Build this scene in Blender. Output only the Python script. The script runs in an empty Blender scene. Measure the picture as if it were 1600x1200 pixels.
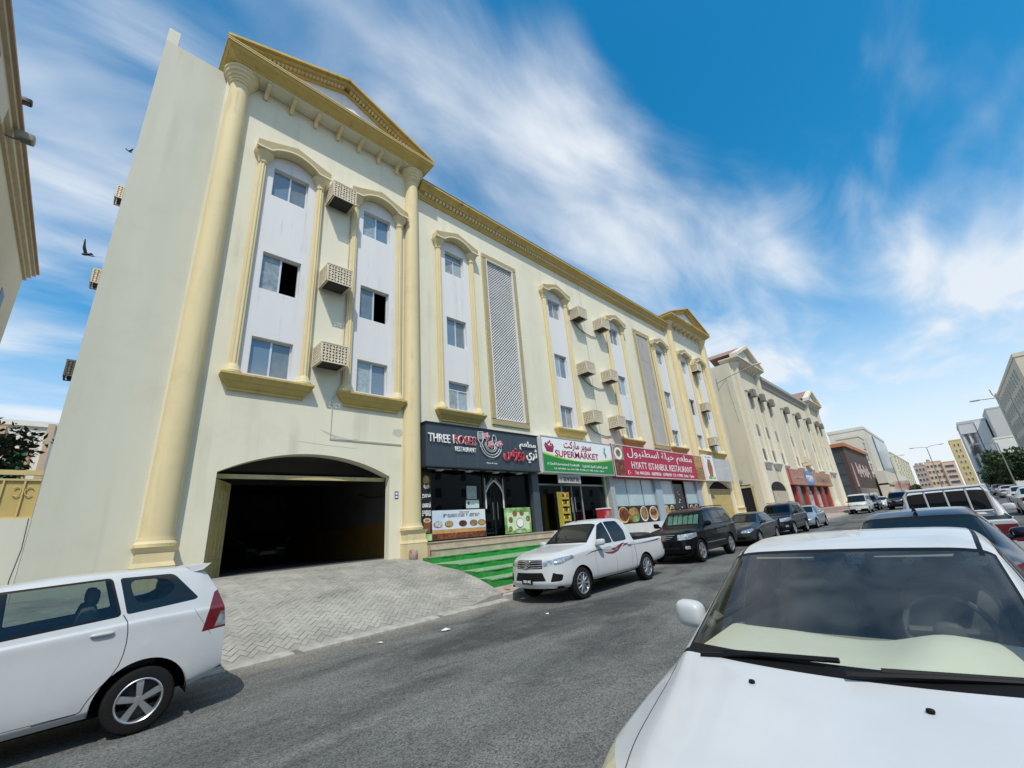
import bpy, bmesh, math, random
import numpy as np
from mathutils import Vector, Matrix
random.seed(7); RNG = np.random.default_rng(7)
SC = bpy.context.scene
COL = SC.collection
R = math.radians

# ------------------------------------------------------------------ camera
F_PX, YAW, PITCH, ROLL = 659.85, 0.775323, 0.333691, -0.083468
CAM_Z = 1.75
def set_camera():
    cy, sy, cp, sp = math.cos(YAW), math.sin(YAW), math.cos(PITCH), math.sin(PITCH)
    fwd = Vector((cy*cp, sy*cp, sp)); right = Vector((sy, -cy, 0)); up = right.cross(fwd)
    r2 = right*math.cos(ROLL) + up*math.sin(ROLL); u2 = up*math.cos(ROLL) - right*math.sin(ROLL)
    cam = bpy.data.cameras.new('camera'); o = bpy.data.objects.new('camera', cam); COL.objects.link(o)
    cam.sensor_width = 36.0; cam.lens = 36.0*F_PX/1600.0; cam.clip_start = 0.05; cam.clip_end = 6000
    m = Matrix((r2, u2, -fwd)).transposed().to_4x4(); m.translation = (0, 0, CAM_Z)
    o.matrix_world = m; SC.camera = o
set_camera()

# ------------------------------------------------------------------ sky and sun
LIGHT_DIR = Vector((0.36, 0.45, -0.817)).normalized()      # the way sunlight travels
SUN_EL = math.asin(-LIGHT_DIR.z)
SUN_AZ = math.atan2(-LIGHT_DIR.x, -LIGHT_DIR.y)           # from +Y towards +X
SKY_STRENGTH, SUN_STRENGTH, EXPOSURE = 0.10, 3.3, 0.13
def set_world():
    w = bpy.data.worlds.new('World'); SC.world = w; w.use_nodes = True
    nt = w.node_tree; N = nt.nodes; L = nt.links; N.clear()
    out = N.new('ShaderNodeOutputWorld'); bg = N.new('ShaderNodeBackground'); bg.inputs[1].default_value = SKY_STRENGTH
    sky = N.new('ShaderNodeTexSky'); sky.sky_type = 'NISHITA'; sky.sun_disc = False
    sky.sun_elevation = SUN_EL; sky.sun_rotation = SUN_AZ; sky.air_density = 1.0; sky.dust_density = 0.6; sky.ozone_density = 2.5
    tc = N.new('ShaderNodeTexCoord'); sep = N.new('ShaderNodeSeparateXYZ'); L.new(tc.outputs['Generated'], sep.inputs[0])
    def math_(op, a, b=None):
        n = N.new('ShaderNodeMath'); n.operation = op
        for i, v in ((0, a), (1, b)):
            if v is None: continue
            if hasattr(v, 'is_output'): L.new(v, n.inputs[i])
            else: n.inputs[i].default_value = v
        return n.outputs[0]
    zc = math_('MAXIMUM', math_('ADD', sep.outputs[2], 0.10), 0.02)
    cx = math_('DIVIDE', sep.outputs[0], zc); cyv = math_('DIVIDE', sep.outputs[1], zc)
    comb = N.new('ShaderNodeCombineXYZ'); L.new(cx, comb.inputs[0]); L.new(cyv, comb.inputs[1])
    def noise(rot, scale, loc, sc_, detail, rough, dist=0.0):
        mp = N.new('ShaderNodeMapping'); mp.inputs['Rotation'].default_value = (0, 0, R(rot)); mp.inputs['Scale'].default_value = scale; mp.inputs['Location'].default_value = loc
        L.new(comb.outputs[0], mp.inputs[0]); t = N.new('ShaderNodeTexNoise'); t.inputs['Scale'].default_value = sc_; t.inputs['Detail'].default_value = detail; t.inputs['Roughness'].default_value = rough; t.inputs['Distortion'].default_value = dist
        L.new(mp.outputs[0], t.inputs['Vector']); return t.outputs['Fac']
    def ramp(v, lo, hi):
        m = N.new('ShaderNodeMapRange'); m.interpolation_type = 'SMOOTHSTEP'; m.inputs[1].default_value = lo; m.inputs[2].default_value = hi; L.new(v, m.inputs[0]); return m.outputs[0]
    big = noise(CL_ROT, CL_SCALE, CL_LOC, 1.0, 4.0, 0.5, 0.3)
    fine = noise(CL_ROT2, (1.0, 2.4, 1.0), (3.1, 0.7, 0), 1.5, 9.0, 0.56, 0.5)
    mixv = math_('ADD', math_('MULTIPLY', big, CL_MIX), math_('MULTIPLY', fine, 1-CL_MIX))
    cov = ramp(mixv, CL_LO, CL_HI)
    soft = math_('MULTIPLY', cov, math_('ADD', math_('MULTIPLY', fine, 0.8), 0.44))
    # thicker veil towards the horizon, as seen through more of the cloud layer
    hz = N.new('ShaderNodeMapRange'); hz.inputs[1].default_value = 0.0; hz.inputs[2].default_value = 0.46; hz.inputs[3].default_value = 0.94; hz.inputs[4].default_value = 0.0; hz.interpolation_type = 'SMOOTHSTEP'
    L.new(sep.outputs[2], hz.inputs[0])
    above = ramp(sep.outputs[2], -0.02, 0.08)
    tot = math_('MINIMUM', math_('ADD', math_('MULTIPLY', soft, above), hz.outputs[0]), 0.94)
    mix = N.new('ShaderNodeMix'); mix.data_type = 'RGBA'; L.new(tot, mix.inputs[0]); 
    hs = N.new('ShaderNodeHueSaturation'); hs.inputs['Saturation'].default_value = SKY_SAT; hs.inputs['Value'].default_value = SKY_VAL; hs.inputs['Hue'].default_value = SKY_HUE; L.new(sky.outputs[0], hs.inputs['Color'])
    L.new(hs.outputs[0], mix.inputs[6]); mix.inputs[7].default_value = CLOUD_COL
    L.new(mix.outputs[2], bg.inputs[0]); L.new(bg.outputs[0], out.inputs[0])
CL_ROT, CL_SCALE, CL_LOC, CL_ROT2, CL_LO, CL_HI, CL_MIX = 140, (0.55, 1.3, 1.0), (4.31, 2.22, 0.0), 35, 0.43, 0.64, 0.76
SKY_SAT, SKY_VAL, SKY_HUE = 1.42, 1.80, 0.484
CLOUD_COL = (7.6, 8.1, 8.7, 1)
set_world()
sl = bpy.data.lights.new('sun', 'SUN'); sl.energy = SUN_STRENGTH; sl.angle = R(0.53); sl.color = (1.0, 0.94, 0.83)
so = bpy.data.objects.new('sun', sl); COL.objects.link(so); so.rotation_euler = LIGHT_DIR.to_track_quat('-Z', 'Y').to_euler(); so.location = (0, 0, 40)
vs = SC.view_settings; vs.view_transform = 'Standard'; vs.look = 'None'; vs.gamma = 1.0; vs.use_curve_mapping = False; vs.exposure = EXPOSURE
SC.cycles.max_bounces = 8; SC.cycles.transparent_max_bounces = 16; SC.cycles.use_denoising = True
SC.cycles.sample_clamp_indirect = 6.0

# ------------------------------------------------------------------ materials
MATS = {}
def mat(name, col=(.5, .5, .5), rough=.6, metal=0.0, var=0.0, vscale=3.0, bump=0.0, bscale=40.0, coat=0.0, emis=0.0, spec=0.5, stain=None, col2=None, streak=False, detail=6.0, drips=None):
    """procedural principled material; var: brightness variation, col2: second colour mixed by noise, bump: fine relief, stain: (colour, amount, scale)"""
    if name in MATS: return MATS[name]
    m = bpy.data.materials.new(name); m.use_nodes = True; nt = m.node_tree; N = nt.nodes; L = nt.links
    b = N['Principled BSDF']; b.inputs['Base Color'].default_value = (*col, 1); b.inputs['Roughness'].default_value = rough; b.inputs['Metallic'].default_value = metal
    b.inputs['Coat Weight'].default_value = coat; b.inputs['Coat Roughness'].default_value = 0.04; b.inputs['Specular IOR Level'].default_value = spec
    if emis: b.inputs['Emission Color'].default_value = (*col, 1); b.inputs['Emission Strength'].default_value = emis
    tc = None
    def coords(scale=(1, 1, 1)):
        nonlocal tc
        if tc is None: tc = N.new('ShaderNodeTexCoord')
        if scale == (1, 1, 1): return tc.outputs['Object']
        mp = N.new('ShaderNodeMapping'); mp.inputs['Scale'].default_value = scale; L.new(tc.outputs['Object'], mp.inputs[0]); return mp.outputs[0]
    def noise(sc_, det=detail, rg=.6, scale=(1, 1, 1)):
        t = N.new('ShaderNodeTexNoise'); t.inputs['Scale'].default_value = sc_; t.inputs['Detail'].default_value = det; t.inputs['Roughness'].default_value = rg
        L.new(coords(scale), t.inputs['Vector']); return t.outputs['Fac']
    cur = None
    def mixc(fac, a, bcol, mode='MIX'):
        x = N.new('ShaderNodeMix'); x.data_type = 'RGBA'; x.blend_type = mode
        if hasattr(fac, 'is_output'): L.new(fac, x.inputs[0])
        else: x.inputs[0].default_value = fac
        for i, v in ((6, a), (7, bcol)):
            if hasattr(v, 'is_output'): L.new(v, x.inputs[i])
            else: x.inputs[i].default_value = (*v, 1)
        return x.outputs[2]
    def rng(v, a, b_, c=0.0, d=1.0):
        x = N.new('ShaderNodeMapRange'); x.inputs[1].default_value = a; x.inputs[2].default_value = b_; x.inputs[3].default_value = c; x.inputs[4].default_value = d; L.new(v, x.inputs[0]); return x.outputs[0]
    cur = col
    if col2 is not None: cur = mixc(rng(noise(vscale), .35, .65), col, col2)
    if var:
        n = noise(vscale, scale=(1, 1, .12) if streak else (1, 1, 1))
        k = rng(n, .3, .7, 1-var, 1+var); cb = N.new('ShaderNodeCombineXYZ')
        for i in range(3): L.new(k, cb.inputs[i])
        cur = mixc(1.0, cur, cb.outputs[0], 'MULTIPLY')
        rr = rng(n, .3, .7, min(1, rough*1.15), rough*.85); L.new(rr, b.inputs['Roughness'])
    if stain:
        sc_, am, ss = stain; cur = mixc(rng(noise(ss, 8, .7), .52, .75, 0, am), cur, sc_)
    if drips:
        sc_, am, ss = drips; d1 = rng(noise(ss, 5, .55, (1, 1, .05)), .54, .74, 0, 1); d2 = rng(noise(ss*.22, 3, .5), .42, .62, 0, am); mm = N.new('ShaderNodeMath'); mm.operation = 'MULTIPLY'; L.new(d1, mm.inputs[0]); L.new(d2, mm.inputs[1]); cur = mixc(mm.outputs[0], cur, sc_)
    if hasattr(cur, 'is_output'): L.new(cur, b.inputs['Base Color'])
    if bump:
        bn = N.new('ShaderNodeBump'); bn.inputs['Strength'].default_value = min(1, bump); bn.inputs['Distance'].default_value = 0.02; L.new(noise(bscale, 4), bn.inputs['Height']); L.new(bn.outputs[0], b.inputs['Normal'])
    MATS[name] = m; return m
def glass_mat(name, tint=(.8, .85, .83), dust=0.0):
    if name in MATS: return MATS[name]
    m = bpy.data.materials.new(name); m.use_nodes = True; nt = m.node_tree; N = nt.nodes; L = nt.links; N.clear()
    o = N.new('ShaderNodeOutputMaterial'); tr = N.new('ShaderNodeBsdfTransparent'); tr.inputs[0].default_value = (*tint, 1)
    gl = N.new('ShaderNodeBsdfGlossy'); gl.inputs['Roughness'].default_value = 0.02; gl.inputs[0].default_value = (.9, .95, 1, 1)
    fr = N.new('ShaderNodeFresnel'); fr.inputs[0].default_value = 1.5; mx = N.new('ShaderNodeMixShader')
    L.new(fr.outputs[0], mx.inputs[0]); L.new(tr.outputs[0], mx.inputs[1]); L.new(gl.outputs[0], mx.inputs[2]); L.new(mx.outputs[0], o.inputs[0])
    if dust:                                                  # dried dust film, patchy
        tc = N.new('ShaderNodeTexCoord'); n = N.new('ShaderNodeTexNoise'); n.inputs['Scale'].default_value = 2.6; n.inputs['Detail'].default_value = 7; n.inputs['Distortion'].default_value = 1.2; L.new(tc.outputs['Object'], n.inputs['Vector'])
        r = N.new('ShaderNodeMapRange'); r.inputs[1].default_value = .38; r.inputs[2].default_value = .70; r.inputs[3].default_value = dust*.25; r.inputs[4].default_value = dust; L.new(n.outputs['Fac'], r.inputs[0])
        df = N.new('ShaderNodeBsdfDiffuse'); df.inputs[0].default_value = (.55, .58, .56, 1); m2 = N.new('ShaderNodeMixShader'); L.new(r.outputs[0], m2.inputs[0]); L.new(mx.outputs[0], m2.inputs[1]); L.new(df.outputs[0], m2.inputs[2]); L.new(m2.outputs[0], o.inputs[0])
    MATS[name] = m; return m

# ------------------------------------------------------------------ mesh helpers
def link(name, me, parent=None, loc=None):
    o = bpy.data.objects.new(name, me); COL.objects.link(o)
    if parent is not None: o.parent = parent
    if loc is not None: o.location = loc
    return o
def tag(o, label=None, cat=None, group=None, kind=None):
    if label: o['label'] = label
    if cat: o['category'] = cat
    if group: o['group'] = group
    if kind: o['kind'] = kind
    return o
def empty(name, loc=(0, 0, 0), rz=0.0, parent=None):
    o = bpy.data.objects.new(name, None); COL.objects.link(o); o.location = loc; o.rotation_euler = (0, 0, rz); o.empty_display_size = .1
    if parent is not None: o.parent = parent
    return o
def make_mesh(name, V, Fc, mats, idx=None, smooth=False, sharp=None):
    me = bpy.data.meshes.new(name); me.from_pydata([tuple(map(float, v)) for v in V], [], Fc)
    for m in (mats if isinstance(mats, (list, tuple)) else [mats]): me.materials.append(m)
    if idx is not None: me.polygons.foreach_set('material_index', idx)
    if smooth:
        me.polygons.foreach_set('use_smooth', [True]*len(me.polygons))
        me.update()
        me.set_sharp_from_angle(angle=R(sharp or 35))
    me.update(); return me
class MB:
    """collects shapes, then builds them as one mesh"""
    def __init__(s): s.V = []; s.F = []; s.I = []; s.mi = 0
    def add(s, V, Fc):
        n = len(s.V); s.V += [tuple(v) for v in V]; s.F += [tuple(i+n for i in f) for f in Fc]; s.I += [s.mi]*len(Fc); return s
    def box(s, x0, x1, y0, y1, z0, z1):
        if x0 > x1: x0, x1 = x1, x0
        if y0 > y1: y0, y1 = y1, y0
        if z0 > z1: z0, z1 = z1, z0
        V = [(x, y, z) for z in (z0, z1) for y in (y0, y1) for x in (x0, x1)]
        return s.add(V, [(0, 2, 3, 1), (4, 5, 7, 6), (0, 1, 5, 4), (2, 6, 7, 3), (0, 4, 6, 2), (1, 3, 7, 5)])
    def prism(s, poly, a, b, axis='y'):
        """poly (2D, any order) swept from a to b along axis. axis y: poly is (x,z); x: (y,z); z: (x,y)"""
        n = len(poly)
        def P(p, t): return (p[0], t, p[1]) if axis == 'y' else ((t, p[0], p[1]) if axis == 'x' else (p[0], p[1], t))
        V = [P(p, a) for p in poly]+[P(p, b) for p in poly]
        Fc = [tuple(range(n)), tuple(range(2*n-1, n-1, -1))]+[(i, (i+1) % n, n+(i+1) % n, n+i) for i in range(n)]
        return s.add(V, Fc)
    def lathe(s, prof, c=(0, 0, 0), n=24, axis='z', cap=True, a0=0.0, a1=2*math.pi):
        """prof: (radius, height) list"""
        full = abs(a1-a0-2*math.pi) < 1e-6; k = n if full else n+1; V = []; Fc = []
        for r, h in prof:
            for i in range(k):
                t = a0+(a1-a0)*i/n; u, v = r*math.cos(t), r*math.sin(t)
                V.append((c[0]+u, c[1]+v, c[2]+h) if axis == 'z' else ((c[0]+u, c[1]+h, c[2]+v) if axis == 'y' else (c[0]+h, c[1]+u, c[2]+v)))
        for j in range(len(prof)-1):
            for i in range(n):
                i2 = (i+1) % k if full else i+1
                Fc.append((j*k+i, j*k+i2, (j+1)*k+i2, (j+1)*k+i))
        if cap and full: Fc += [tuple(range(k-1, -1, -1)), tuple(range((len(prof)-1)*k, len(prof)*k))]
        return s.add(V, Fc)
    def tube(s, pts, r, n=8):
        pts = [Vector(p) for p in pts]; V = []; Fc = []; up0 = Vector((0, 0, 1))
        for i, p in enumerate(pts):
            d = (pts[min(i+1, len(pts)-1)]-pts[max(i-1, 0)]).normalized(); u = d.cross(up0 if abs(d.z) < .95 else Vector((1, 0, 0))).normalized(); v = d.cross(u)
            rr = r[i] if isinstance(r, (list, tuple)) else r
            for k in range(n): t = 2*math.pi*k/n; V.append(p+(u*math.cos(t)+v*math.sin(t))*rr)
        for i in range(len(pts)-1):
            for k in range(n): Fc.append((i*n+k, i*n+(k+1) % n, (i+1)*n+(k+1) % n, (i+1)*n+k))
        Fc += [tuple(range(n-1, -1, -1)), tuple(range((len(pts)-1)*n, len(pts)*n))]
        return s.add(V, Fc)
    def sweep(s, prof, path, closed=False):
        """prof: (outward, up) 2D list; path: list of (point, outward vector, up vector)"""
        n = len(prof); V = []; Fc = []; m = len(path)
        for p, o, u in path:
            p = Vector(p); o = Vector(o); u = Vector(u)
            V += [p+o*a+u*b for a, b in prof]
        for i in range(m-1 if not closed else m):
            for k in range(n): a, b = i*n, ((i+1) % m)*n; Fc.append((a+k, a+(k+1) % n, b+(k+1) % n, b+k))
        if not closed: Fc += [tuple(range(n-1, -1, -1)), tuple(range((m-1)*n, m*n))]
        return s.add(V, Fc)
    def build(s, name, mats, parent=None, smooth=False, sharp=None, fix=True):
        me = bpy.data.meshes.new(name); me.from_pydata([tuple(map(float, v)) for v in s.V], [], s.F)
        for m in (mats if isinstance(mats, (list, tuple)) else [mats]): me.materials.append(m)
        me.polygons.foreach_set('material_index', s.I)
        if fix:
            bm = bmesh.new(); bm.from_mesh(me); bmesh.ops.recalc_face_normals(bm, faces=bm.faces); bm.to_mesh(me); bm.free()
        if smooth:
            me.polygons.foreach_set('use_smooth', [True]*len(me.polygons)); me.update(); me.set_sharp_from_angle(angle=R(sharp or 35))
        me.update(); return link(name, me, parent)
def copy_tree(o, parent=None):
    c = o.copy(); COL.objects.link(c); c.parent = parent
    for ch in list(o.children): copy_tree(ch, c)
    return c
def gz(x): return 0.01*min(max(x, -40.0), 150.0)           # the street climbs gently away from the camera
def lettering(name, body, mtl, parent, loc, size, width=None, height=None, thick=.01, bold=0.0, rot=(math.pi/2, 0, 0), align='LEFT', spacing=1.0):
    """text converted to a solid mesh; scaled to the given width and height"""
    cu = bpy.data.curves.new(name, 'FONT'); cu.body = body; cu.size = size; cu.extrude = thick/2; cu.offset = bold; cu.resolution_u = 3; cu.space_character = spacing
    t = bpy.data.objects.new(name, cu); COL.objects.link(t)
    dg = bpy.context.evaluated_depsgraph_get(); dg.update(); me = bpy.data.meshes.new_from_object(t.evaluated_get(dg)); COL.objects.unlink(t); bpy.data.objects.remove(t)
    n = len(me.vertices); co = np.empty(n*3, np.float32); me.vertices.foreach_get('co', co); co = co.reshape(-1, 3)
    lo, hi = co.min(0), co.max(0); co[:, 0] -= lo[0]; co[:, 1] -= lo[1]
    if width: co[:, 0] *= width/(hi[0]-lo[0])
    if height: co[:, 1] *= height/(hi[1]-lo[1])
    if align == 'CENTER': co[:, 0] -= co[:, 0].max()/2
    me.vertices.foreach_set('co', co.ravel()); me.materials.clear(); me.materials.append(mtl); me.update()
    me.name = name; o = link(name, me, parent, loc); o.rotation_euler = rot; return o

# ------------------------------------------------------------------ cars
def curve(tab, xs, sig):
    """piecewise linear table, rounded with a gaussian of width sig"""
    tx = [p[0] for p in tab]; tv = [p[1] for p in tab]
    if sig <= 0: return np.interp(xs, tx, tv)
    st = 0.01; xf = np.arange(tx[0]-.6, tx[-1]+.6, st); v = np.interp(xf, tx, tv)
    lo = xf < tx[0]; hi = xf > tx[-1]
    s0 = (tv[1]-tv[0])/(tx[1]-tx[0]+1e-9); s1 = (tv[-1]-tv[-2])/(tx[-1]-tx[-2]+1e-9)
    v[lo] = tv[0]+s0*(xf[lo]-tx[0]); v[hi] = tv[-1]+s1*(xf[hi]-tx[-1])
    k = np.exp(-.5*(np.arange(-.3, .301, st)/sig)**2); k /= k.sum()
    return np.interp(xs, xf, np.convolve(np.pad(v, 30, mode='edge'), k, mode='valid'))
def catmull(P, m):
    """P: (n,2) -> dense samples with m per segment"""
    P = np.asarray(P, float); Q = np.vstack([2*P[0]-P[1], P, 2*P[-1]-P[-2]]); out = []
    for i in range(1, len(Q)-2):
        p0, p1, p2, p3 = Q[i-1:i+3]
        d1 = max(np.linalg.norm(p2-p1), 1e-6); d0 = max(np.linalg.norm(p1-p0), 1e-6); d2 = max(np.linalg.norm(p3-p2), 1e-6)
        m1 = (p2-p0)/(d0+d1)*d1; m2 = (p3-p1)/(d1+d2)*d1
        for t in np.arange(m)/m:
            out.append((2*t**3-3*t*t+1)*p1+(t**3-2*t*t+t)*m1+(-2*t**3+3*t*t)*p2+(t**3-t*t)*m2)
    out.append(P[-1]); return np.array(out)
SEG = 5
def car_shell(sp, step):
    L = sp['L']; ks = sorted(set([0.0, L]+[round(x, 3) for x in sp.get('lines', [])]))
    xs = []
    for a, b in zip(ks[:-1], ks[1:]):
        n = max(1, int(round((b-a)/step))); xs += list(a+(b-a)*np.arange(n)/n)
    xs = np.array(xs+[L])
    C = {k: curve(sp[k], xs, sp.get('sig', {}).get(k, .05)) for k in ('ZR', 'ZB', 'W', 'YR', 'ZS', 'BOW')}
    rows = []
    for i, x in enumerate(xs):
        w, zs, zb, yr, zr, bow = (C[k][i] for k in ('W', 'ZS', 'ZB', 'YR', 'ZR', 'BOW'))
        zr = max(zr, zb+.012); rail = zb+(zr-zb)*sp.get('rail', .88); yr = min(yr, w*.93)
        fl = sp.get('flank', .012)
        P = [(w*.90, zs), (w*.972, zs+.07), (w, zs+.42*(zb-zs)), (w-fl, zb-.13), (w-fl*1.5, zb-.035), (w*.955, zb),
             ((w*.95+yr)/2+.02*min(1, (zr-zb)*2.5), (zb+rail)/2), (yr, rail), (yr*.90, zr-.32*(zr-rail)), (yr*.5, zr-.06*(zr-rail)), (0, zr)]
        S = catmull(P, SEG); S[-1, 0] = 0; S[:, 0] = np.maximum(S[:, 0], 0)
        rows.append(np.column_stack([np.full(len(S), x), S]))
    G = np.array(rows)                                        # (nx, nv, 3) half shell y>=0
    wmax = max(p[1] for p in sp['W'])
    def warp(p):
        x, y, z = p[..., 0].copy(), p[..., 1], p[..., 2]
        b = np.interp(x, xs, C['BOW']); q = x+b*(y/wmax)**2
        ff = np.clip(1-x/.55, 0, 1)**1.5; fr = np.clip(1-(L-x)/.55, 0, 1)**1.5
        q = q+ff*np.interp(z, *zip(*sp['PF']))+fr*np.interp(z, *zip(*sp['PR']))
        p = p.copy(); p[..., 0] = q; return p
    bm = bmesh.new(); nx, nv = G.shape[:2]; Gw = warp(G)
    reg = bm.faces.layers.int.new('reg'); iu = bm.faces.layers.int.new('iu'); iv = bm.faces.layers.int.new('iv')
    for sgn in (1, -1):
        vv = [[bm.verts.new((Gw[i, j, 0], sgn*Gw[i, j, 1], Gw[i, j, 2])) for j in range(nv)] for i in range(nx)]
        for i in range(nx-1):
            for j in range(nv-1):
                q = [vv[i][j], vv[i+1][j], vv[i+1][j+1], vv[i][j+1]]
                f = bm.faces.new(q if sgn < 0 else q[::-1]); f[iu] = i; f[iv] = j
        for end in (0, nx-1):
            T = np.linspace(1, 0, 11); cap = []
            for t in T:
                p = G[end].copy(); p[:, 1] *= t; p = warp(p); cap.append([bm.verts.new((q[0], sgn*q[1], q[2])) for q in p])
            for a in range(10):
                for j in range(nv-1):
                    q = [cap[a][j], cap[a+1][j], cap[a+1][j+1], cap[a][j+1]]
                    try:
                        f = bm.faces.new(q); f[iu] = -1 if end == 0 else -2; f[iv] = j
                    except ValueError: pass
    bmesh.ops.remove_doubles(bm, verts=bm.verts, dist=0.0008)
    bmesh.ops.dissolve_degenerate(bm, edges=bm.edges, dist=0.0004)
    bmesh.ops.recalc_face_normals(bm, faces=bm.faces)
    return bm, xs
def rounded(poly, r, n=4):
    """convex polygon with rounded corners"""
    out = []; m = len(poly)
    for i in range(m):
        p = np.array(poly[i], float); a = np.array(poly[i-1], float); b = np.array(poly[(i+1) % m], float)
        rr = r[i] if isinstance(r, (list, tuple)) else r
        da = (a-p); db = (b-p); la = np.linalg.norm(da); lb = np.linalg.norm(db); k = min(rr, la*.45, lb*.45)
        if k < .004: out.append(tuple(p)); continue
        p0 = p+da/la*k; p1 = p+db/lb*k
        for t in np.linspace(0, 1, n+1): out.append(tuple((1-t)**2*p0+2*t*(1-t)*p+t*t*p1))
    return out
def grow(poly, d):
    c = np.mean(np.array(poly), 0); P = np.array(poly, float); n = len(P); area = .5*sum(P[i][0]*P[(i+1) % n][1]-P[(i+1) % n][0]*P[i][1] for i in range(n)); s = 1 if area > 0 else -1
    out = []
    for i in range(n):
        e0 = P[i]-P[i-1]; e1 = P[(i+1) % n]-P[i]
        n0 = s*np.array([e0[1], -e0[0]])/(np.linalg.norm(e0)+1e-9); n1 = s*np.array([e1[1], -e1[0]])/(np.linalg.norm(e1)+1e-9)
        b = n0+n1; b /= max(np.dot(b, n0), .35) if np.linalg.norm(b) > 1e-6 else 1
        out.append(tuple(P[i]+b*d))
    return out
def cut(bm, faces, poly, axis):
    """split the faces along a convex polygon seen along axis; returns the faces inside"""
    ax = {'y': (0, 2), 'x': (1, 2), 'z': (0, 1)}[axis]
    P = [np.array(p, float) for p in poly]; n = len(P)
    area = sum(P[i][0]*P[(i+1) % n][1]-P[(i+1) % n][0]*P[i][1] for i in range(n)); s = 1 if area > 0 else -1
    lo = np.min(P, 0)-.001; hi = np.max(P, 0)+.001
    def near(f):
        a = [v.co[ax[0]] for v in f.verts]; b = [v.co[ax[1]] for v in f.verts]
        return max(a) > lo[0] and min(a) < hi[0] and max(b) > lo[1] and min(b) < hi[1]
    cur = [f for f in faces if f.is_valid and near(f)]
    for i in range(n):
        if not cur: return []
        a, b = P[i], P[(i+1) % n]; e = b-a
        if np.linalg.norm(e) < 1e-5: continue
        nrm2 = s*np.array([e[1], -e[0]])/np.linalg.norm(e)
        no = Vector((0, 0, 0)); no[ax[0]] = nrm2[0]; no[ax[1]] = nrm2[1]; co = Vector((0, 0, 0)); co[ax[0]] = a[0]; co[ax[1]] = a[1]
        es = set(); vs_ = set()
        for f in cur: es.update(f.edges); vs_.update(f.verts)
        r = bmesh.ops.bisect_plane(bm, geom=cur+list(es)+list(vs_), dist=1e-5, plane_co=co, plane_no=no)
        cur = [f for f in r['geom'] if isinstance(f, bmesh.types.BMFace) and (f.calc_center_median()-co).dot(no) < 0]
    return cur
def circle_poly(cx, cz, r, n=28, squash=1.0):
    return [(cx+r*math.cos(2*math.pi*i/n), cz+r*math.sin(2*math.pi*i/n)*squash) for i in range(n)]

PAINT = {}
def paint(name, col, rough=.3, metal=0.0, coat=1.0, dirt=.06, spec=.5):
    return mat('paint_'+name, col, rough, metal, var=dirt, vscale=2.5, coat=coat, spec=spec)
def car_mats():
    return dict(glass=mat('car_glass_dark', (.008, .012, .013), .04, spec=.5), trim=mat('car_trim_black', (.008, .008, .009), .5, spec=.15), seam=mat('car_seam', (.02, .02, .02), .8),
                lamp=mat('headlamp_clear', (.40, .43, .45), .10, metal=.55, var=.55, vscale=14, coat=1.0), red=mat('tail_lamp_red', (.13, .004, .008), .15, coat=1.0), chrome=mat('chrome', (.75, .76, .78), .12, metal=1.0),
                tyre=mat('tyre_rubber', (.013, .013, .013), .9, bump=.3, bscale=60, spec=.15), alloy=mat('alloy_silver', (.55, .56, .57), .3, metal=.85), plate=mat('plate_white', (.75, .75, .74), .5), dark=mat('under_dark', (.006, .006, .006), .95, spec=.05),
                clear=glass_mat('car_glass_clear', (.55, .62, .60)), screen=glass_mat('windscreen_dusty', (.82, .88, .85), dust=.075), fabric=mat('seat_grey_fabric', (.16, .16, .155), .95), orange=mat('indicator_orange', (.6, .2, .03), .25, coat=1))
def wheel_parts(style, r, wdt, parent, name='wheel'):
    M_ = car_mats(); w = empty(name, parent=parent)
    t = MB(); h = wdt/2; rr = r*(.66 if style != 'steel' else .62)
    t.lathe([(rr*1.0, -h*.92), (r*.90, -h), (r*.97, -h*.86), (r, -h*.6), (r, h*.6), (r*.97, h*.86), (r*.90, h), (rr*1.0, h*.92), (rr*.97, 0), (rr, -h*.92)], n=36, axis='y', cap=False)
    t.build('tyre', M_['tyre'], w, smooth=True, sharp=40)
    m = MB(); y = -h*.80
    m.lathe([(rr*1.01, -h*.95), (rr*.97, -h*1.0), (rr*.93, -h*.93), (rr*.90, -h*.2), (rr*.90, h*.5)], n=36, axis='y', cap=False)
    n = {'five': 5, 'six': 6, 'ten': 10, 'multi': 8, 'steel': 0}[style]
    m.lathe([(rr*.23, -h*.84), (rr*.20, -h*.93), (rr*.05, -h*.97), (.001, -h*.97)], n=18, axis='y', cap=False)
    for i in range(n):
        a = 2*math.pi*i/n+.3; ca, sa = math.cos(a), math.sin(a); wi, wo = {'five': (.30, .42), 'six': (.26, .36), 'ten': (.13, .17), 'multi': (.15, .22)}[style]
        if style == 'five': wi, wo = .22, .34
        def pt(rad, off, yy): return (ca*rad*rr-sa*off*rr, yy, sa*rad*rr+ca*off*rr)
        V = [pt(.12, -wi/2, -h*.90), pt(.12, wi/2, -h*.90), pt(.95, wo/2, -h*.78), pt(.95, -wo/2, -h*.78), pt(.12, -wi/2, -h*.45), pt(.12, wi/2, -h*.45), pt(.95, wo/2, -h*.45), pt(.95, -wo/2, -h*.45), pt(.5, 0, -h*.99)]
        m.add(V, [(0, 1, 8), (1, 2, 8), (2, 3, 8), (3, 0, 8), (0, 4, 5, 1), (1, 5, 6, 2), (2, 6, 7, 3), (3, 7, 4, 0), (4, 7, 6, 5)])
    m.build('rim', M_['alloy'], w, smooth=True, sharp=30)
    d = MB(); d.lathe([(rr*.92, h*.1), (rr*.5, h*.05), (rr*.12, -h*.3), (.001, -h*.3)], n=20, axis='y', cap=False); d.build('brake_disc', mat('brake_dark', (.05, .048, .045), .6, metal=.4), w, smooth=True)
    return w
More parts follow.
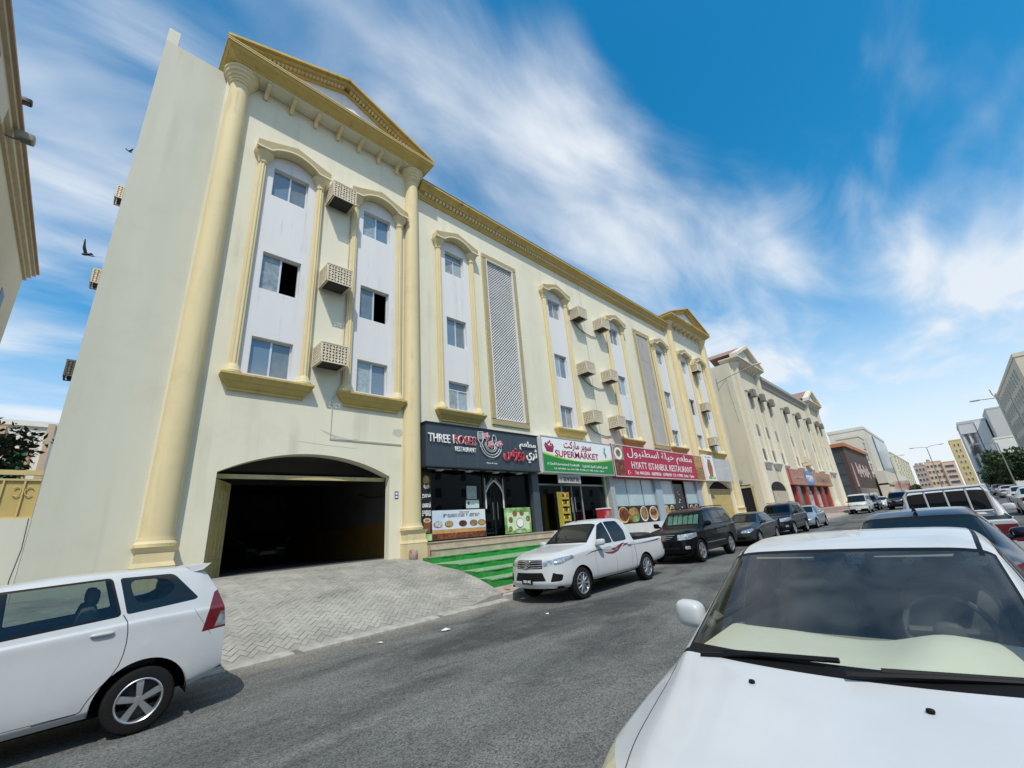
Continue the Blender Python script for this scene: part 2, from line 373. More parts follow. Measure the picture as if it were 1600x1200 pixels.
def blob(c, s, n=3, p=.75):
    """soft-cornered block as verts and faces"""
    bm = bmesh.new(); bmesh.ops.create_icosphere(bm, subdivisions=n, radius=1.0); V = []
    for v in bm.verts:
        q = [math.copysign(abs(x)**p, x) for x in v.co]; V.append((c[0]+q[0]*s[0], c[1]+q[1]*s[1], c[2]+q[2]*s[2]))
    bm.verts.index_update(); Fc = [tuple(v.index for v in f.verts) for f in bm.faces]; bm.free(); return V, Fc

def build_car(kind, sp, pmat, step=.07, clear=False, extras=None):
    """returns an Empty at the car's front, on the ground; x runs to the rear"""
    M_ = car_mats(); root = empty(kind); bm, xs = car_shell(sp, step); pl = bm.faces.layers.int.new('part'); reg = {}
    iu = bm.faces.layers.int['iu']; iv = bm.faces.layers.int['iv']; W = max(p[1] for p in sp['W']); L = sp['L']
    def newpart(name, m, parent='body'): reg[len(reg)+1] = (name, m, parent); return len(reg)
    def col_of(i): return .5*(xs[i]+xs[min(i+1, len(xs)-1)])
    # windscreen and rear screen follow the loft
    for nm, key in (('windscreen', 'WS'), ('rear_window', 'RW')):
        if key not in sp: continue
        a, b, j0 = sp[key]; pid = newpart(nm, ('screen' if sp.get('dusty') else 'clear') if clear else 'glass'); edge = newpart('screen_surround', 'trim')
        for f in bm.faces:
            if f[iu] >= 0 and a < col_of(f[iu]) < b and f[iv] >= j0:
                f[pl] = pid
                if f[iv] < j0+1 or not (a+step*.7 < col_of(f[iu]) < b-step*.7): f[pl] = edge
    if 'COWL' in sp:
        a, b, j0 = sp['COWL']; pid = newpart('cowl_panel', 'trim')
        for f in bm.faces:
            if f[iu] >= 0 and a < col_of(f[iu]) < b and f[iv] >= j0: f[pl] = pid
    for c in sp['cuts']:
        nm, m, axis, poly = c['n'], c['m'], c['ax'], c['p']
        for sgn in ((1, -1) if c.get('both', True) else (0,)):
            if axis == 'y': fs = [f for f in bm.faces if f.calc_center_median().y*sgn > .25*W and (not c.get('only') or c['only'] == sgn)]; pp = poly
            elif axis == 'x':
                pp = poly if sgn >= 0 else [(-p[0], p[1]) for p in poly][::-1]
                end = c.get('end', 'front'); fs = [f for f in bm.faces if (f.calc_center_median().x < c.get('depth', .6) if end == 'front' else f.calc_center_median().x > L-c.get('depth', .6))]
            else:
                pp = poly if sgn >= 0 else [(p[0], -p[1]) for p in poly][::-1]; fs = [f for f in bm.faces if f.calc_center_median().z > c.get('zmin', .6)]
            if c.get('paint_only'): fs = [f for f in fs if f[pl] == 0]
            ins = cut(bm, fs, pp, axis)
            if m is None: bmesh.ops.delete(bm, geom=ins, context='FACES'); continue
            pid = newpart(nm, m, c.get('parent', 'body'))
            for f in ins: f[pl] = pid
    # wheel arches
    for ax_ in sp['axles']:
        for sgn in (1, -1):
            fs = [f for f in bm.faces if f.calc_center_median().y*sgn > .5*W and f.calc_center_median().z < 1.3]
            rr = sp['wr']+sp.get('arch', .055)
            ins = cut(bm, fs, [(ax_-rr, -.1), (ax_+rr, -.1)]+[(ax_+rr*math.cos(t), sp['wr']+rr*.98*math.sin(t)) for t in np.linspace(-.15, math.pi+.15, 26)], 'y')
            bmesh.ops.delete(bm, geom=ins, context='FACES')
    bmesh.ops.recalc_face_normals(bm, faces=bm.faces)
    bm.verts.index_update(); groups = {}
    for f in bm.faces: groups.setdefault(f[pl], []).append(f)
    nrm = {v: v.normal.copy() for v in bm.verts}
    def extract(fs, name, m, parent):
        ids = {}; V = []; Fc = []
        for f in fs:
            q = []
            for v in f.verts:
                if v not in ids: ids[v] = len(V); V.append(v.co[:])
                q.append(ids[v])
            Fc.append(tuple(q))
        return link(name, make_mesh(name, V, Fc, m, smooth=True, sharp=38), parent)
    body = extract(groups.pop(0, []), 'body', pmat, root)
    made = {'body': body}
    for pid, fs in groups.items():
        nm, m, par = reg[pid]; o = extract(fs, nm, M_[m] if isinstance(m, str) else m, root if par == 'body' else made.get(par, root)); made[nm] = o
    bm.free()
    # floor pan, wheel housings and wheels
    u = MB(); zs = sp['ZS'][len(sp['ZS'])//2][1]; u.box(.25, L-.55, -W*.86, W*.86, zs-.03, zs+.02); u.box(.35, L-.6, -W*.5, W*.5, zs-.08, zs+.25)
    for ax_ in sp['axles']:
        for s in (-1, 1):
            rr = sp['wr']+sp.get('arch', .055)+.005; n = 14; pts = [(ax_+rr*math.cos(t), sp['wr']+rr*math.sin(t)) for t in np.linspace(-.1, math.pi+.1, n)]
            ya, yb = s*W*.978, s*(W-.42); V = [(p[0], ya, p[1]) for p in pts]+[(p[0], yb, p[1]) for p in pts]
            u.add(V, [(i, i+1, n+i+1, n+i) for i in range(n-1)]+[tuple(range(n, 2*n))])
    u.build('underbody', M_['dark'], root)
    proto = None
    for ax_ in sp['axles']:
        for s in (-1, 1):
            if proto is None: w = proto = wheel_parts(sp.get('wheel', 'five'), sp['wr'], sp.get('ww', .2), root)
            else: w = copy_tree(proto, root)
            w.location = (ax_, s*(W-.02-sp.get('ww', .2)/2), sp['wr']); w.rotation_euler = (0, 0.35*ax_, 0 if s < 0 else math.pi)
    # door mirrors
    if 'mirror' in sp:
        mx, mz = sp['mirror']; ms = sp.get('msize', (.075, .105, .075))
        for s in (-1, 1):
            b = MB(); V, Fc = blob((mx, s*(W*.98+ms[1]-.025), mz), ms, 3, .62); V = [(v[0]+.25*abs(v[1]-s*W*.98)*.6, v[1], v[2]+.12*(abs(v[1])-W)*.5) for v in V]; b.add(V, Fc); b.tube([(mx+.03, s*W*.90, mz-.05), (mx+.02, s*(W+.06), mz-.03)], .028)
            b.tube([(mx+.03, s*W*.90, mz-.06), (mx+.01, s*(W+.06), mz-.02)], .04); o = b.build('door_mirror', sp.get('mmat', pmat), root, smooth=True, sharp=60)
            g = MB(); g.lathe([(.0001, 0), (1, 0)], n=16, axis='x', cap=False); me = g
            V2 = [(mx+ms[0]*.93, s*(W*.98+ms[1]-.025)+ms[1]*.72*q[1], mz+ms[2]*.72*q[2]) for q in me.V]; k = MB(); k.add(V2, me.F); k.build('mirror_glass', M_['chrome'], o)
    for h in sp.get('handles', []):
        for s in (-1, 1):
            b = MB(); V, Fc = blob((h[0], s*(W-.004), h[1]), (.10, .022, .018), 2, .6); b.add(V, Fc); b.build('door_handle', sp.get('hmat', pmat), root, smooth=True, sharp=60)
    if extras: extras(root, sp, M_, W, pmat)
    return root
def strip(pts, w):
    """thin quads along a polyline, for seams and stripes (w may be a list)"""
    out = []
    for i in range(len(pts)-1):
        a, b = np.array(pts[i], float), np.array(pts[i+1], float); d = (b-a)/(np.linalg.norm(b-a)+1e-9); n = np.array([-d[1], d[0]])
        wa, wb = (w[i], w[i+1]) if isinstance(w, (list, tuple)) else (w, w); e = d*.002
        out.append([tuple(a-n*wa/2-e), tuple(b-n*wb/2+e), tuple(b+n*wb/2+e), tuple(a+n*wa/2-e)])
    return out
def win(poly, r=.04, name='side_window', frame=.022, m='glass'):
    return [dict(n='window_trim', m='trim', ax='y', p=rounded(grow(poly, frame), r+frame)), dict(n=name, m=m, ax='y', p=rounded(poly, r))]
def seams(pts, w=.007): return [dict(n='door_seam', m='seam', ax='y', p=q, paint_only=True) for q in strip(pts, w)]
def fin(root, x, z, pm):
    b = MB(); b.add([(x-.10, 0, z), (x+.09, .028, z-.012), (x+.09, -.028, z-.012), (x+.075, 0, z+.062), (x-.03, .02, z), (x-.03, -.02, z)], [(0, 4, 3), (4, 1, 3), (1, 2, 3), (2, 5, 3), (5, 0, 3)]); b.build('roof_antenna', pm, root, smooth=True)
def plate_text(root, txt, x, z, black=False, wid=.42):
    M_ = car_mats(); b = MB(); b.box(x-.014, x, -wid/2, wid/2, z-.058, z+.058); p = b.build('number_plate', M_['trim'] if black else M_['plate'], root)
    if txt: lettering('plate_number', txt, M_['plate'] if black else M_['trim'], p, (x-.018, wid*.36, z-.032), .08, width=wid*.72, height=.062, thick=.004, bold=.003, rot=(math.pi/2, 0, -math.pi/2))

# ---- body tables: (x from the front bumper, value)
SEDAN = dict(L=4.78, axles=(.95, 3.68), wr=.315, ww=.205, wheel='five', mirror=(1.62, 1.0), rail=.87,
    ZR=[(0, .66), (.10, .735), (.45, .835), (1.1, .945), (1.32, .975), (2.12, 1.385), (2.3, 1.425), (2.75, 1.46), (3.3, 1.445), (3.62, 1.385), (4.2, 1.06), (4.35, 1.045), (4.74, 1.0), (4.78, .95)],
    ZB=[(0, .60), (.45, .745), (1.2, .87), (1.9, .90), (3.7, .945), (4.78, .90)], W=[(0, .72), (.12, .80), (.5, .865), (1.2, .89), (2.5, .9), (3.9, .885), (4.55, .82), (4.78, .73)],
    YR=[(0, .5), (1.0, .64), (1.3, .70), (2.12, .575), (3.4, .565), (4.2, .66), (4.78, .6)], ZS=[(0, .24), (.5, .2), (4.3, .22), (4.78, .30)], BOW=[(0, .28), (.8, .18), (1.3, .20), (2.1, .10), (2.6, 0), (3.4, -.06), (4.2, -.14), (4.78, -.22)],
    PF=[(.2, .10), (.42, 0), (.56, .0), (.66, .05), (.8, .14)], PR=[(.2, -.10), (.45, 0), (.62, 0), (.72, -.05), (1.0, -.04), (1.1, -.06)],
    WS=(1.38, 2.10, 36), RW=(3.60, 4.18, 36), lines=[1.38, 2.10, 3.60, 4.18], sig=dict(ZR=.045, ZB=.12, W=.10, YR=.05, ZS=.1, BOW=.12), handles=[(2.55, .82), (3.42, .84)])
SEDAN['cuts'] = (win([(1.72, .965), (2.27, 1.335), (2.62, 1.37), (2.62, .975)], .03)+win([(2.69, .975), (2.69, 1.37), (3.2, 1.35), (3.56, 1.17), (3.60, .985)], .04)
    + [dict(n='headlamp', m='lamp', ax='x', p=rounded([(.36, .585), (.72, .60), (.80, .70), (.74, .76), (.40, .69)], .04), depth=.75), dict(n='grille', m='trim', ax='x', p=rounded([(-.33, .58), (.33, .58), (.31, .685), (-.31, .685)], .03), both=False),
       dict(n='lower_intake', m='trim', ax='x', p=rounded([(-.5, .30), (.5, .30), (.46, .42), (-.46, .42)], .03), both=False), dict(n='tail_lamp', m='red', ax='x', p=rounded([(.34, .76), (.80, .72), (.80, .93), (.36, .92)], .03), end='rear', depth=.3)]
    + seams([(1.42, .35), (1.42, .80), (1.66, .95)])+seams([(2.655, .28), (2.66, .96)])+seams([(3.60, .97), (3.52, .62), (3.30, .40), (3.27, .28)]))
MPV = dict(L=4.24, arch=.095, axles=(.75, 3.40), wr=.315, ww=.19, wheel='five', mirror=(1.35, 1.1), rail=.90,
    ZR=[(0, .72), (.10, .82), (.7, .98), (.92, 1.02), (1.72, 1.54), (2.0, 1.62), (2.6, 1.665), (3.4, 1.66), (4.0, 1.615), (4.20, 1.57), (4.24, 1.55)],
    ZB=[(0, .64), (.5, .86), (1.0, .98), (2.0, 1.06), (3.4, 1.14), (4.24, 1.15)], W=[(0, .66), (.12, .74), (.5, .805), (1.2, .825), (3.4, .83), (3.95, .805), (4.24, .755)],
    YR=[(0, .5), (.9, .66), (1.7, .60), (3.3, .615), (4.0, .585), (4.24, .56)], ZS=[(0, .26), (.5, .24), (3.6, .27), (4.24, .40)], BOW=[(0, .25), (.9, .16), (1.7, .06), (2.3, 0), (3.3, -.01), (4.24, -.11)],
    PF=[(.2, .08), (.45, 0), (.6, .02), (.75, .10)], PR=[(.25, -.05), (.45, 0), (.92, 0), (1.12, -.03), (1.32, -.13), (1.62, -.33)],
    WS=(.98, 1.70, 36), lines=[.98, 1.70], sig=dict(ZR=.05, ZB=.15, W=.08, YR=.06, ZS=.1, BOW=.12), handles=[(2.02, 1.0), (2.99, 1.04)])
MPV['cuts'] = (win([(1.30, 1.12), (1.78, 1.50), (2.02, 1.545), (2.06, 1.13)], .03, m='clear')+win([(2.15, 1.135), (2.13, 1.55), (2.98, 1.575), (3.10, 1.205)], .03, m='clear')
    + [dict(n='window_trim', m='glass', ax='y', p=rounded([(3.06, 1.585), (3.56, 1.575), (3.83, 1.27), (3.80, 1.25), (3.17, 1.195)], [.03, .06, .06, .06, .03])), dict(n='quarter_window', m='clear', ax='y', p=rounded([(3.14, 1.55), (3.50, 1.535), (3.60, 1.42), (3.50, 1.32), (3.24, 1.29)], .09)),
       dict(n='rear_window', m='glass', ax='x', p=rounded([(-.60, 1.16), (.60, 1.16), (.52, 1.52), (-.52, 1.52)], .06), end='rear', both=False),
       dict(n='tail_lamp', m='red', ax='y', p=[(3.90, .875), (4.35, .90), (4.35, 1.30), (4.055, 1.335), (4.0, 1.30)]), dict(n='tail_lamp_clear', m='lamp', ax='y', p=[(4.03, .905), (4.35, .92), (4.35, 1.07), (4.085, 1.07)]),
       dict(n='headlamp', m='lamp', ax='x', p=rounded([(.36, .66), (.68, .68), (.76, .80), (.70, .88), (.40, .78)], .04), depth=.7), dict(n='grille', m='trim', ax='x', p=rounded([(-.3, .64), (.3, .64), (.34, .75), (-.34, .75)], .02), both=False),
       dict(n='bumper_reflector', m='trim', ax='y', p=[(4.08, .44), (4.30, .45), (4.30, .52)])]
    + seams([(1.12, .35), (1.12, .85), (1.28, 1.08)])+seams([(2.085, .29), (2.10, 1.13)], .008)+seams([(3.14, 1.195), (3.185, 1.12), (3.20, 1.02), (3.205, .92), (3.195, .80), (3.17, .70), (3.13, .625), (3.08, .565), (3.03, .51), (2.985, .455), (2.955, .40), (2.935, .35), (2.90, .335), (2.6, .33)], .009)+seams([(3.80, 1.14), (4.0, .83)], .004)
    + seams([(1.2, .34), (2.9, .34)], .006))
PICKUP = dict(L=5.30, axles=(1.0, 4.085), wr=.355, ww=.235, wheel='ten', mirror=(1.75, 1.20), msize=(.085, .12, .085), rail=.88,
    ZR=[(0, .96), (.06, 1.02), (.35, 1.09), (1.2, 1.18), (1.42, 1.20), (2.16, 1.695), (2.35, 1.745), (2.7, 1.785), (3.2, 1.775), (3.42, 1.73), (3.50, 1.64), (3.60, 1.16), (3.66, 1.11), (5.26, 1.11), (5.30, 1.08)],
    ZB=[(0, .88), (.4, 1.0), (1.2, 1.08), (3.5, 1.12), (3.66, 1.085), (5.30, 1.075)], W=[(0, .74), (.12, .83), (.45, .895), (1.2, .905), (3.4, .90), (3.62, .89), (5.1, .89), (5.30, .86)],
    YR=[(0, .60), (1.35, .74), (2.16, .62), (3.4, .63), (3.6, .80), (5.3, .82)], ZS=[(0, .34), (.5, .32), (1.3, .36), (3.4, .36), (4.3, .42), (5.30, .50)], BOW=[(0, .30), (.5, .22), (1.3, .16), (2.1, .08), (2.6, 0), (3.5, 0), (5.3, 0)],
    PF=[(.25, .10), (.45, 0), (.62, .02), (.9, .05), (1.05, .12)], PR=[(.3, -.02), (1.2, 0)],
    WS=(1.46, 2.14, 36), RW=(3.46, 3.60, 38), lines=[1.46, 2.14, 3.46, 3.60], sig=dict(ZR=.035, ZB=.06, W=.07, YR=.04, ZS=.1, BOW=.12), handles=[(2.47, 1.02), (3.28, 1.04)], flank=.016)
PICKUP['cuts'] = (win([(1.82, 1.16), (2.22, 1.60), (2.45, 1.665), (2.49, 1.165)], .03)+win([(2.58, 1.165), (2.54, 1.67), (3.12, 1.66), (3.26, 1.40), (3.22, 1.20), (3.15, 1.175)], .05)
    + [dict(n='headlamp', m='lamp', ax='x', p=rounded([(.40, .80), (.80, .84), (.90, .95), (.90, 1.02), (.42, .91)], .02), depth=.75),
       dict(n='grille', m='trim', ax='x', p=rounded([(-.42, .765), (.42, .765), (.40, .965), (-.40, .965)], .03), both=False),
       dict(n='lower_intake', m='trim', ax='x', p=rounded([(-.50, .50), (.50, .50), (.41, .685), (-.41, .685)], .03), both=False), dict(n='fog_recess', m='trim', ax='x', p=rounded([(.60, .48), (.80, .49), (.82, .62), (.66, .68)], .03), depth=.5),
       dict(n='tail_lamp', m='red', ax='x', p=rounded([(.74, .72), (.90, .72), (.90, 1.03), (.74, 1.03)], .02), end='rear', depth=.12), dict(n='tail_lamp_side', m='red', ax='y', p=[(5.20, .74), (5.32, .74), (5.32, 1.03), (5.22, 1.03)]),
       dict(n='bed_cover', m='trim', ax='z', p=[(3.70, -.78), (5.20, -.78), (5.20, .78), (3.70, .78)], both=False, zmin=1.0)]
    + seams([(1.62, .42), (1.60, .95), (1.78, 1.14)])+seams([(2.53, .40), (2.53, 1.15)])+seams([(3.36, 1.13), (3.37, .90), (3.28, .55), (3.25, .40)])+seams([(3.56, .40), (3.575, 1.10)], .014))
SUV = dict(L=4.95, axles=(.92, 3.77), wr=.39, ww=.26, wheel='five', mirror=(1.62, 1.28), msize=(.085, .115, .095), rail=.90,
    ZR=[(0, 1.0), (.06, 1.06), (.4, 1.13), (1.25, 1.19), (1.42, 1.21), (2.02, 1.74), (2.2, 1.80), (2.8, 1.86), (3.8, 1.86), (4.6, 1.80), (4.88, 1.72), (4.95, 1.66)],
    ZB=[(0, .93), (.4, 1.06), (1.3, 1.12), (4.95, 1.18)], W=[(0, .80), (.12, .89), (.45, .96), (1.2, .985), (4.0, .985), (4.7, .94), (4.95, .88)],
    YR=[(0, .66), (1.35, .80), (2.05, .70), (4.4, .70), (4.95, .66)], ZS=[(0, .36), (.5, .34), (4.3, .36), (4.95, .46)], BOW=[(0, .26), (.5, .18), (1.3, .16), (2.1, .06), (2.6, 0), (4.2, 0), (4.95, -.10)],
    PF=[(.3, .10), (.5, 0), (.75, .02), (1.0, .05), (1.1, .12)], PR=[(.3, -.08), (.6, 0), (1.1, -.02), (1.7, -.22)],
    WS=(1.46, 2.00, 36), lines=[1.46, 2.0], sig=dict(ZR=.045, ZB=.12, W=.08, YR=.05, ZS=.1, BOW=.12), handles=[(2.52, 1.05), (3.45, 1.07)], flank=.014)
SUV['cuts'] = (win([(1.74, 1.23), (2.12, 1.66), (2.52, 1.73), (2.55, 1.235)], .03)+win([(2.63, 1.235), (2.60, 1.735), (3.42, 1.745), (3.52, 1.24)], .03)+win([(3.60, 1.24), (3.52, 1.74), (4.36, 1.70), (4.55, 1.28)], .05)
    + [dict(n='headlamp', m='lamp', ax='x', p=rounded([(.47, .80), (.86, .82), (.98, .90), (.98, 1.02), (.49, .985)], .02), depth=.7), dict(n='grille', m='trim', ax='x', p=rounded([(-.46, .76), (.46, .76), (.47, 1.0), (-.47, 1.0)], .03), both=False),
       dict(n='fog_lamp', m='lamp', ax='x', p=rounded([(.70, .49), (.84, .50), (.84, .61), (.70, .60)], .03), depth=.5), dict(n='lower_intake', m='trim', ax='x', p=rounded([(-.5, .44), (.5, .44), (.5, .58), (-.5, .58)], .03), both=False),
       dict(n='tail_lamp', m='red', ax='x', p=rounded([(.66, .90), (.98, .90), (.98, 1.16), (.66, 1.16)], .02), end='rear', depth=.35), dict(n='rear_window', m='glass', ax='x', p=rounded([(-.66, 1.24), (.66, 1.24), (.58, 1.64), (-.58, 1.64)], .06), end='rear', both=False)]
    + seams([(1.50, .45), (1.50, 1.0), (1.70, 1.22)])+seams([(2.585, .42), (2.59, 1.22)])+seams([(3.56, 1.22), (3.45, .85), (3.25, .62), (3.22, .42)])+[dict(n='side_moulding', m='chrome', ax='y', p=[(1.48, .60), (3.2, .60), (3.2, .63), (1.48, .63)], paint_only=True)])
VAN = dict(L=4.70, axles=(.95, 3.52), wr=.33, ww=.2, wheel='steel', mirror=(.95, 1.25), rail=.92,
    ZR=[(0, .86), (.05, .98), (.16, 1.08), (.28, 1.13), (1.0, 1.84), (1.2, 1.92), (1.6, 1.965), (4.5, 1.96), (4.66, 1.88), (4.70, 1.8)],
    ZB=[(0, .80), (.3, 1.08), (1.0, 1.14), (4.7, 1.16)], W=[(0, .70), (.1, .78), (.4, .84), (4.4, .845), (4.7, .80)], YR=[(0, .62), (.3, .78), (1.0, .72), (4.7, .70)],
    ZS=[(0, .30), (.5, .28), (4.2, .32), (4.7, .40)], BOW=[(0, .18), (.5, .12), (1.2, .03), (2, 0), (4.7, -.05)], PF=[(.3, .06), (.5, 0), (.9, .05)], PR=[(.3, -.04), (.6, 0), (1.9, -.10)],
    WS=(.32, .99, 36), lines=[.32, .99], sig=dict(ZR=.04, ZB=.08, W=.06, YR=.05, ZS=.1, BOW=.1), handles=[(1.75, 1.02)])
VAN['cuts'] = (win([(.78, 1.20), (1.02, 1.62), (1.72, 1.68), (1.74, 1.21)], .03)+win([(1.84, 1.21), (1.83, 1.68), (3.0, 1.70), (3.0, 1.21)], .03)+win([(3.1, 1.21), (3.1, 1.70), (4.35, 1.68), (4.42, 1.22)], .04)
    + [dict(n='headlamp', m='lamp', ax='x', p=rounded([(.46, .72), (.76, .73), (.82, .90), (.48, .88)], .03), depth=.5), dict(n='grille', m='trim', ax='x', p=rounded([(-.42, .80), (.42, .80), (.42, .86), (-.42, .86)], .01), both=False),
       dict(n='bumper', m='trim', ax='x', p=[(-.95, .30), (.95, .30), (.95, .50), (-.95, .50)], both=False, depth=.35)]
    + seams([(1.0, .40), (1.02, 1.18)])+seams([(1.79, .38), (1.79, 1.2)]))
def emblem(root, x, z, s=.07):
    m = MB(); C_ = lambda rx, rz, cz: [(x, rx*math.cos(t), z+cz+rz*math.sin(t)) for t in np.linspace(0, 2*math.pi, 25)]
    m.tube(C_(s, s*.66, 0), s*.10, 6); m.tube(C_(s*.62, s*.24, s*.30), s*.08, 6); m.tube(C_(s*.26, s*.60, 0), s*.08, 6); m.build('emblem', car_mats()['chrome'], root, smooth=True)
def bars(root, x, y, zs, t=.018, m='chrome', bow=.0, name='grille_bar'):
    for z in zs:
        b = MB(); n = 12; pts = [(x+bow*(2*k/n-1)**2-.012, y*(2*k/n-1), z) for k in range(n+1)]; b.tube(pts, t, 6); b.build(name, car_mats()[m], root, smooth=True)
def ex_pickup(root, sp, M_, W, pm):
    bars(root, .045, .40, (.795, .845, .90, .945), .013, 'chrome', .075); emblem(root, .012, .87, .085)
    b = MB(); b.tube([(1.62, 0, 1.36), (1.615, 0, 1.40)], .012); b.build('roof_antenna', M_['trim'], root)
    for s in (-1, 1): b = MB(); b.tube([(3.68, s*.80, 1.135), (5.2, s*.80, 1.135)], .018); b.build('bed_rail', M_['trim'], root)
def ex_hilux(root, sp, M_, W, pm):
    ex_pickup(root, sp, M_, W, pm); plate_text(root, '70142', -.012, .50, black=True, wid=.34)
    b = MB(); V, Fc = blob((4.75, 0, 1.17), (.45, .70, .10), 3, .6); b.add(V, Fc); b.build('cargo_tarpaulin', mat('tarpaulin_black', (.02, .02, .021), .6, bump=.8, bscale=7), root, smooth=True, sharp=80)
    a = MB(); a.tube([(2.3, .1, 1.765), (2.25, .1, 1.80)], .018); a.build('roof_antenna', M_['trim'], root)
    w = MB(); w.tube([(1.50, .05, 1.245), (1.62, -.42, 1.30)], .012); w.tube([(1.50, .55, 1.24), (1.60, .08, 1.30)], .012); w.build('wiper', M_['trim'], root)
def ex_mpv(root, sp, M_, W, pm):
    b = MB(); b.add([(3.70, -.58, 1.635), (3.70, .58, 1.635), (3.94, .62, 1.655), (3.94, -.62, 1.655), (3.74, -.60, 1.56), (3.74, .60, 1.56), (3.86, .62, 1.585), (3.86, -.62, 1.585)], [(0, 1, 2, 3), (7, 6, 5, 4), (0, 4, 5, 1), (1, 5, 6, 2), (2, 6, 7, 3), (3, 7, 4, 0)]); b.build('rear_spoiler', pm, root)
    for i, (x, ys) in enumerate(((1.95, (-.36, .36)), (2.85, (-.36, .36)), (3.55, (-.33, .33)))):
        for y in ys:
            s = MB(); V, Fc = blob((x, y, .98), (.10, .24, .36), 2, .6); s.add(V, Fc); V, Fc = blob((x+.02, y, 1.40), (.06, .13, .09), 2, .6); s.add(V, Fc); V, Fc = blob((x-.28, y, .66), (.30, .25, .09), 2, .6); s.add(V, Fc); s.build('seat', M_['fabric'], root, smooth=True, sharp=70)
    d = MB(); d.box(.95, 1.35, -.70, .70, .6, .98); d.box(1.22, 2.93, -.735, -.70, .3, 1.08); d.box(1.22, 2.93, .70, .735, .3, 1.08); d.box(2.94, 3.95, -.735, -.70, .76, 1.08); d.box(2.94, 3.95, .70, .735, .76, 1.08); d.build('interior_trim', mat('cabin_grey', (.12, .12, .115), .9), root)
def ex_suv(root, sp, M_, W, pm):
    bars(root, .05, .45, (.80, .86, .92, .98), .014, 'chrome', .08); emblem(root, .02, .89, .085); plate_text(root, '', .05, .66, wid=.46)
    for s in (-1, 1): b = MB(); b.tube([(2.3, s*.62, 1.86), (2.4, s*.62, 1.895), (4.3, s*.62, 1.895), (4.45, s*.62, 1.86)], .018); b.build('roof_rail', M_['trim'], root)
def ex_landcruiser(root, sp, M_, W, pm):
    ex_suv(root, sp, M_, W, pm)
    lettering('plate_number', '538398', M_['trim'], root, (.030, .20, .635), .08, width=.36, height=.06, thick=.004, bold=.003, rot=(math.pi/2, 0, -math.pi/2))
    st = MB()                                                 # folded reflective sunshade behind the windscreen
    for k in range(6):
        y = -.62+.21*k; st.add([(1.72, y, 1.24), (1.74, y+.20, 1.24), (2.03, y+.19, 1.66), (2.01, y+.01, 1.66)], [(0, 1, 2, 3)])
    st.build('windscreen_sunshade', mat('sunshade', (.45, .62, .55), .4, col2=(.20, .42, .30), vscale=3), root)
    s = MB(); s.box(1.6, 4.5, -.8, .8, .88, 1.15); s.build('interior_trim', mat('cabin_grey', (.12, .12, .115), .9), root)
def ex_sedan(root, sp, M_, W, pm):
    emblem(root, .055, .64, .06); plate_text(root, '', .03, .50, wid=.42)
    b = MB(); b.box(4.775, 4.80, -.25, .25, .60, .71); b.build('number_plate', M_['plate'], root)
def ex_fin(root, sp, M_, W, pm): ex_sedan(root, sp, M_, W, pm); fin(root, 3.35, 1.452, M_['trim'])
def ex_van(root, sp, M_, W, pm): emblem(root, .03, .93, .06); plate_text(root, '', .0, .45, wid=.42)
def ex_guard(root, sp, M_, W, pm):
    ex_pickup(root, sp, M_, W, pm)
    for x_, ys in ((2.55, (-.36, .36)), (3.25, (-.40, 0, .40))):
        for y in ys: q = MB(); V, Fc = blob((x_, y, 1.05), (.10, .22, .36), 2, .6); q.add(V, Fc); V, Fc = blob((x_+.03, y, 1.50), (.05, .12, .09), 2, .6); q.add(V, Fc); q.build('seat', mat('seat_dark', (.035, .037, .04), .9), root, smooth=True, sharp=70)
    g = MB(); y0 = .70; x = 3.70                              # white bed guard behind the rear window
    pts = [(x, -y0, 1.10), (x, -y0+.02, 1.62), (x, -y0+.10, 1.74), (x, y0-.10, 1.74), (x, y0-.02, 1.62), (x, y0, 1.10)]
    g.tube(pts, .035, 8)
    for y in (-.32, .02, .36): g.tube([(x, y, 1.10), (x, y, 1.74)], .018, 6)
    g.tube([(x, -y0, 1.22), (x, y0, 1.22)], .025, 6); g.build('bed_guard', pm, root, smooth=True)
